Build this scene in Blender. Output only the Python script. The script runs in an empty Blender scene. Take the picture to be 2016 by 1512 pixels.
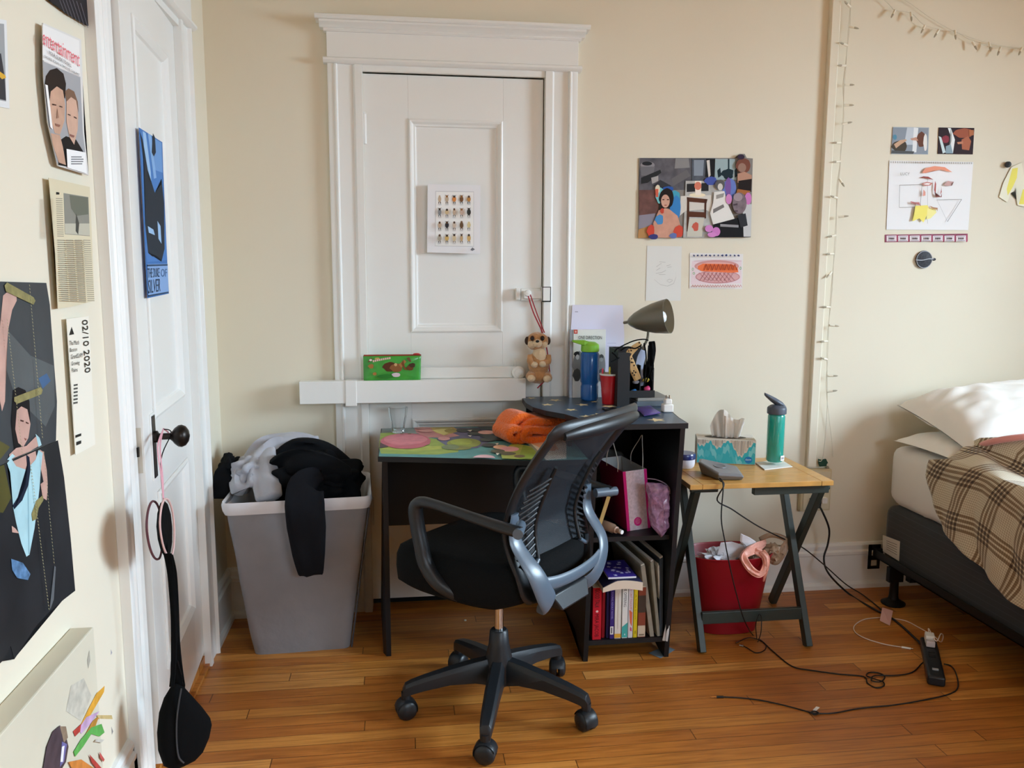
import bpy, bmesh, math, random
from mathutils import Vector, Matrix, noise
random.seed(7)
sc = bpy.context.scene
col = sc.collection
V = Vector
# ---------------------------------------------------------------- camera
CAM = V((0.6842, -3.3243, 1.40)); FPX = 1632.0
_y, _p, _r = math.radians(7.579), math.radians(7.864), math.radians(-0.234)
CF = V((math.sin(_y)*math.cos(_p), math.cos(_y)*math.cos(_p), -math.sin(_p)))
_r0 = V((math.cos(_y), -math.sin(_y), 0)); _d0 = CF.cross(_r0)
CR = _r0*math.cos(_r) + _d0*math.sin(_r)
CD = -_r0*math.sin(_r) + _d0*math.cos(_r)
cam = bpy.data.objects.new('camera', bpy.data.cameras.new('camera')); col.objects.link(cam)
cam.data.sensor_width = 36; cam.data.lens = 36*FPX/2016; cam.data.clip_start = .05
cam.matrix_world = Matrix(((CR.x, -CD.x, -CF.x, CAM.x), (CR.y, -CD.y, -CF.y, CAM.y), (CR.z, -CD.z, -CF.z, CAM.z), (0, 0, 0, 1)))
sc.camera = cam
# ---------------------------------------------------------------- world, daylight, exposure
sc.view_settings.view_transform = 'Standard'; sc.view_settings.look = 'None'
sc.view_settings.gamma = 1; sc.view_settings.exposure = 0.28
w = bpy.data.worlds.new('daylight_sky'); sc.world = w; w.use_nodes = True
_nt = w.node_tree; _tc = _nt.nodes.new('ShaderNodeTexCoord'); _sx = _nt.nodes.new('ShaderNodeSeparateXYZ'); _rp = _nt.nodes.new('ShaderNodeValToRGB')
_nt.links.new(_tc.outputs['Generated'], _sx.inputs[0]); _mr = _nt.nodes.new('ShaderNodeMapRange'); _mr.inputs[1].default_value = -1; _nt.links.new(_sx.outputs[2], _mr.inputs[0]); _nt.links.new(_mr.outputs[0], _rp.inputs[0])
_rp.color_ramp.elements[0].position = .49; _rp.color_ramp.elements[0].color = (.10, .09, .07, 1); _rp.color_ramp.elements[1].position = .52; _rp.color_ramp.elements[1].color = (.70, .85, 1, 1)
_nt.links.new(_rp.outputs[0], _nt.nodes['Background'].inputs[0]); _nt.nodes['Background'].inputs[1].default_value = 2.0
def window_light(name, loc, target, sx, sy, power, color):
    l = bpy.data.lights.new(name, 'AREA'); l.shape = 'RECTANGLE'; l.size = sx; l.size_y = sy
    l.energy = power; l.color = color
    o = bpy.data.objects.new(name, l); col.objects.link(o); o.location = loc
    o.rotation_euler = (V(target)-V(loc)).to_track_quat('-Z', 'Y').to_euler()
    return o
window_light('sky_light_side_window', (5.85, -1.95, 2.35), (2.2, -1.5, .8), 1.9, 1.5, 420, (.66, .845, 1))
window_light('sky_light_rear_window', (3.3, -6.05, 2.65), (1.2, -1.8, .75), 2.0, 1.5, 140, (.66, .845, 1))
_s = bpy.data.lights.new('warm_bounce_sun', 'SUN'); _s.energy = 26; _s.angle = math.radians(1.5); _s.color = (1, .90, .74)
_so = bpy.data.objects.new('warm_bounce_sun', _s); col.objects.link(_so); _so.location = (1, -9, 7); _so.rotation_euler = V((.36, .60, -.72)).to_track_quat('-Z', 'Y').to_euler()   # added for warm floor bounce onto the upper walls; lands out of view
sc.cycles.use_denoising = True
sc.cycles.max_bounces = 10; sc.cycles.diffuse_bounces = 6; sc.cycles.transparent_max_bounces = 24
sc.cycles.sample_clamp_indirect = 6; sc.cycles.caustics_reflective = False; sc.cycles.caustics_refractive = False
# ---------------------------------------------------------------- pixel -> point on a real plane of the room
def ray(x, y): return CF + CR*(x-1008)/FPX + CD*(y-756)/FPX
def at(x, y, ax, v):
    q = ray(x, y); return CAM + q*((v-CAM[ax])/q[ax])
def BW(x, y, Y=0.0): return at(x, y, 1, Y)       # back wall and planes parallel to it
def FL(x, y, z=0.0): return at(x, y, 2, z)       # floor and levels
def LW(x, y, X=0.0): return at(x, y, 0, X)       # left wall
def PN(x, y, P, N):
    q = ray(x, y); return CAM + q*((P-CAM).dot(N)/q.dot(N))
# ---------------------------------------------------------------- materials
def lin(c):
    if isinstance(c, str): c = [int(c[i:i+2], 16)/255 for i in (0, 2, 4)]
    return tuple(((x/12.92) if x <= .04045 else ((x+.055)/1.055)**2.4) for x in c) + (1,)
MATS = {}
def M(name, c, rough=.6, metal=0, trans=0, alpha=1, spec=.5, bump=0, bscale=60, var=0, vscale=8, coat=0, sheen=0, emit=0, ior=1.45, stretch=None):
    if name in MATS: return MATS[name]
    m = bpy.data.materials.new(name); m.use_nodes = True; nt = m.node_tree; b = nt.nodes['Principled BSDF']
    b.inputs['Base Color'].default_value = lin(c); b.inputs['Roughness'].default_value = rough
    b.inputs['Metallic'].default_value = metal; b.inputs['Transmission Weight'].default_value = trans
    b.inputs['Alpha'].default_value = alpha; b.inputs['Specular IOR Level'].default_value = spec
    b.inputs['Coat Weight'].default_value = coat; b.inputs['Sheen Weight'].default_value = sheen; b.inputs['IOR'].default_value = ior
    if emit:
        b.inputs['Emission Color'].default_value = lin(c); b.inputs['Emission Strength'].default_value = emit
    if bump or var:
        tc = nt.nodes.new('ShaderNodeTexCoord'); mp = nt.nodes.new('ShaderNodeMapping')
        nt.links.new(tc.outputs['Object'], mp.inputs[0])
        if stretch: mp.inputs['Scale'].default_value = stretch
    if bump:
        n = nt.nodes.new('ShaderNodeTexNoise'); n.inputs['Scale'].default_value = bscale; n.inputs['Detail'].default_value = 4
        nt.links.new(mp.outputs[0], n.inputs['Vector'])
        bp = nt.nodes.new('ShaderNodeBump'); bp.inputs['Strength'].default_value = bump; bp.inputs['Distance'].default_value = .01
        nt.links.new(n.outputs[0], bp.inputs['Height']); nt.links.new(bp.outputs[0], b.inputs['Normal'])
    if var:
        n = nt.nodes.new('ShaderNodeTexNoise'); n.inputs['Scale'].default_value = vscale; n.inputs['Detail'].default_value = 5
        nt.links.new(mp.outputs[0], n.inputs['Vector'])
        r = nt.nodes.new('ShaderNodeValToRGB'); L = lin(c)
        r.color_ramp.elements[0].position = .3; r.color_ramp.elements[1].position = .7
        r.color_ramp.elements[0].color = tuple(max(0, x*(1-var)) for x in L[:3])+(1,)
        r.color_ramp.elements[1].color = tuple(min(1, x*(1+var)) for x in L[:3])+(1,)
        nt.links.new(n.outputs[0], r.inputs[0]); nt.links.new(r.outputs[0], b.inputs['Base Color'])
    MATS[name] = m
    return m
def I(c):   # printed ink of one colour
    return M('ink_'+c, c, .7, spec=.2)
def I2(c, v=.35, s=60):   # mottled print
    return M('print_'+c+str(s), c, .5, spec=.3, var=v, vscale=s)
# ---------------------------------------------------------------- mesh builder
class B:
    def __init__(s): s.bm = bmesh.new(); s.mats = []
    def mi(s, m):
        if m is None: return 0
        if m not in s.mats: s.mats.append(m)
        return s.mats.index(m)
    def face(s, pts, m=None):
        vs = [s.bm.verts.new(p) for p in pts]; f = s.bm.faces.new(vs); f.material_index = s.mi(m); return f
    def poly(s, pts, m=None):
        f = s.face(pts, m)
        if len(pts) > 4: bmesh.ops.triangulate(s.bm, faces=[f])
    def hexa(s, p, m=None):      # p: 4 bottom + 4 top points
        vs = [s.bm.verts.new(q) for q in p]; i = s.mi(m)
        for a in ((3, 2, 1, 0), (4, 5, 6, 7), (0, 1, 5, 4), (1, 2, 6, 5), (2, 3, 7, 6), (3, 0, 4, 7)):
            s.bm.faces.new([vs[k] for k in a]).material_index = i
        return s
    def box(s, lo, hi, m=None):
        a, b = lo, hi
        return s.hexa([(a[0], a[1], a[2]), (b[0], a[1], a[2]), (b[0], b[1], a[2]), (a[0], b[1], a[2]),
                       (a[0], a[1], b[2]), (b[0], a[1], b[2]), (b[0], b[1], b[2]), (a[0], b[1], b[2])], m)
    def obox(s, c, sz, mat, m=None):   # oriented box: matrix 3x3 with axis columns
        c = V(c); X, Y, Z = [V(mat[i])*sz[i]/2 for i in range(3)]
        return s.hexa([c-X-Y-Z, c+X-Y-Z, c+X+Y-Z, c-X+Y-Z, c-X-Y+Z, c+X-Y+Z, c+X+Y+Z, c-X+Y+Z], m)
    def prism(s, pts, vec, m=None):   # extrude polygon pts along vec
        vec = V(vec); i = s.mi(m); n = len(pts)
        a = [s.bm.verts.new(p) for p in pts]; b = [s.bm.verts.new(V(p)+vec) for p in pts]
        f1 = s.bm.faces.new(a[::-1]); f2 = s.bm.faces.new(b); fs = [f1, f2]
        for k in range(n):
            f = s.bm.faces.new((a[k], a[(k+1) % n], b[(k+1) % n], b[k])); f.material_index = i
        for f in fs: f.material_index = i
        if n > 4: bmesh.ops.triangulate(s.bm, faces=fs)
        return s
    def rings(s, rings, m=None, cap=True, close=False):
        i = s.mi(m); R = [[s.bm.verts.new(p) for p in r] for r in rings]; n = len(R[0])
        pairs = list(zip(R[:-1], R[1:])) + ([(R[-1], R[0])] if close else [])
        for a, b in pairs:
            for k in range(n):
                f = s.bm.faces.new((a[k], a[(k+1) % n], b[(k+1) % n], b[k])); f.material_index = i
        if cap and not close:
            s.bm.faces.new(R[0][::-1]).material_index = i; s.bm.faces.new(R[-1]).material_index = i
        return s
    def tube(s, pts, r, m=None, seg=8, sm=6, flat=1.0, up=None, cap=True, close=False):
        pts = [V(p) for p in pts]
        if not isinstance(r, (list, tuple)): r = [r]*len(pts)
        if sm > 1 and len(pts) > 2:
            q = []; rr = []; n = len(pts); rng = range(n) if close else range(n-1)
            for k in rng:
                p0 = pts[(k-1) % n] if (k or close) else pts[0]; p1 = pts[k]; p2 = pts[(k+1) % n]
                p3 = pts[(k+2) % n] if (close or k+2 < n) else p2
                for j in range(sm):
                    t = j/sm
                    q.append(.5*((2*p1)+(p2-p0)*t+(2*p0-5*p1+4*p2-p3)*t*t+(3*p1-p0-3*p2+p3)*t**3)); rr.append(r[k]*(1-t)+r[(k+1) % n]*t)
            if not close: q.append(pts[-1]); rr.append(r[-1])
            pts, r = q, rr
        n = len(pts); rings = []; prev = None
        for k in range(n):
            if close: t = pts[(k+1) % n]-pts[(k-1) % n]
            else: t = pts[min(k+1, n-1)]-pts[max(k-1, 0)]
            if t.length < 1e-9: t = V((0, 0, 1))
            t.normalize()
            if up is not None: a = V(up)-t*t.dot(V(up))
            elif prev is None: a = t.orthogonal()
            else: a = prev-t*prev.dot(t)
            if a.length < 1e-6: a = t.orthogonal()
            a.normalize(); prev = a; b = t.cross(a)
            rings.append([pts[k]+(a*math.cos(2*math.pi*j/seg)*r[k]*flat+b*math.sin(2*math.pi*j/seg)*r[k]) for j in range(seg)])
        return s.rings(rings, m, cap, close)
    def cyl(s, p0, p1, r0, r1=None, m=None, seg=20, cap=True):
        return s.tube([p0, p1], [r0, r0 if r1 is None else r1], m, seg, 1, cap=cap)
    def lathe(s, prof, c, m=None, seg=28, ax=None, cap=False):   # prof [(r,z)]
        c = V(c); A = V((0, 0, 1)) if ax is None else V(ax).normalized()
        X = A.orthogonal().normalized() if ax is not None else V((1, 0, 0)); Y = A.cross(X)
        return s.rings([[c+A*z+(X*math.cos(2*math.pi*j/seg)+Y*math.sin(2*math.pi*j/seg))*max(r, 1e-4) for j in range(seg)] for r, z in prof], m, cap)
    def grid(s, f, nu, nv, m=None, uv=False):
        i = s.mi(m); P = [[s.bm.verts.new(f(a/nu, b/nv)) for b in range(nv+1)] for a in range(nu+1)]
        L = s.bm.loops.layers.uv.verify() if uv else None
        for a in range(nu):
            for b in range(nv):
                F = s.bm.faces.new((P[a][b], P[a+1][b], P[a+1][b+1], P[a][b+1])); F.material_index = i
                if uv:
                    for lp, (x, y) in zip(F.loops, ((a, b), (a+1, b), (a+1, b+1), (a, b+1))): lp[L].uv = (x/nu, y/nv)
        return s
    def blob(s, c, r, m=None, amp=0, freq=6, sub=3, seed=0):
        g = bmesh.ops.create_icosphere(s.bm, subdivisions=sub, radius=1); i = s.mi(m)
        for v in g['verts']:
            n = v.co.normalized(); k = 1+amp*noise.noise(n*freq/3+V((seed, seed*2.3, 0)))*2
            v.co = V((c[0]+n.x*r[0]*k, c[1]+n.y*r[1]*k, c[2]+n.z*r[2]*k))
            for f in v.link_faces: f.material_index = i
        return s
    def text(s, txt, p0, p1, p2, m, off=(0, 0, 0)):   # baseline p0->p1, cap height p0->p2
        cu = bpy.data.curves.new('t', 'FONT'); cu.body = txt; cu.resolution_u = 2
        o = bpy.data.objects.new('t', cu); me = o.to_mesh(); i = s.mi(m)
        xs = [v.co.x for v in me.vertices]
        if xs:
            x0, x1 = min(xs), max(xs); H = .70
            p0, p1, p2, off = V(p0), V(p1), V(p2), V(off)
            vs = [s.bm.verts.new(p0+off+(p1-p0)*((v.co.x-x0)/(x1-x0))+(p2-p0)*(v.co.y/H)) for v in me.vertices]
            for p in me.polygons:
                try: s.bm.faces.new([vs[k] for k in p.vertices]).material_index = i
                except ValueError: pass
        o.to_mesh_clear(); bpy.data.objects.remove(o); bpy.data.curves.remove(cu)
        return s
    def build(s, name, m=None, parent=None, smooth=40, bevel=0, solid=0, sub=0, kind=None, label=None, recalc=True, bseg=2):
        if recalc: bmesh.ops.recalc_face_normals(s.bm, faces=s.bm.faces)
        me = bpy.data.meshes.new(name); s.bm.to_mesh(me); s.bm.free()
        for x in s.mats: me.materials.append(x)
        if not s.mats and m: me.materials.append(m)
        o = bpy.data.objects.new(name, me); col.objects.link(o)
        if parent is not None: o.parent = parent
        if smooth:
            for p in me.polygons: p.use_smooth = True
            me.set_sharp_from_angle(angle=math.radians(smooth))
        if solid:
            q = o.modifiers.new('thickness', 'SOLIDIFY'); q.thickness = solid; q.offset = 0
        if bevel:
            q = o.modifiers.new('bevel', 'BEVEL'); q.width = bevel; q.segments = bseg; q.limit_method = 'ANGLE'; q.angle_limit = math.radians(35)
        if sub:
            q = o.modifiers.new('smooth', 'SUBSURF'); q.levels = sub; q.render_levels = sub
        if kind: o['kind'] = kind
        if label: o['label'] = label
        return o
def tag(o, label, cat, group=None, kind=None):
    o['label'] = label; o['category'] = cat
    if group: o['group'] = group
    if kind: o['kind'] = kind
    return o
def thing(name, label, cat, loc=(0, 0, 0), rotz=0, group=None):
    o = bpy.data.objects.new(name, None); o.empty_display_size = .05; col.objects.link(o)
    o.location = loc; o.rotation_euler = (0, 0, rotz); return tag(o, label, cat, group)
def bx(name, lo, hi, m, parent=None, bevel=0, **k): return B().box(lo, hi).build(name, m, parent, bevel=bevel, **k)
# flat paper on a plane.  fn(x, y, off) -> point at px, `off` metres in front of the surface
def fnB(x, y, o): return BW(x, y, -o)
def fnL(x, y, o): return LW(x, y, -.026+o)
def paper(name, label, cat, fn, outline, mat, layers=(), texts=(), th=.0008, gap=.001, group=None, base=0, label_only=False):
    b = B(); o0 = base+gap
    pts = [fn(x, y, o0) for x, y in outline]; p2 = [fn(x, y, o0+th) for x, y in outline]
    n = (p2[0]-pts[0]); 
    c = sum(pts, V())/len(pts); b.mi(mat)
    # outward direction = component towards the room normal
    nrm = (pts[1]-pts[0]).cross(pts[-1]-pts[0]).normalized()
    if nrm.dot(CAM-c) < 0: nrm = -nrm
    b.prism(pts, nrm*th, mat)
    k = 1
    for m, poly in layers:
        b.poly([fn(x, y, o0+th+.00015*k) for x, y in poly], m); k += 1
    k += 2
    for t in texts:
        s, a, bb, c2, m = t
        b.text(s, *[fn(x, y, o0+th+.00015*k) for x, y in (a, bb, c2)], m)
    ob = b.build(name, None, smooth=0, recalc=False)
    return tag(ob, label, cat, group)
# ================================================================ room
RX, RY, RZ = 4.45, -4.75, 2.78
WX = -.026
def wall_mat():
    m = M('wall_paint', 'e2dac7', .75, spec=.25, bump=.03, bscale=30, var=.012, vscale=2.5); return m
wallm = wall_mat()
trim = M('white_gloss_paint', 'e9e9e6', .33, bump=.05, bscale=25, coat=.1)
ceilm = M('ceiling_paint', 'd6b98a', .8)
dark = M('dark_gap', '0c0b0a', .9)  # near-black backing colour stands in for shade in the door gaps
def S(o): o['kind'] = 'structure'; return o
def floor_material():
    m = bpy.data.materials.new('oak_strip_floor'); m.use_nodes = True; nt = m.node_tree; N = nt.nodes.new; L = nt.links.new
    b = nt.nodes['Principled BSDF']; tc = N('ShaderNodeTexCoord'); sx = N('ShaderNodeSeparateXYZ'); L(tc.outputs['Object'], sx.inputs[0])
    def math_(op, a, b_=None, c=None):
        n = N('ShaderNodeMath'); n.operation = op
        for k, v in enumerate((a, b_, c)):
            if v is None: continue
            if isinstance(v, (int, float)): n.inputs[k].default_value = v
            else: L(v, n.inputs[k])
        return n.outputs[0]
    row = math_('DIVIDE', sx.outputs[1], .0575); ri = math_('FLOOR', row); rf = math_('FRACT', row)
    wn = N('ShaderNodeTexWhiteNoise'); wn.noise_dimensions = '1D'; L(ri, wn.inputs['W'])
    xs = math_('ADD', math_('DIVIDE', sx.outputs[0], 1.25), math_('MULTIPLY', wn.outputs['Value'], 7.0))
    xi = math_('FLOOR', xs); xf = math_('FRACT', xs)
    w2 = N('ShaderNodeTexWhiteNoise'); w2.noise_dimensions = '2D'; cb = N('ShaderNodeCombineXYZ'); L(xi, cb.inputs[0]); L(ri, cb.inputs[1]); L(cb.outputs[0], w2.inputs['Vector'])
    ramp = N('ShaderNodeValToRGB'); e = ramp.color_ramp.elements
    e[0].position = 0; e[0].color = lin('b06a2c'); e[1].position = 1; e[1].color = lin('d99a50')
    for p, c in ((.3, 'bb7531'), (.55, 'c4823a'), (.8, 'ce8b42')):
        k = e.new(p); k.color = lin(c)
    L(w2.outputs['Value'], ramp.inputs[0])
    mp = N('ShaderNodeMapping'); mp.inputs['Scale'].default_value = (2.2, 38, 1); L(tc.outputs['Object'], mp.inputs[0])
    n1 = N('ShaderNodeTexNoise'); n1.inputs['Scale'].default_value = 2.2; n1.inputs['Detail'].default_value = 7; n1.inputs['Distortion'].default_value = .7
    ofs = N('ShaderNodeVectorMath'); ofs.operation = 'ADD'; L(mp.outputs[0], ofs.inputs[0]); L(w2.outputs['Color'], ofs.inputs[1]); L(ofs.outputs[0], n1.inputs['Vector'])
    g = N('ShaderNodeValToRGB'); g.color_ramp.elements[0].position = .36; g.color_ramp.elements[0].color = (.66, .58, .50, 1); g.color_ramp.elements[1].position = .6; g.color_ramp.elements[1].color = (1.06, 1.06, 1.06, 1)
    L(n1.outputs[0], g.inputs[0])
    mx = N('ShaderNodeMix'); mx.data_type = 'RGBA'; mx.blend_type = 'MULTIPLY'; mx.inputs[0].default_value = .75
    L(ramp.outputs[0], mx.inputs[6]); L(g.outputs[0], mx.inputs[7])
    # worn, darker blotches
    n2 = N('ShaderNodeTexNoise'); n2.inputs['Scale'].default_value = 3; n2.inputs['Detail'].default_value = 5; L(tc.outputs['Object'], n2.inputs['Vector'])
    g2 = N('ShaderNodeValToRGB'); g2.color_ramp.elements[0].position = .35; g2.color_ramp.elements[0].color = (.82, .78, .76, 1); g2.color_ramp.elements[1].position = .65; g2.color_ramp.elements[1].color = (1, 1, 1, 1)
    L(n2.outputs[0], g2.inputs[0])
    m2 = N('ShaderNodeMix'); m2.data_type = 'RGBA'; m2.blend_type = 'MULTIPLY'; m2.inputs[0].default_value = .8; L(mx.outputs[2], m2.inputs[6]); L(g2.outputs[0], m2.inputs[7])
    seam = math_('MAXIMUM', math_('LESS_THAN', rf, .035), math_('LESS_THAN', xf, .0025))
    m3 = N('ShaderNodeMix'); m3.data_type = 'RGBA'; L(math_('MULTIPLY', seam, .75), m3.inputs[0]); L(m2.outputs[2], m3.inputs[6]); m3.inputs[7].default_value = lin('3c2210')
    L(m3.outputs[2], b.inputs['Base Color'])
    rr = N('ShaderNodeMapRange'); L(n1.outputs[0], rr.inputs[0]); rr.inputs[3].default_value = .30; rr.inputs[4].default_value = .48; L(rr.outputs[0], b.inputs['Roughness'])
    bp = N('ShaderNodeBump'); bp.inputs['Strength'].default_value = .25; bp.inputs['Distance'].default_value = .002
    L(math_('SUBTRACT', math_('MULTIPLY', n1.outputs[0], .4), seam), bp.inputs['Height']); L(bp.outputs[0], b.inputs['Normal'])
    b.inputs['Specular IOR Level'].default_value = .45
    return m
floorm = floor_material(); MATS['floor'] = floorm
S(B().box((-.3, RY-.12, -.1), (RX+.12, .12, 0), floorm).build('floor', None, smooth=0))
S(B().box((-.3, RY-.12, RZ), (RX+.12, .12, RZ+.1), ceilm).build('ceiling', None, smooth=0))
DX0, DX1, DZ = .549, 1.250, 2.150
b = B(); b.box((WX-.12, 0, 0), (DX0, .12, RZ), wallm).box((DX1, 0, 0), (RX+.12, .12, RZ), wallm).box((DX0, 0, DZ), (DX1, .12, RZ), wallm).box((DX0, .07, 0), (DX1, .12, DZ), dark)
S(b.build('wall_back', None, smooth=0))
LY0, LY1, LZ = -.432, -1.113, 2.18     # opening in the left wall
b = B(); b.box((WX-.12, LY0, 0), (WX, 0, RZ), wallm).box((WX-.12, RY, 0), (WX, LY1, RZ), wallm).box((WX-.12, LY1, LZ), (WX, LY0, RZ), wallm).box((WX-.14, LY1-.05, 0), (WX-.12, LY0+.05, LZ+.05), dark)  # dark sheet added behind the opening to stop sky light leaking in
S(b.build('wall_left', None, smooth=0))
# right wall with a window beside the bed, rear wall with a window behind the camera
b = B(); y0, y1, z0, z1 = -2.65, -1.05, .95, 2.3
b.box((RX, RY, 0), (RX+.12, y0, RZ), wallm).box((RX, y1, 0), (RX+.12, 0, RZ), wallm).box((RX, y0, 0), (RX+.12, y1, z0), wallm).box((RX, y0, 2.42), (RX+.12, y1, RZ), wallm)
S(b.build('wall_right', None, smooth=0))
b = B(); x0, x1 = 1.7, 3.5
b.box((WX-.12, RY-.12, 0), (x0, RY, RZ), wallm).box((x1, RY-.12, 0), (RX+.12, RY, RZ), wallm).box((x0, RY-.12, 0), (x1, RY, z0), wallm).box((x0, RY-.12, z1), (x1, RY, RZ), wallm)
S(b.build('wall_rear', None, smooth=0))
def window(name, P, U, w_, zz0, zz1, n):   # frame with sashes around an opening
    root = bpy.data.objects.new(name, None); col.objects.link(root); root['kind'] = 'structure'
    P, U, n = V(P), V(U), V(n); Z = V((0, 0, 1)); mat = (U, n, Z)
    b = B(); h = zz1-zz0
    def bar(u0, u1, a0, a1, d0, d1, m=trim): b.obox(P+U*(u0+u1)/2+Z*(a0+a1)/2+n*(d0+d1)/2, (u1-u0, d1-d0, a1-a0), mat, m)
    bar(-.12, 0, zz0-.05, zz1+.14, 0, .03); bar(w_, w_+.12, zz0-.05, zz1+.14, 0, .03); bar(0, w_, zz1, zz1+.14, 0, .03); bar(-.15, w_+.15, zz0-.06, zz0-.02, 0, .08)
    bar(0, .045, zz0, zz1, -.09, -.04); bar(w_-.045, w_, zz0, zz1, -.09, -.04); bar(0, w_, zz0, zz0+.05, -.09, -.04); bar(0, w_, zz1-.05, zz1, -.09, -.04)
    bar(0, w_, zz0+h/2-.02, zz0+h/2+.02, -.09, -.04); bar(w_/2-.02, w_/2+.02, zz0, zz1, -.09, -.04)
    b.build('window_frame', None, root, smooth=0)
window('window_1', (RX, -2.65, 0), (0, 1, 0), 1.6, z0, 2.42, (-1, 0, 0))
window('window_2', (x0, RY, 0), (1, 0, 0), 1.8, z0, z1, (0, 1, 0))
# ---- baseboards (profile extruded along the wall)
def baseboard(name, P, U, n, length):
    P, U, n = V(P), V(U).normalized(), V(n); Z = V((0, 0, 1))
    prof = [(0, 0), (.026, 0), (.026, .018), (.020, .028), (.014, .030), (.014, .150), (.020, .156), (.021, .168), (.013, .176), (.016, .186), (.016, .196), (.009, .206), (0, .208)]
    S(B().prism([P+n*d+Z*z for d, z in prof], U*length, trim).build(name, None, smooth=30))
baseboard('baseboard_back', (1.377, 0, 0), (1, 0, 0), (0, -1, 0), RX-1.377)
baseboard('baseboard_back_corner', (WX, 0, 0), (1, 0, 0), (0, -1, 0), .42-WX)
baseboard('baseboard_left', (WX, -.297, 0), (0, 1, 0), (1, 0, 0), .297)
baseboard('baseboard_left_near', (WX, RY, 0), (0, 1, 0), (1, 0, 0), -RY-1.24)
baseboard('baseboard_right', (RX, RY, 0), (0, 1, 0), (-1, 0, 0), -RY)
# ---- door casings: head with frieze and crown, moulded side boards
def casing(name, P, U, n, u0, u1, ui0, ui1, zt, chalk=None):
    P, U, n = V(P), V(U), V(n); Z = V((0, 0, 1)); b = B()
    def pt(u, d, z): return P+U*u+n*d+Z*z
    def side(a, c, flip):
        w_ = c-a
        pr = [(0, 0), (0, .026), (.006, .028), (.022, .028), (.027, .033), (.033, .033), (.037, .020), (w_-.035, .018), (w_-.028, .026), (w_, .026), (w_, 0)]
        if flip: pr = [(w_-q, d) for q, d in pr][::-1]
        b.prism([pt(a+q, d, 0) for q, d in pr], Z*(zt+.012), trim)
    side(u0, ui0, False); side(ui1, u1, True)
    b.hexa([pt(u0, 0, zt+.03), pt(u1, 0, zt+.03), pt(u1, .028, zt+.03), pt(u0, .028, zt+.03), pt(u0, 0, zt+.13), pt(u1, 0, zt+.13), pt(u1, .028, zt+.13), pt(u0, .028, zt+.13)], trim)
    pr = [(0, .012), (.028, .012), (.036, .016), (.042, .022), (.042, .030), (.034, .034), (0, .036)]
    b.prism([pt(u0-.014, d, zt+z) for d, z in pr], U*(u1-u0+.028), trim)
    for k, pr in enumerate(([(0, .125), (.034, .125), (.040, .132), (.038, .138), (0, .138)], [(0, .136), (.040, .136), (.046, .145), (.060, .153), (.064, .160), (0, .160)], [(0, .160), (.066, .160), (.070, .163), (.074, .168), (.074, .176), (0, .176)])):
        e = (.010, .024, .038)[k]
        b.prism([pt(u0-e, d, zt+z) for d, z in pr], U*(u1-u0+2*e), trim)
    b.box(pt(ui0, 0, zt-.010), pt(ui1, .018, zt+.014), trim) if abs(U.x) > .5 else b.box(pt(ui0, 0, zt-.010), pt(ui1, .018, zt+.014), trim)
    return S(b.build(name, None, smooth=30, bevel=.0015))
casing('trim_1', (0, 0, 0), (1, 0, 0), (0, -1, 0), .420, 1.377, DX0, DX1, DZ)
casing('trim_2', (WX, 0, 0), (0, -1, 0), (1, 0, 0), .297, 1.227, .432, 1.113, LZ-.005)
S(B().box((WX-.12, LY1, 0), (WX+.002, LY0, .042), floorm).box((WX-.12, LY1, .0), (WX+.018, LY0, .012), floorm).build('trim_4', None, smooth=0))
# ---- panelled door leaves
def leaf(P, W, H0, H1, panels, root, name='door_leaf', T=.035):
    """P local origin, x along width, -y into the room"""
    b = B(); xs0, xs1 = panels[0][0], panels[0][1]; y0_, y1_ = 0, T
    b.box((0, y0_, H0), (xs0, y1_, H1), trim).box((xs1, y0_, H0), (W, y1_, H1), trim)
    zz = [H0]+[v for p in sorted(panels, key=lambda q: q[2]) for v in (p[2], p[3])]+[H1]
    for k in range(0, len(zz), 2): b.box((xs0, y0_, zz[k]), (xs1, y1_, zz[k+1]), trim)
    lf = b.build(name, None, root, smooth=0, bevel=.0012)
    for (a, c, z0_, z1_) in panels:
        b = B(); R = []
        for ins, d in ((0, .002), (.000, -.004), (.006, -.007), (.012, -.005), (.020, .003), (.026, .004), (.030, .011), (.034, .012)):
            R.append([V((a+ins, d, z0_+ins)), V((c-ins, d, z0_+ins)), V((c-ins, d, z1_-ins)), V((a+ins, d, z1_-ins))])
        b.rings(R, trim, cap=False); b.face(R[-1], trim)
        b.build('door_panel', None, root, smooth=25)
    return lf
d2 = bpy.data.objects.new('door_2', None); col.objects.link(d2); d2['kind'] = 'structure'; d2.location = (DX0, .004, 0)
leaf(0, .697, .045, DZ-.014, [(.170, .538, 1.150, 1.975), (.170, .538, .25, .80)], d2)
for zc in (1.93, .42):
    b = B(); b.cyl((.004, -.008, zc-.055), (.004, -.008, zc+.055), .008, m=trim, seg=12).cyl((.004, -.008, zc+.055), (.004, -.008, zc+.063), .010, .004, m=trim, seg=12).box((-.004, -.003, zc-.05), (.004, .001, zc+.05), dark)
    b.build('hinge', None, d2)
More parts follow.
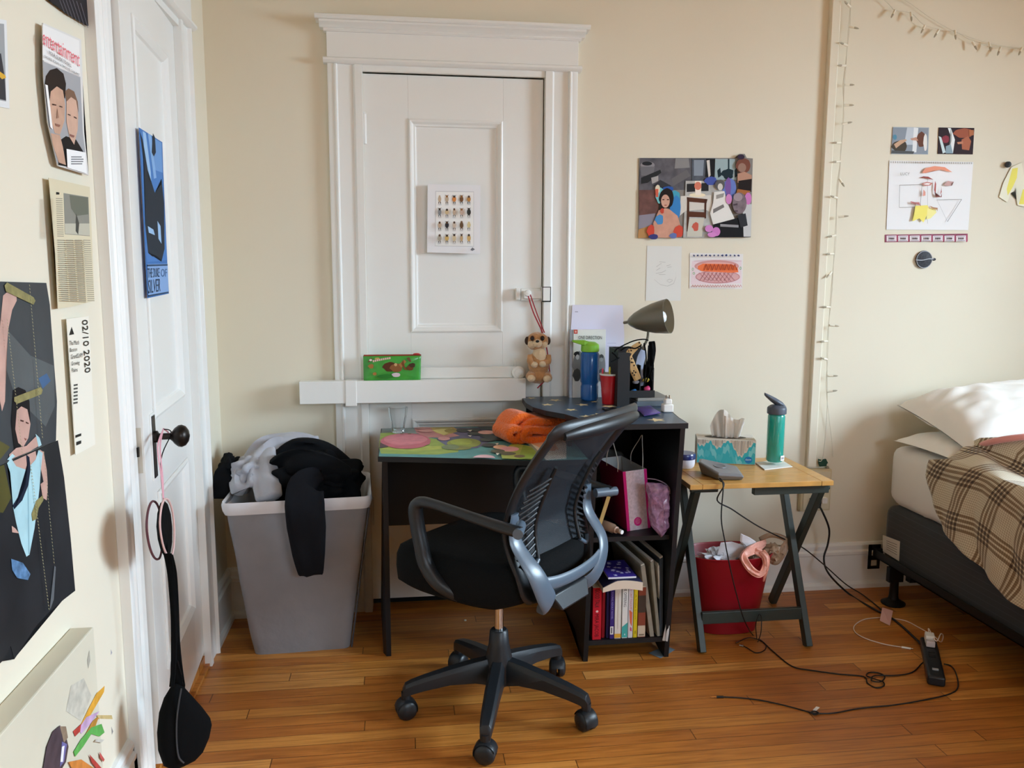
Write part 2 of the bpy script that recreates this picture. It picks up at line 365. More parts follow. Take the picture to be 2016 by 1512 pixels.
# ajar door in the left wall
d1 = bpy.data.objects.new('door_1', None); col.objects.link(d1); d1['kind'] = 'structure'
D1P = V((-.027, -.416, 0)); D1A = math.atan2(-.689, .043); d1.location = D1P; d1.rotation_euler = (0, 0, D1A)
DX = V((math.cos(D1A), math.sin(D1A), 0)); DN = V((-math.sin(D1A), math.cos(D1A), 0))
b = B(); xs0, xs1 = .148, .575
def dbox(x0_, x1_, z0_, z1_): b.box((x0_, -.035, z0_), (x1_, 0, z1_), trim)
dbox(0, xs0, .052, 2.165); dbox(xs1, .69, .052, 2.165); dbox(xs0, xs1, .052, .268); dbox(xs0, xs1, .788, .99); dbox(xs0, xs1, 2.045, 2.165)
b.build('door_leaf', None, d1, smooth=0, bevel=.0012)
for z0_, z1_ in ((.268, .788), (.99, 2.045)):
    b = B(); R = []
    for ins, d in ((0, 0), (0, .004), (.008, .007), (.016, .003), (.026, -.003), (.030, -.010), (.034, -.011)):
        R.append([V((xs0+ins, d, z0_+ins)), V((xs1-ins, d, z0_+ins)), V((xs1-ins, d, z1_-ins)), V((xs0+ins, d, z1_-ins))])
    b.rings(R, trim, cap=False); b.face(R[-1], trim); b.build('door_panel', None, d1, smooth=25)
for zc in (1.93, .30):
    b = B()
    for k in range(5): b.cyl((-.006, .007, zc-.05+k*.021), (-.006, .007, zc-.05+k*.021+.0185), .0085, m=trim, seg=12)
    b.lathe([(.004, 0), (.011, .002), (.012, .008), (.006, .016), (.001, .018)], (-.006, .007, zc+.055), trim, 12); b.lathe([(.001, -.018), (.006, -.016), (.012, -.008), (.011, -.002), (.004, 0)], (-.006, .007, zc-.05), trim, 12)
    b.box((-.004, 0, zc-.05), (.0, .003, zc+.055), trim)
    b.build('hinge', None, d1)
bronze = M('aged_bronze', '2a2522', .35, metal=.7, var=.35, vscale=40)
b = B(); b.box((.578, 0, .83), (.622, .004, 1.012), trim).box((.584, .004, .836), (.616, .0065, 1.006), bronze); b.build('knob_plate', None, d1, bevel=.001)
b = B(); b.lathe([(.016, 0), (.016, .008), (.009, .012), (.009, .040), (.014, .046), (.022, .052), (.0295, .062), (.0305, .070), (.026, .080), (.016, .087), (.004, .090)], (.600, .006, .948), bronze, 28, ax=(0, 1, 0)); b.build('door_knob', None, d1, label='dark bronze oval knob')
b = B(); b.box((.6885, -.028, .87), (.692, -.006, .99), M('painted_latch', 'c9c2b4', .5)).box((.690, -.022, .915), (.702, -.012, .940), bronze); b.build('latch', None, d1)
# ---- wiring channel and outlet on the back wall
chan = M('channel_paint', 'd6c7a4', .5)
b = B(); P = BW(1631, 0, -.02); x0 = 2.412
b.prism([(x0, 0, .56), (x0, -.020, .56), (x0+.004, -.023, .56), (x0+.036, -.023, .56), (x0+.040, -.020, .56), (x0+.040, 0, .56)], (0, 0, RZ-.56), wallm)
S(b.build('trim_3', None, smooth=30))
# ================================================================ desk: painted corner desk with raised shelf and open cabinet
blk = M('black_laminate', '17171a', .42, spec=.4, bump=.03, bscale=120)
DT = .772      # desktop height
US = .890      # upper shelf height
desk = thing('corner_desk', 'black corner desk with painted top, raised starry shelf and open cabinet by the door', 'desk', (.6, -.06, 0))
def rel(o, p): return V(p)-o.location
def part(b, name, par, m=None, **k):
    """build geometry given in world coordinates as a child of an unrotated empty"""
    bmesh.ops.translate(b.bm, verts=b.bm.verts, vec=-V(par.location)); return b.build(name, m, par, **k)
FLc, BLc = (.597, -.548), (.596, -.045)
front = [(.597, -.548), (.72, -.572), (.86, -.603), (1.0, -.640), (1.12, -.672), (1.30, -.672)]
top_o = [BLc]+front+[(1.32, -.045)]
b = B(); b.prism([(x, y, DT-.018) for x, y in top_o], (0, 0, .018), blk)
# painted picture on the desktop
def DTP(x, y, k=0): return FL(x, y, DT+.0002+.00012*k)
def clipfront(p):
    return p
bg = [(x*(1) , y) for x, y in top_o]
def inset(pts, d):
    c = V((sum(p[0] for p in pts)/len(pts), sum(p[1] for p in pts)/len(pts))); return [(p[0]+(c.x-p[0])*d, p[1]+(c.y-p[1])*d) for p in pts]
b.poly([(x, y, DT+.0002) for x, y in inset(top_o, .012)], I2('5d9a9b', .25, 12))
def ell(cx, cy, rx, ry, n=22, a0=0): return [(cx+rx*math.cos(2*math.pi*k/n+a0), cy+ry*math.sin(2*math.pi*k/n+a0)) for k in range(n)]
def wob(cx, cy, rx, ry, amp=.12, n=28, s=0):
    return [(cx+rx*(1+amp*noise.noise(V((math.cos(2*math.pi*k/n)*1.5, math.sin(2*math.pi*k/n)*1.5, s))))*math.cos(2*math.pi*k/n), cy+ry*(1+amp*noise.noise(V((math.cos(2*math.pi*k/n)*1.5, math.sin(2*math.pi*k/n)*1.5, s+5))))*math.sin(2*math.pi*k/n)) for k in range(n)]
k = 1
for c, pts in (('8d9a97', [(753, 841), (870, 840), (850, 862), (748, 862)]), ('9cb35a', [(749, 853), (770, 851), (800, 856), (872, 866), (905, 872), (902, 890), (860, 895), (800, 894), (750, 893), (746, 880)]),
        ('b4c15e', [(750, 884), (820, 888), (870, 884), (868, 878), (760, 879)]), ('6d6f8f', [(878, 842), (960, 842), (980, 862), (940, 882), (890, 884), (860, 866)]),
        ('c98f8f', [(815, 842), (862, 841), (905, 858), (880, 862), (840, 861), (820, 852)]), ('cdb06a', [(846, 840), (892, 840), (905, 848), (878, 857), (858, 852)]), ('e3dc8c', [(850, 847), (888, 841), (893, 847), (874, 857)]),
        ('b1a65a', ell(872, 841.5, 20, 2.6)), ('aa9f56', ell(888, 848, 13, 4)), ('96a24c', wob(915, 872, 34, 9)), ('a9bb55', wob(908, 870, 22, 6, s=3)), ('8d9150', wob(900, 882, 26, 4, s=9)), ('7d8f6a', ell(887, 880, 17, 5)),
        ('5a4a52', [(748, 872), (765, 868), (764, 880), (747, 882)]), ('c9707f', wob(800, 868, 50, 15, .1)), ('d98a97', wob(797, 865, 42, 11, .1, s=4)), ('c9707f', [(792, 880), (830, 877), (848, 866), (846, 874), (825, 881)]),
        ('8a5a2e', ell(791, 854, 4, .9)), ('8a5a2e', ell(806, 854, 4, .9)), ('d7a0a0', ell(874, 863.5, 12, 3.4)), ('d8a5a0', ell(830, 842, 14, 2.4)), ('d9a29c', ell(838, 848, 14, 3)),
        ('4d5350', ell(912, 847, 14, 3.6)), ('474d4a', ell(935, 846, 13, 3)), ('4d5350', ell(940, 853, 20, 3.4)), ('474d4a', ell(962, 858, 18, 3.4)), ('50554f', ell(960, 865, 16, 3.6)), ('484e4b', ell(963, 876, 14, 3.6)), ('4d5350', ell(985, 862, 22, 5)),
        ('e0b3aa', ell(958, 851, 17, 3.8)), ('4a5a60', [(938, 840), (985, 840), (988, 848), (950, 845)]), ('a3ad52', [(1010, 872), (1050, 880), (1060, 905), (990, 905), (985, 890)]), ('86a03c', [(1030, 876), (1055, 884), (1055, 904), (1020, 904)]),
        ('e5bfa0', ell(985, 880, 14, 4)), ('e2a9b4', ell(1003, 884, 19, 5)), ('5f6452', ell(980, 888, 14, 3.6)), ('595d48', ell(1000, 893, 16, 3.2)), ('6b5c45', ell(1023, 898, 11, 2.8)), ('55633e', ell(1040, 904.5, 15, 2)),
        ('e6bfc6', ell(953, 902, 22, 7)), ('f0e9da', [(920, 847), (930, 846), (926, 850)]), ('f0e9da', [(921, 857), (929, 857), (926, 860)]), ('f0e9da', [(975, 873), (982, 872), (979, 876)]), ('f0e9da', [(976, 892), (984, 892), (979, 896)])):
    pp = []
    for x, y in pts:
        q = DTP(x, y, k)
        if q.y < -.045 and not (q.y < -.55-.235*max(0, q.x-.6)): pp.append(q)
        else:
            q = q.copy(); q.y = min(max(q.y, -.545-.235*max(0, q.x-.6)), -.05); pp.append(q)
    b.poly(pp, I2(c, .12, 30)); k += 1
part(b, 'desktop', desk, smooth=0, bevel=0)
# left end panel: tapers to its foot, splayed a little
b = B(); b.prism([(.612, -.525, DT-.018), (.612, -.43, 0), (.600, -.40, 0), (.590, -.23, .07), (.585, -.10, .07), (.585, -.08, 0), (.585, -.06, 0), (.600, -.06, DT-.018)], (.017, .0, 0), blk)
part(b, 'end_panel', desk, smooth=0)
b = B(); b.box((.615, -.20, .42), (1.34, -.185, DT-.018), blk); part(b, 'modesty_panel', desk, smooth=0)
# upper shelf outline
us_o = [(1.172, -.045), (1.158, -.075), (1.153, -.20), (1.165, -.30), (1.20, -.385), (1.255, -.46), (1.283, -.54), (1.300, -.65), (1.315, -.682), (1.635, -.682), (1.640, -.57), (1.684, -.22), (1.70, -.045)]
starm = I2('dcc99c', .12, 40)
b = B(); b.prism([(x, y, US-.018) for x, y in us_o], (0, 0, .018), blk)
navy = M('navy_shelf_paint', '30465c', .33, spec=.5, var=.25, vscale=5)
b.poly([(x, y, US+.0002) for x, y in inset(us_o, .012)], navy)
for j, (x, y, r) in enumerate(((1046, 784, 9), (1093, 788, 11), (1078, 797, 10), (1147, 797, 11), (1124, 807, 10), (1199, 800, 13), (1156, 820, 11), (1181, 817, 14), (1232, 816, 10), (1290, 798, 10), (1293, 827, 13), (1165, 830, 9), (1170, 791, 7))):
    c = FL(x, y, US); R = r/FPX*2.95*1.5; a0 = random.random()*6
    b.poly([c+V((math.cos(a0+math.pi*q/5)*(R if q % 2 == 0 else R*.42), math.sin(a0+math.pi*q/5)*(R if q % 2 == 0 else R*.42), .0006)) for q in range(10)], starm)
part(b, 'raised_shelf', desk, smooth=0)
CX0, CX1, CYF, CYB = 1.315, 1.633, -.66, -.05
b = B(); b.prism([(CX1-.017, CYF, US-.018), (CX1-.017, -.56, 0), (CX1-.017, -.50, 0), (CX1-.017, -.42, .055), (CX1-.017, -.16, .055), (CX1-.017, -.10, 0), (CX1-.017, CYB, 0), (CX1-.017, CYB, US-.018)], (.017, 0, 0), blk)
part(b, 'side_panel', desk, smooth=0)
b = B(); b.prism([(CX0, CYF, US-.018), (CX0, -.56, 0), (CX0, -.50, 0), (CX0, -.42, .055), (CX0, -.16, .055), (CX0, -.10, 0), (CX0, CYB, 0), (CX0, CYB, US-.018)], (.017, 0, 0), blk)
part(b, 'side_panel', desk, smooth=0)
b = B(); b.box((CX0+.017, CYB-.006, .05), (CX1-.017, CYB, US-.018), blk); part(b, 'back_panel', desk, smooth=0)
SM, SB = .467, .075
b = B(); b.box((CX0+.017, -.575, SM-.017), (CX1-.017, CYB-.007, SM), blk); part(b, 'middle_shelf', desk, smooth=0)
b = B(); b.box((CX0+.017, -.555, SB-.017), (CX1-.017, CYB-.007, SB), blk); part(b, 'bottom_shelf', desk, smooth=0)
b = B(); b.box((1.175, -.075, DT+.0003), (CX0, -.063, US-.018), blk); part(b, 'back_rail', desk, smooth=0)
b = B(); b.box((1.268, -.46, DT+.0003), (1.283, -.42, US-.018), blk); part(b, 'shelf_post', desk, smooth=0)

# ================================================================ folding tray table
pine = M('yellow_pine', 'c2924f', .38, var=.16, vscale=6, stretch=(3, 30, 3), coat=.15)
green = M('dark_green_paint', '2c3531', .42, bump=.04, bscale=90)
TT = .650
tray = thing('tray_table', 'folding tray table with honey pine top and dark green crossed legs beside the black desk', 'table', (1.95, -.39, 0))
X0, X1, Y0, Y1 = 1.683, 2.221, -.588, -.206
b = B(); n = 5
for k in range(4): b.box((X0+.046, Y0+(Y1-Y0)*k/4+.0004, TT-.018), (X1-.046, Y0+(Y1-Y0)*(k+1)/4-.0004, TT), pine)
b.box((X0, Y0, TT-.018), (X0+.045, Y1, TT), pine).box((X1-.045, Y0, TT-.018), (X1, Y1, TT), pine)
part(b, 'table_top', tray, smooth=0, bevel=.0015)
def bar(P, Q, w_, t, m, up=(1, 0, 0)):
    P, Q = V(P), V(Q); z = (Q-P).normalized(); x = V(up)-z*z.dot(V(up)); x.normalize(); y = z.cross(x)
    return B().obox((P+Q)/2, (w_, t, (Q-P).length), (x, y, z), m)
zt = TT-.020
for x in (1.762, 2.176):
    part(bar((x+.004, -.245, zt-.006), (x+.004, -.545, .001), .024, .036, green), 'leg', tray, bevel=.002)
for x, x2 in ((1.722, 1.768), (2.200, 2.232)):
    part(bar((x, -.545, zt-.006), (x2, -.125, .001), .024, .036, green), 'leg', tray, bevel=.002)
part(B().box((1.774, -.513, .095), (2.166, -.495, .140), green), 'stretcher', tray, smooth=0, bevel=.002)
part(B().box((1.745, -.262, TT-.050), (2.180, -.238, TT-.0185), green), 'top_rail', tray, smooth=0, bevel=.002)
part(B().box((1.93, -.57, TT-.050), (2.215, -.545, TT-.0185), green), 'top_rail', tray, smooth=0, bevel=.002)
part(B().cyl((1.70, -.545, TT-.030), (1.80, -.545, TT-.030), .010, m=green), 'pivot', tray)
part(B().cyl((2.13, -.545, TT-.034), (2.225, -.545, TT-.034), .012, m=green), 'pivot', tray)

# ================================================================ bed
tick = M('charcoal_ticking', '25292f', .8, sheen=.2)
def stripes(m, scale, axis=2, c2='3b4047', wd=.06):
    nt = m.node_tree; N = nt.nodes.new; L = nt.links.new; b_ = nt.nodes['Principled BSDF']
    tc = N('ShaderNodeTexCoord'); sx = N('ShaderNodeSeparateXYZ'); L(tc.outputs['Object'], sx.inputs[0])
    a = N('ShaderNodeMath'); a.operation = 'MULTIPLY'; a.inputs[1].default_value = scale; L(sx.outputs[axis], a.inputs[0])
    f = N('ShaderNodeMath'); f.operation = 'FRACT'; L(a.outputs[0], f.inputs[0]); g = N('ShaderNodeMath'); g.operation = 'LESS_THAN'; g.inputs[1].default_value = wd; L(f.outputs[0], g.inputs[0])
    mx = N('ShaderNodeMix'); mx.data_type = 'RGBA'; L(g.outputs[0], mx.inputs[0]); mx.inputs[6].default_value = b_.inputs['Base Color'].default_value; mx.inputs[7].default_value = lin(c2)
    L(mx.outputs[2], b_.inputs['Base Color'])
stripes(tick, 44)
BX0, BX1, BYH, BYF = 2.742, 4.11, -.09, -2.02
steel = M('brown_black_steel', '1f1c1b', .45, metal=.6)
bed = thing('bed', 'low double bed with charcoal box spring and fitted white sheet, in the right corner', 'bed', (3.4, -1.05, 0))
def soft_box(lo, hi, r, m, amp=0, nu=46, n=4, fr=3, seed=0):
    """rounded box as a grid of rings along y"""
    b = B(); R = []; (x0, y0, z0), (x1, y1, z1) = lo, hi
    def ring(y, ins):
        pts = []; a, c, d, e = x0+ins, x1-ins, z0+ins*.6, z1-ins*.6
        for (cx, cz, s) in ((c-r, e-r, 0), (a+r, e-r, 1), (a+r, d+r, 2), (c-r, d+r, 3)):
            for k in range(5):
                t = math.pi/2*(s+k/4); pts.append(V((cx+r*math.cos(t), y, cz+r*math.sin(t))))
        q = []
        for k in range(len(pts)):
            p0, p1 = pts[k], pts[(k+1) % len(pts)]; m_ = max(1, int((p1-p0).length/.06))
            for j in range(m_): q.append(p0.lerp(p1, j/m_))
        return q
    ys = [(y0, r*.9), (y0+r*.12, r*.45), (y0+r*.45, r*.12), (y0+r, 0)]+[(y0+r+(y1-y0-2*r)*k/nu, 0) for k in range(1, nu)]+[(y1-r, 0), (y1-r*.45, r*.12), (y1-r*.12, r*.45), (y1, r*.9)]
    base = ring(y0+r, 0); cnt = len(base)
    cx_, cz_ = (x0+x1)/2, (z0+z1)/2
    for y, ins in ys:
        f = 1-ins/((x1-x0)/2); fz = 1-ins/((z1-z0)/2)
        rr = []
        for p in base:
            q = V((cx_+(p.x-cx_)*f, y, cz_+(p.z-cz_)*fz))
            if amp: 
                k = noise.noise(V((q.x*fr, q.y*fr, q.z*fr))+V((seed, 0, 0)))*amp
                if q.x < x0+.03: k += .0045*math.sin(46*(q.z-.9*q.y)+3*noise.noise(q*4))*max(0, 1-abs(q.y+.35)/.45)
                q += V(((1 if q.x > cx_ else -1)*k, 0, (1 if q.z > cz_ else -1)*k*.7))
            rr.append(q)
        R.append(rr)
    b.rings(R, m); return b
part(soft_box((BX0, BYF, .150), (BX1, BYH, .405), .035, tick, 0), 'box_spring', bed, smooth=60)
sheetm = M('white_cotton', 'e6e2de', .85, sheen=.2, bump=.12, bscale=14)
mb = soft_box((BX0+.012, BYF, .405), (BX1, BYH+.01, .665), .05, sheetm, .008, fr=7)
part(mb, 'mattress', bed, smooth=70, label='mattress in a white fitted sheet')
b = B(); b.box((BX0-.030, BYF, .165), (BX0-.002, BYH+.015, .169), steel).box((BX0-.030, BYF, .165), (BX0-.026, BYH+.015, .200), steel); part(b, 'side_rail', bed, smooth=0)
b = B(); b.box((BX0, -.30, .128), (BX1, -.27, .148), steel); part(b, 'cross_rail', bed, smooth=0)
b = B(); b.box((BX1+.002, BYF, .165), (BX1+.030, BYH+.015, .169), steel).box((BX1+.026, BYF, .165), (BX1+.030, BYH+.015, .200), steel); part(b, 'side_rail', bed, smooth=0)
# headboard bracket with slots
b = B(); bx_, by_ = BX0-.048, BYH+.02
for z0_, z1_, xa, xb in ((.105, .118, bx_, bx_+.055), (.145, .165, bx_, bx_+.055), (.190, .215, bx_, bx_+.055), (.105, .215, bx_, bx_+.014), (.105, .215, bx_+.043, bx_+.055)):
    b.box((xa, by_, z0_), (xb, by_+.004, z1_), steel)
b.box((bx_+.02, by_-.02, .165), (bx_+.055, by_, .200), steel)
part(b, 'headboard_bracket', bed, smooth=0)
legp = FL(1758, 1189, 0); lx, ly = legp.x, legp.y
for k, (x, y) in enumerate(((lx, ly), (BX0+.03, -1.75), (BX1-.04, -.25), (BX1-.04, -1.75))):
    b = B(); b.lathe([(.044, 0), (.049, .003), (.049, .008), (.034, .016), (.022, .024), (.0185, .04), (.0175, .10), (.026, .115)], (x, y, 0), steel, 20)
    b.box((x-.032, y-.012, .100), (x+.032, y+.012, .164), steel); part(b, 'leg', bed)
# law tag on the box spring
b = B(); b.face([LW(1738, 1053, BX0-.0015), LW(1772, 1066, BX0-.0015), LW(1770, 1105, BX0-.0015), LW(1738, 1085, BX0-.0015)], I('d9d2c8'))
for k in range(5): b.face([LW(1745, 1064+k*4, BX0-.002), LW(1766, 1072+k*4+k, BX0-.002), LW(1766, 1073+k*4+k, BX0-.002), LW(1745, 1065+k*4, BX0-.002)], I('6a6460'))
part(b, 'paper_tag', bed, smooth=0, label='white paper tag')
# pillows
pillm = M('pillow_cotton', 'e9e5df', .85, sheen=.25, bump=.1, bscale=10)
def pillow(name, c, sx, sy, sz, ang, tilt, label, m, seed=0, flat=1):
    b = B(); ca, sa = math.cos(ang), math.sin(ang); ct, st = math.cos(tilt), math.sin(tilt)
    def f(u, v, s):
        x = (u*2-1); y = (v*2-1); e = (1-abs(x)**3.2)**.55*(1-abs(y)**3.2)**.55 if abs(x) < 1 and abs(y) < 1 else 0
        z = s*(e+.012)*sz*(1 if s > 0 else flat)*(1+.16*noise.noise(V((x*2.2+seed, y*2.2, s))))+.016*sz/.1*noise.noise(V((x*6, y*5+seed, 3)))*e
        X = x*sx*(1+.05*abs(y)**2); Y = y*sy*(1+.06*abs(x)**2)
        z2 = z*ct+Y*st; Y2 = Y*ct-z*st
        return V(c)+V((X*ca-Y2*sa, X*sa+Y2*ca, z2))
    b.grid(lambda u, v: f(u, v, 1), 44, 30, m); b.grid(lambda u, v: f(u, v, -1), 44, 30, m)
    bmesh.ops.remove_doubles(b.bm, verts=b.bm.verts, dist=.0002)
    return b
o = pillow('pillow', (3.05, -.28, .690), .29, .16, .055, math.radians(3), 0, '', pillm, 5, .25).build('pillow', None, smooth=80)
tag(o, 'flat white pillow lying underneath the plump pillow', 'pillow')
o = pillow('pillow', (3.245, -.265, .775), .435, .215, .15, math.radians(4), math.radians(15), '', pillm, 1, .28).build('pillow', None, smooth=80)
tag(o, 'plump white pillow propped on top at the head of the bed', 'pillow')
# ================================================================ blankets
def plaid():
    m = bpy.data.materials.new('brown_plaid_wool'); m.use_nodes = True; nt = m.node_tree; N = nt.nodes.new; L = nt.links.new; b = nt.nodes['Principled BSDF']
    uv = N('ShaderNodeUVMap'); sx = N('ShaderNodeSeparateXYZ'); L(uv.outputs[0], sx.inputs[0])
    def mt(op, a, c):
        n = N('ShaderNodeMath'); n.operation = op
        for k, v in enumerate((a, c)):
            if isinstance(v, (int, float)): n.inputs[k].default_value = v
            else: L(v, n.inputs[k])
        return n.outputs[0]
    def band(co, per, marks, fine):
        f = mt('FRACT', mt('MULTIPLY', co, 1/per), 0); tot = None
        for lo, hi in marks:
            q = mt('MULTIPLY', mt('GREATER_THAN', f, lo), mt('LESS_THAN', f, hi)); tot = q if tot is None else mt('MAXIMUM', tot, q)
        g = mt('MULTIPLY', mt('LESS_THAN', mt('FRACT', mt('MULTIPLY', co, fine), 0), .45), .32)
        return mt('MAXIMUM', tot, g)
    mk = [(.02, .085), (.13, .195), (.24, .305), (.35, .41)]
    a = band(sx.outputs[0], .17, mk, 115); c = band(sx.outputs[1], .17, mk, 115)
    s = mt('MULTIPLY', mt('ADD', a, c), .5)
    r = N('ShaderNodeValToRGB'); e = r.color_ramp.elements; e[0].position = 0; e[0].color = lin('d6cbb2'); e[1].position = 1; e[1].color = lin('3f2c1e')
    k = e.new(.5); k.color = lin('8a7256'); L(s, r.inputs[0]); L(r.outputs[0], b.inputs['Base Color'])
    b.inputs['Roughness'].default_value = .95; b.inputs['Sheen Weight'].default_value = .3
    return m
plaidm = plaid()
def interp(x, xs, ys):
    if x <= xs[0]: return ys[0]
    for k in range(1, len(xs)):
        if x <= xs[k]: return ys[k-1]+(ys[k]-ys[k-1])*(x-xs[k-1])/(xs[k]-xs[k-1])
    return ys[-1]
SX = BX0-.012
ZT = .680
side = [LW(x, y, SX) for x, y in ((1862, 1045), (1885, 1066), (1930, 1110), (1995, 1179), (2040, 1215))]
hy = [-p.y for p in side]+[2.1]; hz = [p.z for p in side]+[side[-1].z-.01]
lead = [LW(x, y, SX) for x, y in ((1862, 1045), (1850, 1010), (1838, 965), (1829, 932))]
lz = [p.z for p in lead]; ly_ = [p.y for p in lead]
topb = [FL(x, y, z) for x, y, z in ((1829, 930, ZT), (1850, 913, ZT), (1905, 890, .71), (1960, 874, .77), (2016, 865, .80), (2080, 862, .81))]
tx = [p.x for p in topb]+[4.0]; ty = [p.y for p in topb]+[topb[-1].y]; tz = [p.z for p in topb]+[.81]
def blanket(u, v):
    if v < .38:
        s = v/.38; z0g = interp(hy[0], hy, hz)
        Yh = interp(z0g+(ZT-z0g)*s, lz, ly_); Y = Yh+(-1.99-Yh)*u; zb = interp(-Y, hy, hz)
        z = zb+(ZT-.008-zb)*s; t = math.pi/2
        amp = .016*(1-s)+.004
        X = SX-.004-amp*abs(math.sin(Y*17+1.2*math.sin(z*9)))-.006*noise.noise(V((Y*14, z*14, 0)))
        if s > .9: X += (s-.9)*.08
        return V((X, Y, z))
    s = (v-.38)/.62; X = SX+.004+(4.02-SX)*s**1.3; Yh = interp(X, tx, ty); Y = Yh+(-1.99-Yh)*u
    e = min(1, s*9)
    z = ZT+.004+e*(.030*max(0, math.sin(9*(X-2.72)-7*(Y+.5)+1.5*noise.noise(V((X*3, Y*3, 1)))))**2+.014*(.5+noise.noise(V((X*9, Y*9, 2)))))+.05*math.exp(-((X-2.99)/.05)**2-((Y+.66-.8*(X-2.99))/.15)**2)
    z += (interp(X, tx, tz)-ZT)*math.exp(-((Yh-Y)/.14)**2)
    return V((X, Y, z))
b = B(); b.grid(blanket, 130, 110, plaidm)
uvl = b.bm.loops.layers.uv.verify()
for f in b.bm.faces:
    for lp in f.loops:
        c = lp.vert.co; w_ = (c.x-SX)+c.z-.68 if c.x > SX+.003 else (c.z-.68)
        lp[uvl].uv = (c.y+.35*w_+.02*math.sin(w_*14), w_-.12*c.y+.02*math.sin(c.y*11))
tag(b.build('blanket', None, smooth=80, solid=.006), 'brown and cream plaid wool blanket spilling over the side of the bed', 'blanket')
pinkb = M('pink_fleece', 'dd9590', .9, sheen=.4, bump=.2, bscale=90)
b = B(); pts = [FL(x, y, z) for x, y, z in ((1886, 896, .70), (1920, 880, .735), (1960, 868, .785), (2016, 860, .815), (2080, 857, .825))]
b.tube(pts, [.006, .013, .015, .015, .015], pinkb, seg=14, flat=.8); b2 = b.build('blanket', None, smooth=80)
tag(b2, 'pink fleece blanket edge peeping out between pillow and plaid blanket', 'blanket')
# ================================================================ laundry hamper
grey = M('grey_hamper_canvas', '86868b', .85, bump=.25, bscale=22, sheen=.1, var=.06, vscale=9)
linerm = M('white_liner_cloth', 'dad9dd', .85, bump=.12, bscale=30)
def rrect(c4, r, n=5, per=8):
    """rounded quad ring from 4 corners (counter-clockwise)"""
    pts = []; c4 = [V(c) for c in c4]
    for k in range(4):
        p, a, d = c4[k], c4[k-1], c4[(k+1) % 4]; u = (a-p).normalized()*r; w_ = (d-p).normalized()*r
        for j in range(n+1):
            t = j/n; q = (p+u)*(1-t)**2+p*2*t*(1-t)+(p+w_)*t*t; pts.append(q)
    out = []
    for k in range(len(pts)):
        a, d = pts[k], pts[(k+1) % len(pts)]; out.append(a)
        if (k+1) % (n+1) == 0:
            for j in range(1, per): out.append(a.lerp(d, j/per))
    return out
hamper = thing('laundry_hamper', 'tapered grey canvas laundry hamper with white liner, standing in the left corner', 'hamper', (.30, -.24, 0))
Hb = [V((.128, -.362, 0)), V((.478, -.346, 0)), V((.470, -.10, 0)), V((.135, -.105, 0))]
Ht = [V((.070, -.480, .60)), V((.562, -.440, .60)), V((.545, -.085, .60)), V((.072, -.105, .60))]
def hring(t, r, grow=0):
    c = [Hb[k].lerp(Ht[k], t) for k in range(4)]; m_ = sum(c, V())/4
    c = [p+(p-m_).normalized()*grow for p in c]; R = rrect(c, r); 
    return R
b = B(); R = []
for k in range(0, 25):
    t = k/24; rr = []
    for p in hring(t, .035): 
        m_ = V((.30, -.25, p.z)); d = (p-m_).normalized(); wv = .006*noise.noise(V((p.x*7, p.y*7, p.z*6)))+.004*math.sin(30*(p.z+.6*p.x))*max(0, (p.x-.36))*5*t
        rr.append(p+d*wv)
    R.append(rr)
b.rings(R, grey, cap=False); b.face(R[0][::-1], grey)
part(b, 'canvas_body', hamper, smooth=70)
b = B(); b.rings([hring(.935, .035, .007), hring(.96, .035, .012), hring(.995, .035, .012), hring(1.012, .035, .007), hring(1.005, .035, .001), hring(.97, .035, -.004), hring(.78, .035, -.012)], linerm, cap=False)
part(b, 'liner', hamper, smooth=70)
b = B()
for c0, c1 in ((1, 1),): b.tube([Hb[1].lerp(Ht[1], t)+V((.003, .012, 0)) for t in (0, .25, .5, .75, .93)], .0035, M('dark_seam', '4a4a50', .8), seg=6)
part(b, 'corner_seam', hamper)
# bottom of the pile stays inside the hamper
blackc = M('black_jersey', '101114', .9, spec=.15, bump=.3, bscale=18)
black2 = M('charcoal_jersey', '17181d', .9, spec=.15, bump=.3, bscale=14)
greyc = M('grey_sweatshirt_fleece', 'a9a9b1', .95, sheen=.3, bump=.2, bscale=26)
def ribbon(pts, wd, th, m, b=None, up=(0, -1, 0), wob_=0, seg=18, sm=7):
    """thick soft band: pts centre line, wd list of half widths, th half thickness"""
    b = b or B(); pts = [V(p) for p in pts]; Q = []; Wd = []; n = len(pts)
    for k in range(n-1):
        p0, p1, p2, p3 = pts[max(k-1, 0)], pts[k], pts[k+1], pts[min(k+2, n-1)]
        for j in range(sm):
            t = j/sm; Q.append(.5*((2*p1)+(p2-p0)*t+(2*p0-5*p1+4*p2-p3)*t*t+(3*p1-p0-3*p2+p3)*t**3)); Wd.append(wd[k]*(1-t)+wd[k+1]*t)
    Q.append(pts[-1]); Wd.append(wd[-1]); R = []; N_ = len(Q)
    for k in range(N_):
        t = (Q[min(k+1, N_-1)]-Q[max(k-1, 0)]).normalized(); nrm = V(up)-t*t.dot(V(up)); nrm.normalize(); s = t.cross(nrm); e = .35 if k in (0, N_-1) else 1
        ring = []
        for j in range(seg):
            a = 2*math.pi*j/seg; cx, cy = math.cos(a), math.sin(a)
            cx = math.copysign(abs(cx)**.7, cx); cy = math.copysign(abs(cy)**.8, cy)
            w_ = wob_*noise.noise(V((Q[k].x*11+cx*1.6, Q[k].y*11, Q[k].z*11+cy)))
            ring.append(Q[k]+s*cx*Wd[k]*(1 if e == 1 else .94)+nrm*(cy*th*e*(1+.5*math.sin(cx*5+k*.2))+w_))
        R.append(ring)
    b.rings(R, m); return b
b = B(); b.blob((.35, -.25, .60), (.165, .125, .125), blackc, .22, 9, 5, 3)
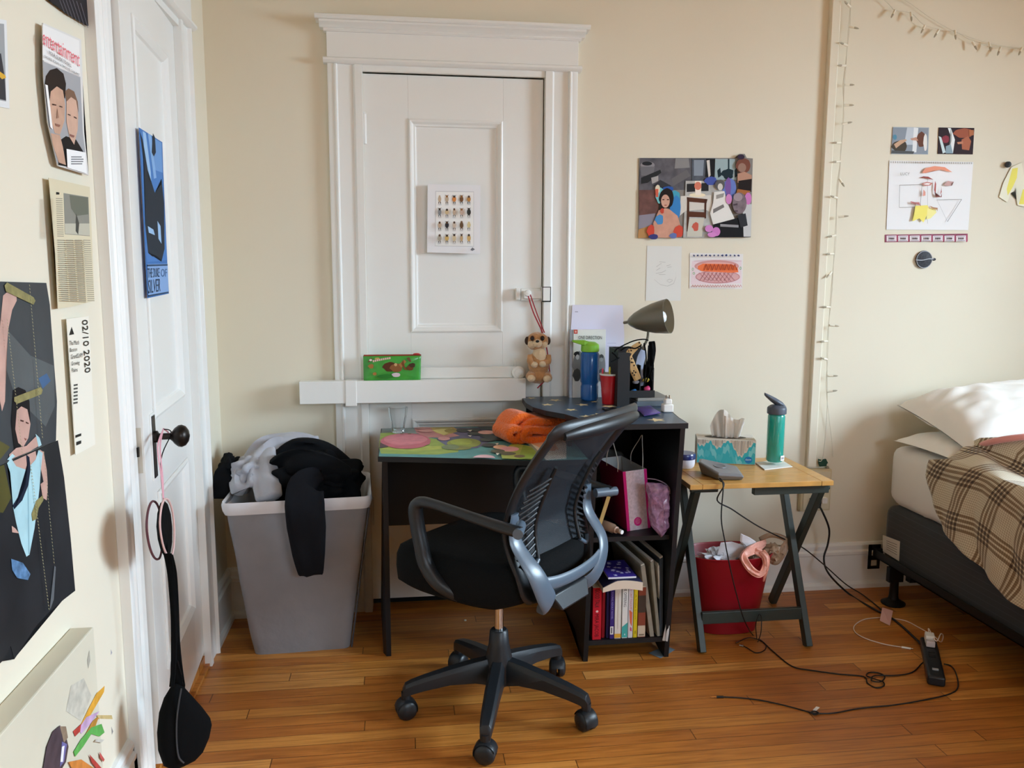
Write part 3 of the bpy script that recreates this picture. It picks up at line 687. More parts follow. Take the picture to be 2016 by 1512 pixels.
ribbon([(.22, -.24, .66), (.30, -.33, .70), (.40, -.34, .685), (.47, -.30, .645)], [.05, .06, .055, .04], .028, blackc, b, wob_=.02)
ribbon([(.46, -.20, .64), (.38, -.18, .70), (.28, -.19, .715), (.20, -.20, .66)], [.05, .05, .05, .04], .03, blackc, b, wob_=.02)
tag(b.build('black_trousers', None, smooth=80), 'crumpled black trousers heaped on top of the laundry hamper', 'clothing')
def HY(z): return Hb[1].y+(Ht[1].y-Hb[1].y)*z/.6-.04
pts = [V((.385, -.40, .655)), V((.350, -.475, .655)), V((.348, -.520, .605)), V((.350, -.510, .52)), V((.352, -.485, .42)), V((.355, -.468, .335))]
b = ribbon(pts, [.050, .062, .067, .066, .056, .042], .012, black2, wob_=.012); 
tag(b.build('black_shirt_sleeve', None, smooth=80), 'long black sleeve hanging down over the front of the hamper', 'clothing')
b = B(); ribbon([(.36, -.13, .735), (.27, -.15, .755), (.19, -.17, .745), (.13, -.22, .70), (.105, -.30, .655), (.12, -.38, .625)], [.03, .04, .045, .05, .05, .04], .018, greyc, b, up=(-.3, -.5, .8), wob_=.02)
ribbon([(.17, -.20, .73), (.18, -.28, .69), (.20, -.36, .64), (.215, -.415, .60)], [.04, .045, .05, .045], .014, greyc, b, up=(0, -.8, .5), wob_=.015)
b.blob((.12, -.25, .655), (.06, .085, .055), greyc, .25, 8, 4, 1)
tag(b.build('grey_sweatshirt', None, smooth=80), 'light grey sweatshirt tangled on the left of the hamper pile', 'clothing')
b = B(); b.blob((.045, -.22, .655), (.040, .07, .060), blackc, .25, 8, 4, 8)
ribbon([(.07, -.23, .67), (.04, -.29, .66), (.035, -.32, .58)], [.03, .035, .03], .012, blackc, b, wob_=.01)
tag(b.build('black_garment', None, smooth=80), 'small black garment drooping behind the left hamper corner', 'clothing')

# ================================================================ things on the left door and wall
def puffy(b, outline, n, th, m, steps=7, c=None, rough_=0):
    """inflated shape: outline ring of points, n outward normal, th half thickness"""
    n = V(n).normalized(); outline = [V(p) for p in outline]; c = c or sum(outline, V())/len(outline); i = b.mi(m)
    L_ = []; rg = rough_
    for s in range(-steps, steps+1):
        a = math.pi/2*s/steps; k = math.cos(a)**.6 if abs(s) < steps else .04; L_.append([c+(p-c)*k+n*(th*math.sin(a)+rg*noise.noise((c+(p-c)*k)*55+V((s*.3, 0, 0)))) for p in outline])
    b.rings(L_, m); return b
# blue poster on the door
def fnD(x, y, o): return PN(x, y, D1P+DN*o, DN)
inkblue, inkdk, inklt = I('3f6fb5'), I('26303c'), I('9cc0e6')
paper('poster', 'blue and black screen-print poster taped to the ajar left door', 'poster', fnD, [(273, 251), (319, 280), (323, 400), (332, 578), (290, 587), (282, 430)], I('4474b4'),
      [(I('4f7fc0'), [(276, 258), (317, 283), (321, 400), (329, 512), (290, 516), (284, 430)]), (inklt, [(281, 258), (287, 262), (297, 340), (300, 420), (290, 380)]), (I('6f9bd3'), [(300, 270), (318, 281), (320, 340), (306, 335)]), (I('86aede'), [(291, 262), (298, 267), (308, 350), (303, 352)]),
       (inkdk, [(276, 260), (281, 275), (284, 300), (291, 335), (290, 356), (299, 362), (305, 380), (312, 366), (319, 360), (318, 352), (323, 400), (324, 490), (318, 515), (312, 505), (300, 505), (292, 498), (286, 440), (288, 390), (284, 330)]),
       (inklt, [(291, 445), (302, 452), (305, 463), (293, 458)]), (inklt, [(310, 435), (316, 445), (318, 480), (312, 470)]), (inkdk, [(301, 262), (305, 270), (307, 300), (303, 308), (299, 300)]),
       (I('86a8d8'), [(290, 520), (330, 519), (332, 576), (292, 584)]), (I('2f4560'), [(290, 521), (330, 520), (330, 523), (290, 524.5)]), (I('2f4560'), [(292, 581), (332, 574), (332, 576.5), (292, 584.5)])],
      [('THE DUKE', (291, 547), (314, 545), (291, 528), I('2a3b52')), ('SILVER', (292, 578), (316, 573), (292, 551), I('2a3b52')), ('OF', (317, 545), (329, 544.5), (317, 529), I('4a6a96'))], gap=.009)
# date sheet
cream = I('e9e4d6')
k9 = I('2a2926')
def lines(x0, y0, x1, y1, n, wx, m, jit=.2):   # text-like rows as thin quads in px space, rows go down
    out = []
    for k in range(n):
        y = y0+(y1-y0)*k/n; f = 1-random.random()*jit; out.append((m, [(x0, y), (x0+(x1-x0)*f, y), (x0+(x1-x0)*f, y+(y1-y0)/n*wx), (x0, y+(y1-y0)/n*wx)]))
    return out
paper('event_ticket', 'long cream dated event sheet taped below the newspaper cutting', 'poster', fnL, [(130, 628), (174, 622), (178, 700), (181, 760), (187, 875), (148, 896), (143, 800)], cream,
      [(k9, [(141, 643), (146, 658), (136, 660)])]+[(I('55524b'), [(145, 757+7*k), (153, 755.5+7*k), (153, 759+7*k), (145, 760.5+7*k)]) for k in range(6)]+[(k9, [(149, 857), (160, 853), (160, 858), (149, 862)]), (k9, [(151, 870), (160, 867), (160, 873), (151, 877)])],
      [('02/10 2020', (162, 630), (168, 735), (173, 629), k9), ('The Moth', (137, 680), (156, 678), (137, 671), k9), ('Boston', (138, 693), (152, 691), (138, 685), k9), ('GrandSLAM', (140, 707), (163, 703), (140, 698), k9), ('Growing', (141, 720), (157, 717), (141, 712), k9), ('Pains', (142, 733), (153, 731), (142, 725), k9)], gap=.010)
# newspaper cutting
news = I('d8cdb0')
ly = [(I('8c8a80'), [(125, 380), (174, 388), (177, 465), (128, 461)]), (I('6d6f62'), [(137, 384), (173, 389), (174, 422), (150, 425), (140, 410)]), (I('bdb9a8'), [(127, 440), (176, 440), (177, 464), (128, 460)]), (I('4a4a44'), [(150, 420), (156, 440), (154, 462), (149, 455)]), (k9, [(111, 378), (117, 379), (117, 383), (111, 383)])]
for c0 in range(4):
    xa = 113+c0*17
    for k in range(30):
        y = 472+4.1*k; xx = xa+k*.28
        ly.append((I('9a9280'), [(xx, y), (xx+14, y+.5), (xx+14, y+2), (xx, y+1.6)]))
for k in range(19):
    y = 390+4.1*k; ly.append((I('9a9280'), [(110+k*.15, y), (123+k*.15, y+.5), (123+k*.15, y+2), (110+k*.15, y+1.6)]))
b_ = paper('newspaper_cutting', 'yellowed newspaper cutting with a street photo taped to the left wall', 'poster', fnL, [(95, 350), (104, 352), (176, 368), (180, 460), (185, 592), (150, 602), (113, 608), (108, 500)], news, ly, gap=.012)
# magazine cover
skin, skin2, hair = I2('c79f88', .12, 30), I2('cfa893', .1, 30), I('2b211c')
paper('magazine_cover', 'glossy magazine cover with two faces and pink lettering on the left wall', 'poster', fnL, [(82, 45), (157, 78), (160, 160), (163, 260), (172, 345), (112, 327), (92, 240), (84, 150)], I('dcd9d6'),
      [(I('e9e7e5'), [(84, 48), (156, 80), (158, 150), (84, 118)]), (I('a5a5a8'), [(84, 120), (158, 152), (163, 260), (168, 300), (150, 330), (112, 322), (94, 240), (86, 160)]),
       (I('1d1a1a'), [(112, 280), (130, 268), (150, 275), (165, 300), (168, 335), (115, 325)]),
       (hair, [(90, 150), (98, 138), (112, 134), (125, 145), (130, 165), (128, 195), (123, 180), (116, 172), (104, 178), (98, 205), (92, 190), (88, 165)]),
       (skin, [(100, 180), (112, 170), (124, 178), (128, 205), (127, 238), (118, 265), (108, 262), (100, 235), (97, 205)]), (skin, [(100, 262), (118, 266), (124, 290), (130, 325), (116, 320), (104, 285)]),
       (I('7d5f4c'), [(128, 180), (135, 174), (146, 180), (153, 200), (155, 222), (150, 200), (140, 190), (131, 200)]), (skin2, [(131, 200), (140, 191), (150, 198), (154, 225), (153, 255), (146, 285), (137, 270), (131, 240)]),
       (I('4b3329'), [(103, 204), (111, 206), (111, 208), (103, 207)]), (I('4b3329'), [(117, 208), (123, 210), (123, 212), (117, 210)]), (I('8f6455'), [(109, 243), (119, 246), (117, 250), (110, 248)]), (I('a47a66'), [(113, 212), (116, 232), (112, 233)]),
       (I('4b3329'), [(134, 224), (139, 226), (139, 228), (134, 226)]), (I('4b3329'), [(146, 229), (151, 232), (151, 234), (146, 231)]), (I('8f5f55'), [(138, 264), (147, 267), (145, 271), (139, 268)]),
       (I('f1efed'), [(89, 166), (94, 168), (104, 255), (99, 250)]), (I('f2f1f0'), [(131, 293), (168, 300), (171, 342), (133, 330)])]+lines(140, 308, 165, 326, 4, .45, I('77777a')),
      [('entertainment', (84, 86), (157, 131), (84, 55), I('e2707c')), ('YOUR GUIDE TO FALL', (96, 106), (141, 133), (96, 99), I('55504f')), ('SAOIRSE RONAN & TIMOTHEE CHALAMET', (88, 113), (157, 150), (88, 108), I('6a6666'))], th=.003, gap=.012)
# fringe-like dark print at the top, partial print at the left edge
paper('photo_print', 'dark curled photograph with streaky grey strokes at the top left', 'photograph', fnL, [(78, -20), (96, 2), (130, 27), (150, 39), (190, 62), (188, 48), (178, 20), (166, -20)], I('29262a'),
      [(I('6b6770'), [(110+8*k, -18+4*k), (111.3+8*k, -18+4*k), (128+7.6*k, 26+4.8*k), (127+7.6*k, 26+4.8*k)]) for k in range(7)], th=.004, gap=.006)
paper('photo_print', 'white-bordered photograph with a yellow detail cut off at the far left edge', 'photograph', fnL, [(-30, 32), (12, 40), (15, 130), (18, 214), (-30, 205)], I('dfe0e0'),
      [(I('9da0a2'), [(-25, 44), (8, 47), (11, 150), (12, 200), (-25, 192)]), (I('3d3c40'), [(-20, 110), (2, 105), (9, 150), (12, 198), (-20, 190)]), (I('d8a93c'), [(-4, 138), (10, 148), (12, 153), (4, 156), (-4, 148)])])
# trapeze poster in two sheets
def tag2(o): return o
blk2, fog = I2('25272b', .35, 6), I2('3c4044', .3, 5)
cyan = I2('a9cfd8', .1, 20)
arm = I2('c59f93', .12, 20); rope = I('a39d78'); wood = I2('8a8355', .25, 50)
def dots(x0, y0, x1, y1, n, s=1.0):
    return [(rope, [(x0+(x1-x0)*k/n-s, y0+(y1-y0)*k/n), (x0+(x1-x0)*(k+.45)/n+s*.2, y0+(y1-y0)*(k+.1)/n), (x0+(x1-x0)*(k+.6)/n+s, y0+(y1-y0)*(k+.6)/n), (x0+(x1-x0)*(k+.5)/n-s*.2, y0+(y1-y0)*(k+.55)/n)]) for k in range(n)]
paper('trapeze_poster', 'upper dark sheet of the trapeze performer poster with arm and wooden bar', 'poster', fnL, [(-40, 553), (45, 556), (90, 557), (97, 600), (104, 700), (111, 790), (109, 868), (60, 888), (-40, 935)], fog,
      [(I2('555a5c', .25, 5), [(15, 650), (60, 700), (106, 720), (108, 800), (90, 840), (30, 780), (10, 720)]), (I2('3f5f86', .2, 8), [(76, 745), (92, 735), (100, 750), (84, 765)]), (I2('5a5730', .3, 6), [(-30, 850), (20, 880), (0, 905), (-35, 920)]),
       (arm, [(6, 582), (14, 575), (32, 575), (33, 592), (24, 610), (16, 650), (11, 720), (10, 790), (4, 810), (-6, 760), (-4, 680), (4, 620)]), (I('1a1719'), [(26, 768), (36, 762), (50, 768), (58, 790), (60, 830), (45, 890), (28, 885), (22, 830)]),
       (arm, [(33, 808), (42, 800), (54, 806), (60, 835), (56, 862), (46, 880), (36, 872), (30, 845)]), (I('8e5a4e'), [(47, 862), (53, 864), (50, 868)]), (I('4a302b'), [(40, 826), (47, 828), (46, 831), (40, 829)]), (I('4a302b'), [(51, 830), (57, 833), (56, 835), (51, 833)]), (arm, [(18, 895), (32, 882), (52, 878), (72, 858), (76, 878), (60, 888), (20, 905)]), (cyan, [(70, 854), (78, 862), (82, 876), (76, 880)]), (cyan, [(14, 905), (24, 893), (30, 898), (20, 906)]),
       (wood, [(9, 562), (14, 556), (66, 585), (70, 592), (66, 600), (12, 574)]), (wood, [(28, 782), (80, 762), (84, 768), (82, 776), (34, 795), (28, 790)])]+dots(58, 560, 84, 865, 46, .9)+dots(14, 628, 44, 895, 42, .9), th=.0012, gap=.004)
paper('trapeze_poster', 'lower dark sheet of the trapeze performer poster with pale blue leotard', 'poster', fnL, [(-40, 935), (60, 890), (113, 867), (125, 940), (138, 1060), (147, 1163), (125, 1180), (98, 1203), (70, 1232), (27, 1298), (20, 1272), (3, 1302), (-40, 1345)], blk2,
      [(I2('4f4c26', .35, 6), [(-35, 930), (8, 915), (22, 980), (6, 1010), (-35, 1000)]), (arm, [(26, 908), (70, 888), (76, 925), (60, 935), (34, 930)]), (arm, [(78, 885), (86, 890), (92, 925), (94, 955), (86, 950), (80, 920)]),
       (cyan, [(14, 912), (22, 902), (32, 918), (52, 925), (70, 905), (76, 886), (84, 892), (80, 930), (78, 960), (72, 1010), (68, 1040), (58, 1092), (52, 1096), (42, 1070), (32, 1030), (26, 1000), (22, 960), (20, 930)]), (I('88b0bd'), [(56, 935), (58, 1090), (56, 1092), (54, 940)]), (I('1c2436'), [(52, 895), (58, 900), (60, 925), (56, 955), (44, 985), (28, 1003), (25, 995), (40, 978), (50, 955), (54, 925)]),
       (arm, [(80, 953), (90, 945), (94, 958), (92, 985), (84, 980)]), (wood, [(62, 1012), (72, 985), (84, 975), (86, 984), (76, 1000), (72, 1022), (64, 1026)]), (arm, [(23, 1035), (30, 1040), (38, 1050), (24, 1048)]), (I2('5a7fa8', .5, 60), [(22, 1100), (45, 1108), (60, 1130), (55, 1142), (34, 1138), (24, 1122)]), (I('5f6266'), [(107, 1114), (110, 1116), (106, 1180), (99, 1200), (98, 1196)])]+dots(60, 910, 97, 1203, 46, .9)+dots(86, 888, 107, 1112, 34, .7), th=.0012, gap=.004)
# canvas painting leaning from the wall at the bottom left
cm = I2('d3cebb', .05, 4)
cv = thing('canvas_painting', 'unframed cream canvas with colourful abstract brush strokes, low on the left wall', 'painting', (0, -1.7, .4))
XO = .022
b = B(); pts = [LW(x, y, WX+.001) for x, y in ((192, 1237), (225, 1372), (255, 1560), (-60, 1620), (-60, 1502))]
po = [LW(x, y, XO) for x, y in ((168, 1252), (216, 1400), (250, 1600), (-60, 1640), (-60, 1500))]
tl, tr, = LW(-60, 1500, XO), LW(190, 1240, XO)
ytop = (tl.z+tr.z)/2; Ya, Yb = LW(185, 1240, XO).y, LW(-60, 1500, XO).y
b.box((WX+.001, -2.5, .06), (XO, Ya, ytop), cm); part(b, 'canvas', cv, smooth=0, bevel=.003)
b = B(); kk = [0]
def stroke(c, pts):
    kk[0] += 1; b.poly([LW(x, y, XO+.0003+.0002*kk[0]) for x, y in pts], I2(c, .2, 40))
def sh(x, y): return (x, y)
for c, pts in (('c3c0b3', [(140, 1350), (165, 1335), (180, 1370), (160, 1420), (130, 1400)]), ('a9a69a', [(176, 1280), (178, 1300), (174, 1316), (172, 1300)]), ('9b98a0', [(218, 1278), (221, 1285), (218, 1290)]),
       ('d9a23e', [(160, 1425), (172, 1400), (190, 1365), (206, 1350), (205, 1362), (190, 1388), (176, 1412), (164, 1430)]), ('c3a3c6', [(155, 1435), (170, 1412), (196, 1400), (178, 1425), (160, 1445)]), ('b8463f', [(144, 1440), (160, 1425), (158, 1440), (148, 1450)]), ('b8863c', [(166, 1450), (182, 1420), (196, 1408), (188, 1430), (172, 1450)]),
       ('5faa55', [(145, 1480), (160, 1455), (180, 1432), (200, 1425), (206, 1442), (196, 1450), (180, 1445), (164, 1470), (148, 1490)]), ('c9b27c', [(190, 1408), (220, 1408), (222, 1416), (195, 1415)]), ('4d4148', [(85, 1512), (92, 1470), (104, 1440), (118, 1428), (128, 1440), (135, 1470), (130, 1500), (112, 1530), (85, 1540)]), ('8f7c68', [(118, 1430), (130, 1430), (134, 1452), (126, 1462)]), ('6d6aa0', [(122, 1460), (132, 1465), (126, 1500), (118, 1510)]),
       ('e6e6ee', [(122, 1470), (127, 1468), (124, 1500), (119, 1500)]), ('cf8440', [(135, 1500), (160, 1495), (185, 1512), (150, 1530)]), ('b5453e', [(176, 1485), (188, 1498), (200, 1512), (192, 1516), (180, 1500)]), ('c25a55', [(196, 1480), (206, 1495), (204, 1500), (197, 1492)]), ('8f8c88', [(219, 1430), (223, 1440), (220, 1447)]), ('c2bfb4', [(190, 1455), (206, 1456), (200, 1462), (186, 1460)])):
    stroke(c, pts)
part(b, 'paint_strokes', cv, smooth=0, recalc=False, label='colourful painted brush strokes')
# ---- things hanging from the bronze knob
knob = PN(332, 852, D1P+DN*.07, DN)
pinkr = M('pink_ribbon', 'd49aa6', .6); blkf = M('black_canvas', '0b0b0c', .9, spec=.1, bump=.15, bscale=60)
Kx = D1P+DX*.600+DN*.030+V((0, 0, .957))
def HB(x, y, o=.075): return PN(x, y, D1P+DN*o, DN)
hat = thing('eye_mask', 'black eye mask with pink piping hanging by a pink ribbon from the bronze knob', 'eye mask', HB(322, 1045))
b = B()
for dx in (-1.2, 1.2): b.tube([Kx+DX*dx*.002+V((0, 0, .012)), HB(313+dx*2, 880, .045), HB(319+dx, 940, .06), HB(322, 990, .075)], .0022, pinkr, seg=6, flat=.5)
b.tube([Kx+DX*(.003)+V((0, 0, -.008))+DN*.0, Kx+DN*.012+V((0, 0, .0)), Kx+V((0, 0, .012))], .002, pinkr, seg=6)
part(b, 'ribbon', hat)
ol = [HB(x, y) for x, y in ((322, 985), (329, 992), (335, 1012), (338, 1040), (338, 1070), (334, 1095), (326, 1098), (318, 1085), (312, 1062), (309, 1035), (311, 1008), (316, 990))]
b = B(); puffy(b, ol, DX-DN*.3, .012, blkf); part(b, 'mask_body', hat, smooth=80)
b = B(); b.tube([p+(DX-DN*.3)*-.012 for p in ol], .0028, M('pink_piping', 'd9b3b0', .7), seg=6, close=True); b.tube([p+V((0, 0, 0))-DN*.022+DX*.004 for p in ol], .0028, M('burgundy_piping', '5a3038', .7), seg=6, close=True); part(b, 'piping', hat, label='pale pink piping')
_bp, _bn = HB(346, 1352, .085), V((.55, -.83, 0)).normalized()
def BG(x, y, o=0): return PN(x, y, _bp+_bn*o, _bn)
bag = thing('crossbody_bag', 'black crescent crossbody bag with long strap hanging low on the left door', 'bag', BG(362, 1430))
ol = [BG(x, y) for x, y in ((338, 1352), (348, 1346), (362, 1352), (380, 1372), (398, 1392), (413, 1412), (416, 1425), (411, 1450), (398, 1480), (382, 1497), (360, 1508), (340, 1516), (322, 1508), (312, 1480), (310, 1445), (314, 1405), (324, 1375))]
b = B(); puffy(b, ol, _bn, .030, blkf); part(b, 'bag_body', bag, smooth=70)
b = B(); off = -DX*.032
b.tube([BG(x, y, .031) for x, y in ((357, 1356), (352, 1385), (348, 1420), (348, 1460), (352, 1490), (362, 1502))], .0022, M('dull_zip', '3a3a3e', .5, metal=.3), seg=6); part(b, 'zip', bag)
b = B(); ribbon([HB(x, y, .085) for x, y in ((330, 1090), (336, 1130), (341, 1200), (343, 1260), (341, 1320), (338, 1352))], [.010, .008, .007, .008, .006, .006], .002, blkf, b, up=DX)
ribbon([HB(x, y, .080) for x, y in ((334, 1092), (342, 1130), (346, 1200), (348, 1260), (352, 1310), (358, 1352))], [.008, .008, .008, .008, .009, .009], .002, blkf, b, up=DX)
ribbon([HB(x, y, .085) for x, y in ((343, 1300), (347, 1330), (350, 1350))], [.008, .014, .012], .004, blkf, b, up=DX)
b.tube([HB(x, y, .085) for x, y in ((356, 1340), (362, 1350), (364, 1365))], .0022, blkf, seg=6)
b.tube([Kx+V((0, 0, .012))+DX*.004, Kx+DX*.004+DN*.02, HB(317, 905, .045), HB(322, 990, .06), HB(330, 1090, .082)], .0015, blkf, seg=6)
part(b, 'strap', bag, smooth=60)
# ================================================================ office chair
CHA = 47.0
CH = thing('office_chair', 'black mesh-back swivel office chair with loop armrests pulled out from the desk', 'chair', (.976, -.84, 0), math.radians(CHA))
blp = M('black_plastic', '1b1e22', .40, spec=.5, bump=.04, bscale=200)
blp2 = M('dark_plastic_sky_sheen', '51606f', .36, spec=.9)  # dark plastic, with the sky's reflection lightened into its base colour
seatm = M('black_seat_fabric', '0f1011', .95, spec=.15, bump=.2, bscale=200)
chrome = M('chrome', 'c8c8c8', .12, metal=1)
def chp(b, name, **k): return b.build(name, None, CH, **k)
for q in range(5):
    a = math.radians(-32+72*q-CHA); r_, s_ = V((math.cos(a), math.sin(a), 0)), V((-math.sin(a), math.cos(a), 0)); b = B(); R = []
    for r, zc, h, w_ in ((.022, .135, .090, .044), (.08, .138, .066, .048), (.16, .130, .048, .046), (.24, .114, .040, .042), (.278, .104, .038, .038), (.298, .096, .036, .034), (.306, .084, .026, .028)):
        R.append([r_*r+s_*x*w_/2+V((0, 0, zc+z*h/2)) for x, z in ((-1, -1), (1, -1), (1, .5), (.62, 1), (-.62, 1), (-1, .5))])
    b.rings(R, blp); chp(b, 'base_leg', smooth=35, bevel=.001)
    b = B(); c = r_*.296; ax = (r_*math.cos(1+q*1.3)+s_*math.sin(1+q*1.3)).normalized(); z0 = V((0, 0, .0322))
    b.cyl(c+V((0, 0, .058)), c+V((0, 0, .088)), .015, m=blp, seg=16)
    for sg in (-1, 1): b.lathe([(.004, -.001), (.026, 0), (.0318, .004), (.0318, .015), (.026, .022), (.013, .0255), (.001, .026)], c+z0+ax*.003*sg, blp, 24, ax=ax*sg)
    nrm = ax.cross(V((0, 0, 1)))
    R = []
    for t in [math.pi*k/12 for k in range(-1, 12)]:
        d = nrm*math.cos(t)+V((0, 0, 1))*math.sin(t)
        R.append([c+z0+d*.0325+ax*x for x in (-.022, -.014, 0, .014, .022)]+[c+z0+d*.0355+ax*x for x in (.014, 0, -.014)])
    b.rings(R, blp); chp(b, 'caster', smooth=50)
b = B(); b.lathe([(.030, .085), (.044, .095), (.042, .18), (.033, .22), (.029, .265), (.024, .270), (.015, .270)], (0, 0, 0), blp, 28); chp(b, 'column_cover')
b = B(); b.cyl((0, 0, .262), (0, 0, .42), .0145, m=chrome, seg=24); chp(b, 'gas_cylinder', label='chrome gas cylinder')
b = B(); b.box((-.08, -.12, .415), (.08, .10, .455), blp); b.tube([(.06, .03, .43), (.20, .04, .43), (.25, .05, .42)], .006, blp, seg=8); chp(b, 'tilt_mechanism', bevel=.006)
# seat cushion
def sup(t, a, b_, n=3.2):
    c, s = math.cos(t), math.sin(t); return a*math.copysign(abs(c)**(2/n), c), b_*math.copysign(abs(s)**(2/n), s)
b = B(); R = []
for z, s in ((.436, .80), (.439, .92), (.455, .985), (.50, 1.0), (.535, .995), (.556, .955), (.566, .86), (.570, .6), (.571, .3), (.571, .05)):
    rr = []
    for j in range(56):
        x, y = sup(2*math.pi*j/56, .250*s, .272*s); y += .030; wf = max(0, y-.16)
        rr.append(V((x, y, z-wf*wf*1.6+.035*max(0, abs(x)-.12)*3*(1 if z > .54 else 0)*s+max(0, -y-.14)*.25)))
    R.append(rr)
b.rings(R, seatm); chp(b, 'seat', smooth=60)
# back: profile in z
zs = [.49, .55, .61, .67, .745, .82, .89, .950]
ysb = [-.235, -.225, -.205, -.195, -.215, -.255, -.305, -.352]
ws = [.165, .180, .190, .196, .202, .210, .218, .222]
def yb(z): return interp(z, zs, ysb)
def wb(z): return interp(z, zs, ws)
def bp(x, z, d=0): return V((x, yb(z)+.38*x*x-d*1.0+.0, z+.10*x*x*0))
outl = []
for z in zs: outl.append((wb(z), z))
outl += [(.221, .966), (.205, .980), (.15, .984), (.07, .986), (0, .987), (-.07, .986), (-.15, .984), (-.205, .980), (-.221, .966)]
for z in zs[::-1]: outl.append((-wb(z), z))
outl += [(-.12, .478), (0, .470), (.12, .478)]
def bq(x, z, d=0):
    if z <= .950: y = yb(z)
    else: y = -.352-(z-.950)*.8
    return V((x, y+.55*x*x-d, z))
b = B(); b.tube([bq(x, z) for x, z in outl], [.0245]*len(outl), blp, seg=12, sm=4, flat=.42, up=(0, 1, .0), close=True); chp(b, 'back_frame', smooth=60)
b = B(); b.tube([bq(x, z, .008)+V((0, 0, -.012)) for x, z in outl[9:16]], [.012, .018, .021, .021, .021, .018, .012], blp, seg=10, sm=4, flat=.8, up=(0, 1, 0)); chp(b, 'top_rail', smooth=60)
meshm = M('black_back_mesh', '20262d', .6, spec=.4)
def mesh_alpha(m):
    nt = m.node_tree; N = nt.nodes.new; L = nt.links.new; b_ = nt.nodes['Principled BSDF']; tc = N('ShaderNodeUVMap'); sx = N('ShaderNodeSeparateXYZ'); L(tc.outputs[0], sx.inputs[0]); o = []
    for k, s in ((0, 150), (1, 190)):
        a = N('ShaderNodeMath'); a.operation = 'MULTIPLY'; a.inputs[1].default_value = s; L(sx.outputs[k], a.inputs[0])
        f = N('ShaderNodeMath'); f.operation = 'FRACT'; L(a.outputs[0], f.inputs[0]); g = N('ShaderNodeMath'); g.operation = 'GREATER_THAN'; g.inputs[1].default_value = .52; L(f.outputs[0], g.inputs[0]); o.append(g)
    mu = N('ShaderNodeMath'); mu.operation = 'MULTIPLY'; L(o[0].outputs[0], mu.inputs[0]); L(o[1].outputs[0], mu.inputs[1])
    sb = N('ShaderNodeMath'); sb.operation = 'SUBTRACT'; sb.inputs[0].default_value = 1; L(mu.outputs[0], sb.inputs[1]); L(sb.outputs[0], b_.inputs['Alpha'])
mesh_alpha(meshm)
b = B(); b.grid(lambda u, v: bq((u*2-1)*(wb(.48+.48*v)-.006), .480+.49*v, -.006), 20, 40, meshm, uv=True); chp(b, 'back_mesh', smooth=80, label='see-through black mesh')
for sg in (-1, 1):
    b = B()
    for k in range(13):
        z = .575+.0185*k; b.tube([bq(sg*.185, z, .014), bq(sg*.150, z+.016, .018), bq(sg*.115, z+.030, .016)], .0038, blp, seg=6, sm=2)
    b.tube([bq(sg*.115, .58, .016), bq(sg*.108, .68, .018), bq(sg*.112, .80, .016), bq(sg*.125, .86, .012)], .006, blp, seg=8)
    b.tube([bq(sg*.115, .58, .016), bq(sg*.150, .560, .016), bq(sg*.178, .575, .012)], .007, blp2, seg=8)
    chp(b, 'side_vent', smooth=60)
# rear yoke
b = B()
for sg in (-1, 1):
    b.tube([bq(sg*.200, .73, .012), bq(sg*.198, .65, .026), V((sg*.190, -.262, .57)), V((sg*.160, -.275, .505)), V((sg*.115, -.262, .455)), V((sg*.06, -.20, .425))], [.018, .027, .031, .034, .034, .030], blp2, seg=12, flat=.28, up=(0, 1, .2))
b.tube([V((-.180, -.268, .535)), V((-.10, -.280, .522)), V((0, -.285, .518)), V((.10, -.280, .522)), V((.180, -.268, .535))], [.019]*5, blp2, seg=12, flat=.35, up=(0, 1, 0))
chp(b, 'rear_yoke', smooth=60, label='dark satin rear yoke with sky reflection in its colour')
b = B(); b.hexa([(-.075, -.285, .425), (.075, -.285, .425), (.075, -.08, .425), (-.075, -.08, .425), (-.10, -.262, .475), (.10, -.262, .475), (.08, -.08, .452), (-.08, -.08, .452)], blp); chp(b, 'back_bracket', bevel=.006)
for sg in (-1, 1):
    b = B(); x = sg*.262
    b.tube([(x*.97, -.258, .702), (x, -.20, .708), (x*1.02, -.10, .720), (x*1.02, -.02, .728), (x*1.01, .04, .732), (x*1.01, .088, .730), (x*1.01, .108, .708), (x, .104, .655), (x, .090, .60), (x*.99, .075, .545), (x*.95, .03, .490), (x*.78, -.03, .452), (x*.5, -.05, .446)],
           [.016, .016, .015, .0145, .0145, .017, .021, .021, .021, .022, .022, .020, .016], blp, seg=12, sm=5, flat=1.15, up=(1, 0, 0))
    chp(b, 'armrest', smooth=60)
    b = B(); b.cyl((x*1.04, -.262, .702), (sg*.205, -.225, .704), .0145, m=blp2, seg=16); chp(b, 'armrest_joint')
# ================================================================ ledge across the door and its things
b = B(); b.box((.288, -.080, .880), (1.172, -.034, .968), trim).box((.463, -.084, .870), (.506, -.034, .970), trim).box((.60, -.034, .968), (1.137, -.012, 1.012), trim)
S(b.build('trim_5', None, smooth=0, bevel=.002))
pouch = thing('zip_pouch', 'bright green zip pouch with cartoon animal print standing on the white ledge', 'pouch', (.645, -.062, .97))
grn = M('green_vinyl', '3d9a3a', .3, var=.15, vscale=30, coat=.3)
Yp = -.074
b = B(); p = [BW(x, y, -.062) for x, y in ((715, 700), (829, 699), (828, 751), (716, 751))]
nn = V((0, -1, 0)); ring = []
for k in range(4):
    for j in range(8): ring.append(p[k].lerp(p[(k+1) % 4], j/8))
puffy(b, ring, nn, .012, grn, steps=5); part(b, 'pouch_body', pouch, smooth=70)
b = B(); kk = 0
def pp_(x, y, k=0): return BW(x, y, -.0748-.0002*k)
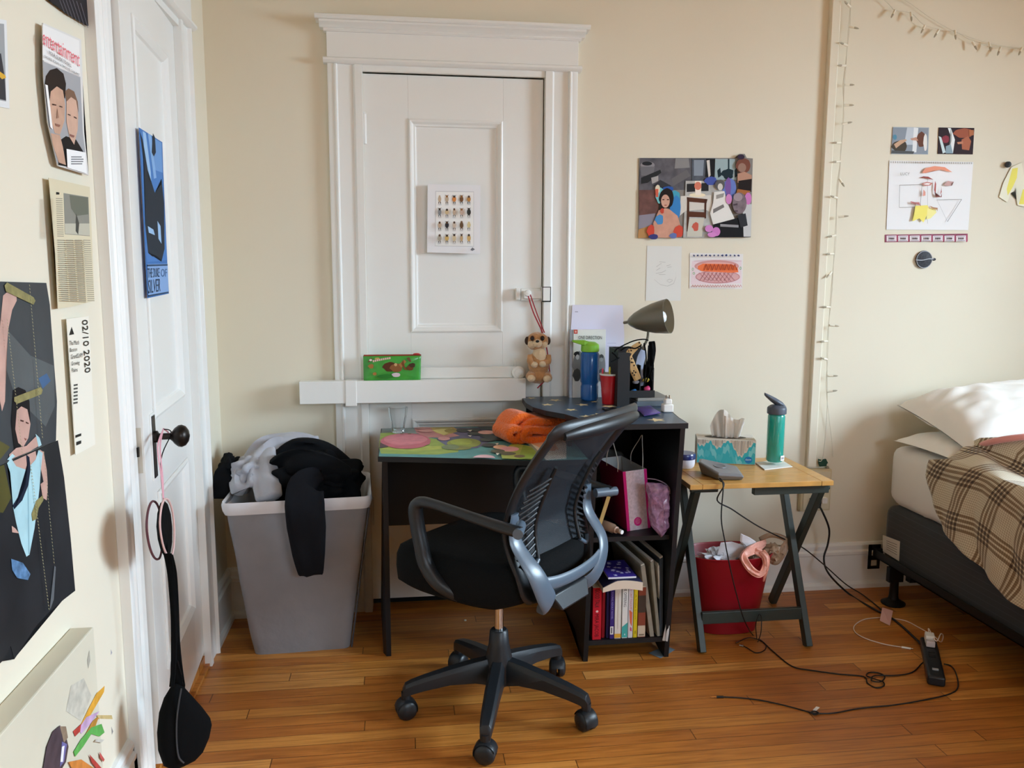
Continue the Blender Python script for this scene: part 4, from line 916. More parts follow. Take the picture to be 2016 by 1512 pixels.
for c, pts in (('5a3320', wob(768, 722, 14, 9, .3)), ('8a5a34', wob(781, 724, 13, 8, .3)), ('a87644', [(785, 718), (796, 708), (800, 712), (790, 724)]), ('c9a070', wob(779, 718, 3, 3)), ('6b4024', wob(808, 724, 7, 5, .3)), ('7a4b2a', [(794, 708), (797, 722), (803, 729), (797, 728), (790, 716)]), ('4a3524', wob(812, 719, 7, 4, .5)), ('6e5235', [(724, 712), (732, 704), (733, 706), (726, 714)]), ('a6753e', wob(731, 721, 6, 4, .5)), ('c2a25a', wob(743, 706, 5, 2, .4)),
               ('6e5235', [(800, 705), (806, 703), (810, 712), (807, 713)]), ('a6753e', wob(738, 736, 4, 3, .3)), ('d7c3c9', wob(780, 738, 9, 4, .2)), ('2f7a2e', wob(760, 741, 16, 4, .3)), ('e9d2cf', wob(730, 709, 3, 2, .3))):
    kk += 1; b.poly([pp_(x, y, kk) for x, y in pts], I(c))

for k_ in range(9): b.face([pp_(x, y, 18) for x, y in ((734+4*k_, 713.2-.9*k_+.02*k_*k_), (737+4*k_, 712.6-.9*k_+.02*k_*k_), (736.6+4*k_, 708.6-.9*k_+.02*k_*k_), (733.6+4*k_, 709.4-.9*k_+.02*k_*k_))], I('e0b9ae'))
part(b, 'print', pouch, smooth=0, recalc=False, label='brown cartoon animal print')
b = B(); b.tube([BW(716, 700, -.064), BW(770, 699.5, -.064), BW(829, 699, -.064)], .0035, M('red_zip', '8f3a2a', .6), seg=6); b.blob(BW(820, 697, -.07), (.014, .004, .004), M('red_pull', 'b02a2c', .4), sub=2); part(b, 'zipper', pouch, label='red zipper with pull')
# meerkat plush
Ym = -.105
def MB_(x, y, d=0): return BW(x, y, Ym-d)
plush = thing('plush_meerkat', 'small tan plush meerkat hanging by a red cord beside the white ledge', 'soft toy', MB_(1060, 750))
fur = M('tan_plush_fur', 'b98757', .95, sheen=.5, bump=.6, bscale=110, var=.18, vscale=40); fur2 = M('pale_plush_fur', 'dcc3a0', .95, sheen=.5, bump=.5, bscale=110); blkeye = M('black_bead', '0b0a0a', .15); fur3 = M('brown_plush_fur', '3a2820', .95, bump=.4, bscale=100)
u_ = 1/495.0
def mb(bb, x, y, rx, ry, rd, m, d=0, amp=.05): bb.blob(MB_(x, y, d), (rx*u_, rd*u_, ry*u_), m, amp, 9, 3, x)
b = B(); mb(b, 1060, 716, 21, 26, 17, fur); mb(b, 1060, 740, 25, 15, 19, fur); mb(b, 1062, 700, 14, 20, 15, fur2, 2*u_); part(b, 'body', plush, smooth=80)
b = B(); mb(b, 1058, 672, 22, 18, 18, fur); mb(b, 1058, 664, 17, 10, 14, fur, .004); mb(b, 1047, 678, 8, 8, 10, fur2, .018); mb(b, 1070, 678, 8, 8, 10, fur2, .016); mb(b, 1058, 676, 10, 8, 9, fur2, .032, 0)
mb(b, 1048, 666, 4, 5, 3, fur3, .034, 0); mb(b, 1068, 666, 4, 5, 3, fur3, .034, 0)
hd = part(b, 'head', plush, smooth=80)
b = B(); mb(b, 1058, 672, 3.6, 2.6, 3, blkeye, .052, 0); b.build('nose', None, plush).location = (0, 0, 0)
o = plush.children[-1]; o.data.transform(Matrix.Translation(-V(plush.location)))
for x in (1048, 1068): part((lambda bb: (mb(bb, x, 667, 2, 2.4, 2, blkeye, .041, 0), bb)[1])(B()), 'eye', plush)
for x in (1038, 1079): part((lambda bb: (mb(bb, x, 671, 5, 8, 5, fur3, .004), bb)[1])(B()), 'ear', plush)
for x, y in ((1052, 718), (1068, 717)): part((lambda bb: (mb(bb, x, y, 7, 6, 8, fur2, .034), bb)[1])(B()), 'paw', plush)
for x0_, x1_ in ((1044, 1051), (1079, 1070)):
    b = B(); b.tube([MB_(x0_, 700, .01), MB_(x0_, 712, .022), MB_(x1_, 718, .034)], [.012, .013, .011], fur, seg=10); part(b, 'arm', plush)
for x, y in ((1046, 742), (1077, 743)):
    b = B(); mb(b, x, y, 10, 10, 16, fur, .02); mb(b, x, y+3, 8, 7, 6, fur2, .045, 0); part(b, 'foot', plush)
redc = M('red_cord', 'a01c2c', .7)
b = B(); b.tube([BW(1040, 583, -.05), BW(1050, 615, -.06), BW(1068, 655, -.085), MB_(1077, 690, -.012), BW(1083, 740, -.10)], .0025, redc, seg=6); b.tube([BW(1044, 580, -.05), BW(1058, 620, -.06), BW(1072, 655, -.085)], .0022, redc, seg=6); b.tube([BW(1070, 752, -.125), BW(1064, 758, -.12), BW(1058, 764, -.11)], .0025, redc, seg=6)
part(b, 'cord', plush, label='red hanging cord')
# slide bolt, keeper and the painted round knob on door 2
b = B(); P0, P1 = BW(1026, 568, -.012), BW(1066, 592, -.012)
b.box((P0.x, -.010, P1.z), (P1.x, .006, P0.z), trim).box((P0.x+.01, -.022, P1.z+.008), (P1.x, -.008, P0.z-.008), trim); b.box((P0.x-.022, -.022, P1.z+.004), (P0.x-.004, -.004, P0.z+.002), trim)
b.bm.transform(Matrix.Translation(-V(d2.location))); b.build('slide_bolt', None, d2, bevel=.002)
b = B(); c = BW(1038, 577, -.03); b.lathe([(.006, 0), (.006, .014), (.013, .018), (.0145, .024), (.011, .031), (.001, .033)], (c.x, -.02, c.z), trim, 20, ax=(0, -1, 0)); b.bm.transform(Matrix.Translation(-V(d2.location))); b.build('bolt_knob', None, d2)
b = B(); P0, P1 = BW(1067, 565, -.03), BW(1083, 593, -.03); b.box((P0.x, -.038, P1.z), (P1.x, -.020, P0.z), trim).box((P0.x, -.0385, P1.z-.003), (P1.x+.002, -.037, P0.z+.001), dark).box((P0.x+.003, -.041, P1.z+.002), (P1.x-.002, -.037, P0.z-.002), trim); b.bm.transform(Matrix.Translation(-V(d2.location))); b.build('keeper', None, d2, bevel=.001)
b = B(); P0, P1 = BW(1012, 706, 0), BW(1038, 745, 0); b.box((P0.x, -.004, P1.z), (P1.x, .005, P0.z), trim).box((P0.x+.006, -.007, P1.z+.006), (P1.x-.006, -.003, P0.z-.006), trim); b.bm.transform(Matrix.Translation(-V(d2.location))); b.build('knob_plate', None, d2, bevel=.001)
b = B(); c = BW(1021, 734, -.05); b.lathe([(.009, 0), (.009, .022), (.022, .028), (.0265, .036), (.0255, .044), (.018, .050), (.016, .049), (.010, .0515), (.001, .052)], (c.x, -.004, c.z), trim, 28, ax=(0, -1, 0)); b.bm.transform(Matrix.Translation(-V(d2.location))); b.build('door_knob', None, d2)
# matted animal print on the white door
matw = I('ececf0'); R1 = random.Random(3)
cols = ['c9b29a', 'c9b29a', 'd98a4c', '7d5638', 'b9884f', '8a8c90', 'cdb692', 'c7b09a', 'c9b0a0', '3a3a38', 'c9ae94', '33333a', 'd2bfae', '6d533c', 'd6c69a', 'a9a396', 'c9ab6a', 'd3c3a2', 'c5a77e', 'cdab70']
def fnd2(x, y, o): return BW(x, y, .003-o)
L_ = [(I('d5d5d8'), [(857, 376), (933, 377), (933, 486), (856, 485)]), (I('f4f3f2'), [(858.5, 377.5), (932, 378.5), (932, 484.5), (857.5, 483.5)])]
tx_ = []
for r in range(4):
    for c in range(5):
        x, y = 865.5+14.4*c, 392+25.6*r; q = cols[r*5+c]; w_ = 3.0+R1.random()*1.0; h = 5+R1.random()*1.6
        L_ += [(I('4a423c'), [(x-2, y+4), (x-1, y+4), (x-1, y+9), (x-2.6, y+9)]), (I('4a423c'), [(x+1, y+4), (x+2, y+4), (x+2.6, y+9), (x+1, y+9)]), (I(q), ell(x, y, w_, h, 12)), (I(('4a3e36', '5a463a', q, '5e4330', 'a56f3c')[R1.randrange(5)]), ell(x, y-h+.5, w_*.62, 2.4, 10)),
               (I('8f8f92'), [(x-3.2, y+10.5), (x+3.2, y+10.5), (x+3.2, y+11.3), (x-3.2, y+11.3)])]
        if R1.random() < .6: L_ += [(I('4a3e36'), [(x-w_, y-h-2.5), (x-w_+1, y-h-2.5), (x-.5, y-h+.5), (x-1.4, y-h+.6)]), (I('4a3e36'), [(x+w_, y-h-2.5), (x+w_-1, y-h-2.5), (x+.5, y-h+.5), (x+1.4, y-h+.6)])]
paper('animal_print', 'white matted print of twenty small cartoon sheep on the closed door', 'print', fnd2, [(842, 362), (946, 365), (945, 500), (841, 497)], matw, L_+[(I('77777c'), [(926, 492), (930, 487), (931, 489), (935, 491), (930, 494)])], gap=.0115, th=.002)
# ================================================================ things on the desktop
glassm = M('clear_glass', 'f5f8f8', .02, trans=1, ior=1.45)
g = BW(784, 850, -.15); gx, gy = FL(784, 848, DT).x, -.135
b = B(); n = 10
def facet(r, k): return r
b.lathe([(.0225, DT+.001), (.0245, DT+.004), (.0265, DT+.030), (.0345, DT+.070), (.0375, DT+.100), (.0362, DT+.1005), (.0330, DT+.070), (.0250, DT+.034), (.0225, DT+.014), (.001, DT+.013)], (gx, gy, 0), glassm, 10)
b.face([V((gx+.0225*math.cos(2*math.pi*j/10), gy+.0225*math.sin(2*math.pi*j/10), DT+.001)) for j in range(10)][::-1], glassm)
tag(b.build('drinking_glass', None, smooth=25), 'empty clear faceted drinking glass at the back left of the painted desktop', 'glass')
def fold(b, path, O, A, Z, D, hd, th, m, sm=6, wv=.004):
    """cloth folded along a 2D path (a,z), running hd to both sides along D"""
    O, A, Z, D = V(O), V(A).normalized(), V(Z), V(D).normalized(); P = [V((p[0], p[1])) for p in path]; Q = []; n = len(P)
    for k in range(n-1):
        p0, p1, p2, p3 = P[max(k-1, 0)], P[k], P[k+1], P[min(k+2, n-1)]
        for j in range(sm): t = j/sm; Q.append(.5*((2*p1)+(p2-p0)*t+(2*p0-5*p1+4*p2-p3)*t*t+(3*p1-p0-3*p2+p3)*t**3))
    Q.append(P[-1]); R = []
    for k, q in enumerate(Q):
        t = (Q[min(k+1, len(Q)-1)]-Q[max(k-1, 0)]).normalized(); nn_ = V((-t.y, t.x)); ring = []
        for d, h in ((-1, 0), (-.99, .8), (-.9, 1), (-.5, 1.0), (0, 1.05), (.5, 1.0), (.9, 1), (.99, .8), (1, 0), (.99, -.8), (.9, -1), (.5, -1), (0, -1.05), (-.5, -1), (-.9, -1), (-.99, -.8)):
            z2 = q+nn_*(h*th); w_ = wv*noise.noise(V((q.x*30, d*2, q.y*30)))
            ring.append(O+A*z2.x+Z*(max(z2.y, .0005)+w_*.5+wv*.3)+D*(hd*d*(1+w_*8)))
        R.append(ring)
    b.rings(R, m); return b
orange = M('orange_knit_wool', 'fb6f0c', .95, sheen=.35, bump=1.0, bscale=120, var=.10, vscale=160)
Os = V((1.085, -.345, DT+.0005)); dA = V((.93, .36, 0)); dD = V((-.36, .93, 0))
b = B()
fold(b, [(.20, .012), (.10, .012), (.03, .012), (.005, .028), (.02, .048), (.06, .046), (.10, .040), (.20, .036)], Os, dA, (0, 0, 1), dD, .085, .014, orange)
fold(b, [(-.010, .012), (.02, .050), (.055, .066), (.11, .060), (.20, .054)], Os+V((.0, .03, .004)), dA, (0, 0, 1), dD, .082, .016, orange)
Oc = V((1.062, -.375, DT+.0005))
fold(b, [(.055, .013), (.02, .012), (-.012, .022), (-.018, .045), (.010, .055), (.030, .038), (.018, .024), (.04, .026), (.07, .03)], Oc+V((.0, .02, 0)), V((.95, .30, 0)), (0, 0, 1), V((-.30, .95, 0)), .068, .014, orange)
fold(b, [(-.020, .020), (-.010, .060), (.025, .088), (.07, .078), (.12, .060)], Oc+V((.01, .06, 0)), V((.95, .30, 0)), (0, 0, 1), V((-.30, .95, 0)), .060, .017, orange)
tag(b.build('knitted_scarf', None, smooth=80), 'bright orange knitted scarf folded on the painted desktop', 'scarf')
b = B(); z = DT+.0004; pts = [FL(x, y, z) for x, y in ((1033, 868), (1075, 906), (1115, 903), (1115, 862))]; b.prism(pts, (0, 0, .003), I('e8e2d8'))
z += .0033
for c, q in (('e9b592', [(1044, 872), (1090, 868), (1100, 885), (1068, 884)]), ('d69c7b', [(1060, 885), (1075, 874), (1095, 880), (1090, 895)]), ('f3efe6', [(1066, 887), (1100, 888), (1105, 900), (1080, 900)]), ('9aa08c', [(1036, 871), (1042, 870), (1072, 900), (1070, 902)])):
    b.poly([FL(x, y, z) for x, y in q], I(c)); z += .0002
tag(b.build('booklet', None, smooth=0, recalc=False), 'open pale booklet lying beneath the orange scarf', 'booklet')
# ================================================================ things on the raised starry shelf
def US_(x, y): return FL(x, y, US)
# white sheet leaning behind, printed sheet without its square code
lav = I('dcdaec')
paper('printed_sheet', 'creased white printed sheet taped upright behind the water bottle', 'paper', fnB, [(1127, 600), (1226, 601), (1229, 660), (1226, 770), (1118, 772), (1121, 690)], lav,
      [(I('c3bfd6'), [(1196, 675), (1213, 675), (1213, 676), (1196, 676)]), (I('c3bfd6'), [(1196, 681), (1213, 681), (1213, 682), (1196, 682)]), (I('a99ac8'), [(1203, 712), (1208, 712), (1208, 740), (1203, 740)]), (I('9c9aa8'), [(1132, 613), (1138, 613), (1138, 614.5), (1132, 614.5)])], gap=.037, th=.0008)
bk = thing('paper_wallet', 'upright white music case with black hand lettering behind the blue bottle', 'case', (1.40, -.085, US))
y_ = -.092; p = [BW(x, y, y_) for x, y in ((1129, 648), (1193, 650))]
b = B(); b.box((p[0].x, y_, US+.0005), (p[1].x, y_+.018, (p[0].z+p[1].z)/2), I('e4e3e0')); part(b, 'case', bk, smooth=0, bevel=.001)
b = B(); b.box((p[0].x-.012, y_+.004, US+.0005), (p[0].x-.001, y_+.022, p[0].z-.004), M('silver_card', '9a9aa0', .35, metal=.5)); part(b, 'case_edge', bk, smooth=0, label='silver edge')
def fc(x, y, k=0): return BW(x, y, y_-.0006-.0002*k)
b = B(); kk = 0
for c, q in (('c8473c', [(1130, 649), (1137, 649), (1137, 657), (1130, 657)]), ('e9c0b8', [(1132, 651), (1135, 651), (1135, 655), (1132, 655)]), ('8d8d8d', wob(1140, 718, 12, 26, .2)), ('2b2b2b', wob(1136, 697, 6, 5, .3)), ('cfcfcf', wob(1137, 703, 3.5, 5)), ('9c9c9c', wob(1184, 720, 9, 22, .2)), ('5c5c5c', wob(1184, 702, 5, 4, .3)), ('b9b9b9', wob(1184, 708, 3.5, 4)), ('6f6f6f', wob(1185, 738, 8, 12, .2)), ('4f4f4f', wob(1136, 738, 8, 12, .3))):
    kk += 1; b.poly([fc(x, y, kk) for x, y in q], I(c))
b.text('ONE DIRECTION', fc(1139, 667.5, 14), fc(1185, 668, 14), fc(1139, 661, 14), I('1c1c1e')); part(b, 'cover_print', bk, smooth=0, recalc=False)
# blue bottle with green flip lid
c = US_(1160, 786); c = V((c.x, max(c.y, -1) , US)); c.y = -.155; c.x = BW(1160, 786, -.155).x
s = 1/498.0
bt = thing('water_bottle', 'translucent blue water bottle with lime green flip lid on the starry shelf', 'bottle', (c.x, c.y, US))
bluep = M('translucent_blue_plastic', '2f74c4', .18, trans=.55, ior=1.3, coat=.3)
lime = M('lime_green_plastic', '86c63a', .35)
b = B(); b.lathe([(.001, .001), (.030, .001), (.0345, .006), (.0350, .055), (.0330, .061), (.0330, .068), (.0365, .075), (.0368, .183), (.0330, .190), (.0325, .192)], (0, 0, 0), bluep, 32, cap=True); b.build('bottle_body', None, bt)
b = B(); b.lathe([(.001, .002), (.0355, .002), (.0360, .010), (.0350, .030), (.020, .040), (.001, .042)], (0, 0, .1905), lime, 32)
b.hexa([(-.070, -.012, 0.230), (-.030, -.022, 0.218), (-.030, .022, 0.218), (-.070, .012, 0.230), (-.072, -.010, 0.238), (-.02, -.020, 0.238), (-.02, .020, 0.238), (-.072, .010, 0.238)], lime); b.hexa([(-.03, -.024, 0.218), (.034, -.014, 0.208), (.034, .014, 0.208), (-.03, .024, 0.218), (-.03, -.020, 0.238), (.030, -.014, 0.224), (.030, .014, 0.224), (-.03, .020, 0.238)], lime)
b.build('flip_lid', None, bt, bevel=.003, label='lime green flip lid')
# red cup with sticks
cx_ = BW(1200, 790, -.26).x; cup = thing('party_cup', 'red plastic party cup with white inside on the starry shelf', 'cup', (cx_, -.255, US))
redp = M('red_plastic_cup', 'b5121f', .3, coat=.3); whp = M('white_plastic', 'e8e6e2', .35)
b = B(); b.lathe([(.001, .003), (.0265, .001), (.0275, .006), (.0320, .055), (.0315, .058), (.0380, .112)], (0, 0, 0), redp, 36); b.lathe([(.0375, .112), (.0390, .114), (.0395, .117), (.0380, .119), (.0365, .117), (.030, .055), (.0255, .008), (.001, .007)], (0, 0, 0), whp, 36); b.build('cup_body', None, cup)
for nm, lb, col_, dx, dy, h in (('lollipop', 'yellow wrapped lollipop poking out of the red party cup', 'd8c83c', -.004, -.015, .140), ('crayon', 'small pink crayon sticking up in the red party cup', 'd8455f', -.026, .008, .132)):
    b = B(); b.cyl((cx_+dx*.3, -.255, US+.010), (cx_+dx, -.255+dy, US+h-.012), .003, m=M('stick_'+col_, col_, .5), seg=8); b.blob((cx_+dx, -.255+dy, US+h-.006), (.004, .004, .012), M('stick_'+col_, col_, .5), sub=2); tag(b.build(nm, None), lb, 'small item')
# black ring
c = US_(1201, 808); b = B(); b.tube([c+V((.026*math.cos(t*math.pi/8), .026*math.sin(t*math.pi/8), .0045+.0015*math.sin(t))) for t in range(16)], .0038, M('black_elastic', '14151a', .7), seg=8, sm=2, close=True); tag(b.build('hair_tie', None), 'black round hair tie lying on the front of the starry shelf', 'hair tie')
# purple packet
purp = M('purple_foil', '4a3a86', .35, var=.2, vscale=60)
b = B(); ring = [FL(x, y, US+.007) for x, y in ((1248, 803), (1262, 801), (1280, 799), (1290, 806), (1301, 813), (1286, 816), (1268, 819), (1262, 812))]; puffy(b, ring, (0, 0, 1), .0055, purp, steps=4); tag(b.build('snack_packet', None, smooth=60), 'small shiny purple packet lying beside the white plug adapter', 'packet')
# white plug adapter
c = US_(1316, 812); ad = thing('plug_adapter', 'white wall plug adapter standing on the right of the starry shelf', 'adapter', (c.x, c.y+.012, US))
b = B(); b.box((-.020, -.016, .0005), (.018, .016, .030), whp); b.box((-.013, -.013, .030), (.013, .013, .048), whp); b.build('adapter_body', None, ad, bevel=.004)
for sx_ in (-.006, .006): bx('prong', (sx_-.001, -.003, .048), (sx_+.001, .003, .062), chrome, ad)
# organizer block
o0 = V((1.515, -.335, US)); dkm = M('black_wire_mesh', '17171a', .6); gb = M('slate_box', '5b6670', .5)
b = B(); b.box((1.555, -.335, US+.0005), (1.692, -.165, US+.020), gb).box((1.560, -.330, US+.020), (1.688, -.160, US+.032), M('light_grey_card', '8b8a86', .6)); tag(b.build('storage_box', None, smooth=0, bevel=.002), 'flat slate grey box under the cluttered black organizer', 'box')
og = thing('desk_organizer', 'open black desk organizer crammed with straps beneath the lamp', 'organizer', (1.58, -.25, US))
b = B(); ox0, ox1 = BW(1211, 700, -.28).x, BW(1284, 700, -.28).x; zt_ = BW(1215, 688, -.30).z
b.box((ox0, -.320, US+.0005), (ox0+.004, -.19, zt_), dkm).box((ox0, -.325, US+.0005), (ox0+.045, -.320, zt_-.01), dkm).box((ox0, -.19, US+.0335), (ox1, -.185, zt_), dkm).box((ox1-.004, -.31, US+.0335), (ox1, -.19, zt_-.07), dkm)
part(b, 'case', og, smooth=0)
b = B(); b.box((ox0+.045, -.325, US+.0335), (ox1, -.321, US+.06), dkm).box((ox0+.044, -.322, US+.0005), (ox0+.048, -.19, zt_-.04), dkm).box((ox0+.09, -.31, US+.0335), (ox0+.093, -.19, zt_-.06), dkm); part(b, 'divider', og, smooth=0)
def OB(x, y, Y=-.30): return BW(x, y, Y)
b = B(); ribbon([OB(x, y, -.315) for x, y in ((1262, 676), (1248, 686), (1237, 700), (1241, 715), (1249, 732), (1256, 748))], [.010, .013, .015, .017, .016, .014], .003, M('leopard_cloth', 'b78f5c', .8), b, up=(0, -1, 0))
lm = MATS['leopard_cloth']; nt = lm.node_tree; vo = nt.nodes.new('ShaderNodeTexVoronoi'); vo.inputs['Scale'].default_value = 95; tc = nt.nodes.new('ShaderNodeTexCoord'); nt.links.new(tc.outputs['Object'], vo.inputs['Vector']); rp = nt.nodes.new('ShaderNodeValToRGB'); rp.color_ramp.interpolation = 'CONSTANT'; rp.color_ramp.elements[0].color = lin('2a1c12'); rp.color_ramp.elements[1].position = .34; rp.color_ramp.elements[1].color = lin('c09a66'); nt.links.new(vo.outputs['Distance'], rp.inputs[0]); nt.links.new(rp.outputs[0], nt.nodes['Principled BSDF'].inputs['Base Color'])
tag(b.build('leopard_strap', None, smooth=70), 'leopard print strap flopping over the front of the black organizer', 'strap')
b = B(); ribbon([OB(x, y, -.26) for x, y in ((1283, 672), (1284, 690), (1281, 712), (1276, 735), (1272, 760))], [.012, .014, .014, .013, .013], .008, blkf, b, up=(0, -1, 0)); tag(b.build('sunglasses_case', None, smooth=70), 'slim black case standing upright at the right of the organizer', 'case')
b = B(); ribbon([OB(x, y, -.27) for x, y in ((1268, 690), (1262, 705), (1258, 730), (1262, 760))], [.012, .016, .016, .012], .002, M('pale_blue_sheet', 'a9b6cf', .4), b, up=(0, -1, 0)); tag(b.build('folded_sheet', None, smooth=70), 'pale blue folded sheet tucked behind the leopard strap', 'paper')
b = B()
for q in (((1210, 693), (1216, 686), (1245, 672), (1266, 668), (1276, 670)), ((1205, 694), (1212, 700), (1221, 712), (1232, 725)), ((1268, 676), (1272, 700), (1271, 730), (1268, 760)), ((1277, 680), (1276, 705), (1279, 730), (1272, 752)), ((1284, 700), (1286, 722), (1281, 738), (1284, 752)), ((1204, 712), (1216, 706), (1228, 700), (1240, 705)), ((1222, 690), (1235, 683), (1250, 686), (1262, 680))):
    b.tube([OB(x, y, -.322+.02*math.sin(x)) for x, y in q], .0026, blkf, seg=6)
tag(b.build('bag_strap', None, smooth=70), 'tangled thin black straps spilling from the organizer', 'strap')
for nm, lb, c_, x, y, rx, rz in (('hair_clip', 'small silver grey hair clip in the organizer', '8f8f98', 1252, 752, .014, .007), ('nail_polish', 'small bright blue bottle in the bottom of the organizer', '2b6ea8', 1248, 770, .012, .008), ('lip_balm', 'small pink tub at the bottom right of the organizer', 'c23a6c', 1274, 766, .013, .013), ('highlighter', 'short yellow highlighter lying in the organizer', 'c2b04a', 1272, 748, .014, .008)):
    b = B(); b.blob(OB(x, y, -.305), (rx, .010, rz), M('bit_'+c_, c_, .4), .15, 6, 2); tag(b.build(nm, None, smooth=60), lb, 'small item')
# desk lamp
lampm = M('olive_grey_enamel', '6b675a', .35, metal=.3, coat=.2); lin_ = M('lamp_inside', '8a8470', .45)
Yl = -.245; lb_ = BW(1262, 790, Yl); lamp = thing('desk_lamp', 'olive grey gooseneck desk lamp with bullet shade and bare bulb', 'lamp', (BW(1262, 760, Yl).x, Yl, US+.033))
b = B(); b.cyl((lamp.location.x, Yl, US+.0335), (lamp.location.x, Yl, US+.042), .027, .025, lampm, 28); part(b, 'lamp_base', lamp)
b = B(); neck = [(lamp.location.x, Yl, US+.04)]+[BW(x, y, Yl) for x, y in ((1257, 740), (1258, 710), (1266, 685), (1274, 668), (1276, 652), (1274, 640))]; b.tube(neck, .0048, lampm, seg=12); part(b, 'gooseneck', lamp)
ax = V((.80, -.57, .17)).normalized(); t0 = BW(1237, 634, Yl)
b = B(); b.lathe([(.004, -.020), (.0055, -.018), (.0055, -.001), (.010, 0), (.018, .008), (.032, .030), (.045, .062), (.056, .100), (.063, .140), (.065, .160), (.0635, .160)], t0, lampm, 40, ax=ax); b.lathe([(.0635, .160), (.0615, .140), (.0545, .100), (.043, .062), (.030, .030), (.001, .02)], t0, lin_, 40, ax=ax); part(b, 'lamp_shade', lamp, smooth=50)
b = B(); b.tube([t0+ax*.034+ax.orthogonal().normalized()*0+V((0, 0, 0))]+[t0+ax*.034], .001, lampm); b.bm.free()
b = B(); b.lathe([(.012, .03), (.013, .07), (.020, .088), (.0275, .108), (.029, .120), (.026, .135), (.016, .147), (.001, .152)], t0, M('frosted_bulb', 'e6ecef', .15, coat=.5), 28, ax=ax); part(b, 'light_bulb', lamp)
# ================================================================ cabinet contents
mag = M('magenta_paper', 'b0156b', .4, coat=.2); hotp = M('hot_pink_paper', 'e0288c', .4, coat=.2); silv = M('silver_pink_paper', 'e6d8e6', .3, coat=.3, var=.14, vscale=110)
A0 = FL(1235, 1046, SM+.001); B0 = FL(1281, 1039, SM+.001); Cc = FL(1188, 1012, SM+.001); D0 = B0+Cc-A0
def lift(px, base, h): q = BW(px[0], px[1], base.y); return V((q.x, base.y, q.z))
A1 = lift((1226, 929), A0, 0); B1 = V((B0.x+(A1.x-A0.x)*.9, B0.y+.005, A1.z)); C1 = V((Cc.x+(A1.x-A0.x), Cc.y, A1.z)); D1 = B1+C1-A1
gbag = thing('gift_bag', 'hot pink and silver paper gift bag with white cord handles in the cabinet', 'bag', (A0+D0)/2)
b = B()
def quad(p, m): b.face(p, m)
def lerp2(P, Q, R_, S_, u, v): return P.lerp(Q, u).lerp(S_.lerp(R_, u), v)
quad([A0, Cc, C1, A1], mag); quad([A0.lerp(B0, .12), A0.lerp(B0, .88), A1.lerp(B1, .88), A1.lerp(B1, .12)], silv); quad([A0, A0.lerp(B0, .12), A1.lerp(B1, .12), A1], hotp); quad([A0.lerp(B0, .88), B0, B1, A1.lerp(B1, .88)], hotp); quad([B0, D0, D1, B1], mag); quad([Cc, D0, D1, C1], mag); quad([A0, B0, D0, Cc], mag)
b2 = B(); 
ctr = (A0+D0+A1+D1)/4
def ins(p): q = p+(ctr-p)*.012; return V((q.x, q.y, p.z))
for q in ((A0, Cc, C1, A1), (A0, B0, B1, A1), (B0, D0, D1, B1), (Cc, D0, D1, C1)): b.face([ins(p) for p in q], M('bag_inside', 'dcdad8', .8))
part(b, 'bag_body', gbag, smooth=0, recalc=False)
b = B(); nf = ((A1-A0).cross(B0-A0)).normalized(); nf = nf if nf.y < 0 else -nf
cc_ = lerp2(A0, B0, B1, A1, .47, .14)+nf*.0006; ex = (B0-A0).normalized(); ez = (A1-A0).normalized()
b.face([cc_+(ex*math.cos(t*math.pi/10)+ez*math.sin(t*math.pi/10))*.0165 for t in range(20)], hotp)
for k in range(5):
    y_ = .009-.0045*k; w_ = (.006, .010, .011, .010, .007)[k]; b.face([cc_+nf*.0002+ex*a+ez*c for a, c in ((-w_, y_), (w_, y_+.0025), (w_, y_+.0037), (-w_, y_+.0012))], I('f0b9d4'))
part(b, 'round_sticker', gbag, smooth=0, recalc=False, label='round pink sticker')
b = B(); nm = ((A1-A0).cross(Cc-A0)).normalized(); nm = nm if nm.y < 0 else -nm
ew = (A0-Cc); 
def MG(u, v): return lerp2(Cc, A0, A1, C1, u, v)+nm*.0008
b.text('SH', MG(.34, .50), MG(.56, .50), MG(.34, .635), I('e8cfdd')); part(b, 'lettering', gbag, smooth=0, recalc=False); 
for P, Q, h, lean in ((C1.lerp(A1, .35), C1.lerp(A1, .80), .10, V((-.0, .01, 0))), (D1.lerp(B1, .40), D1.lerp(B1, .85), .105, V((.02, .01, 0)))):
    m_ = (P+Q)/2+lean+V((0, 0, h)); part(B().tube([P-V((0, 0, .01)), P+V((0, 0, .03)), P.lerp(m_, .72)+V((0, 0, .01)), m_, Q.lerp(m_, .72)+V((0, 0, .01)), Q+V((0, 0, .03)), Q-V((0, 0, .01))], .0018, M('white_cord', 'e6e2da', .7), seg=8), 'handle', gbag)
# purple plastic bag
pl_ = M('clear_purple_plastic', 'c79fce', .10, alpha=.6, coat=.8, bump=1.0, bscale=45, var=.35, vscale=60)
pb = thing('plastic_bag', 'clear purple plastic bag with small items beside the pink gift bag', 'bag', BW(1300, 1050, -.56))
Yb = -.575
ring = [BW(x, y, Yb) for x, y in ((1272, 950), (1285, 950), (1300, 951), (1312, 955), (1319, 966), (1320, 985), (1318, 1010), (1316, 1035), (1308, 1049), (1300, 1057), (1292, 1048), (1282, 1036), (1279, 1010), (1276, 980))]
ring = [V((min(p.x, CX1-.021), p.y, max(p.z, SM+.004) if p.x < 0 else p.z)) for p in ring]
b = B(); ring = [ring[k].lerp(ring[(k+1) % len(ring)], j/4) for k in range(len(ring)) for j in range(4)]; puffy(b, ring, (.2, -1, 0), .024, pl_, steps=10, rough_=.012); part(b, 'bag_film', pb, smooth=25)
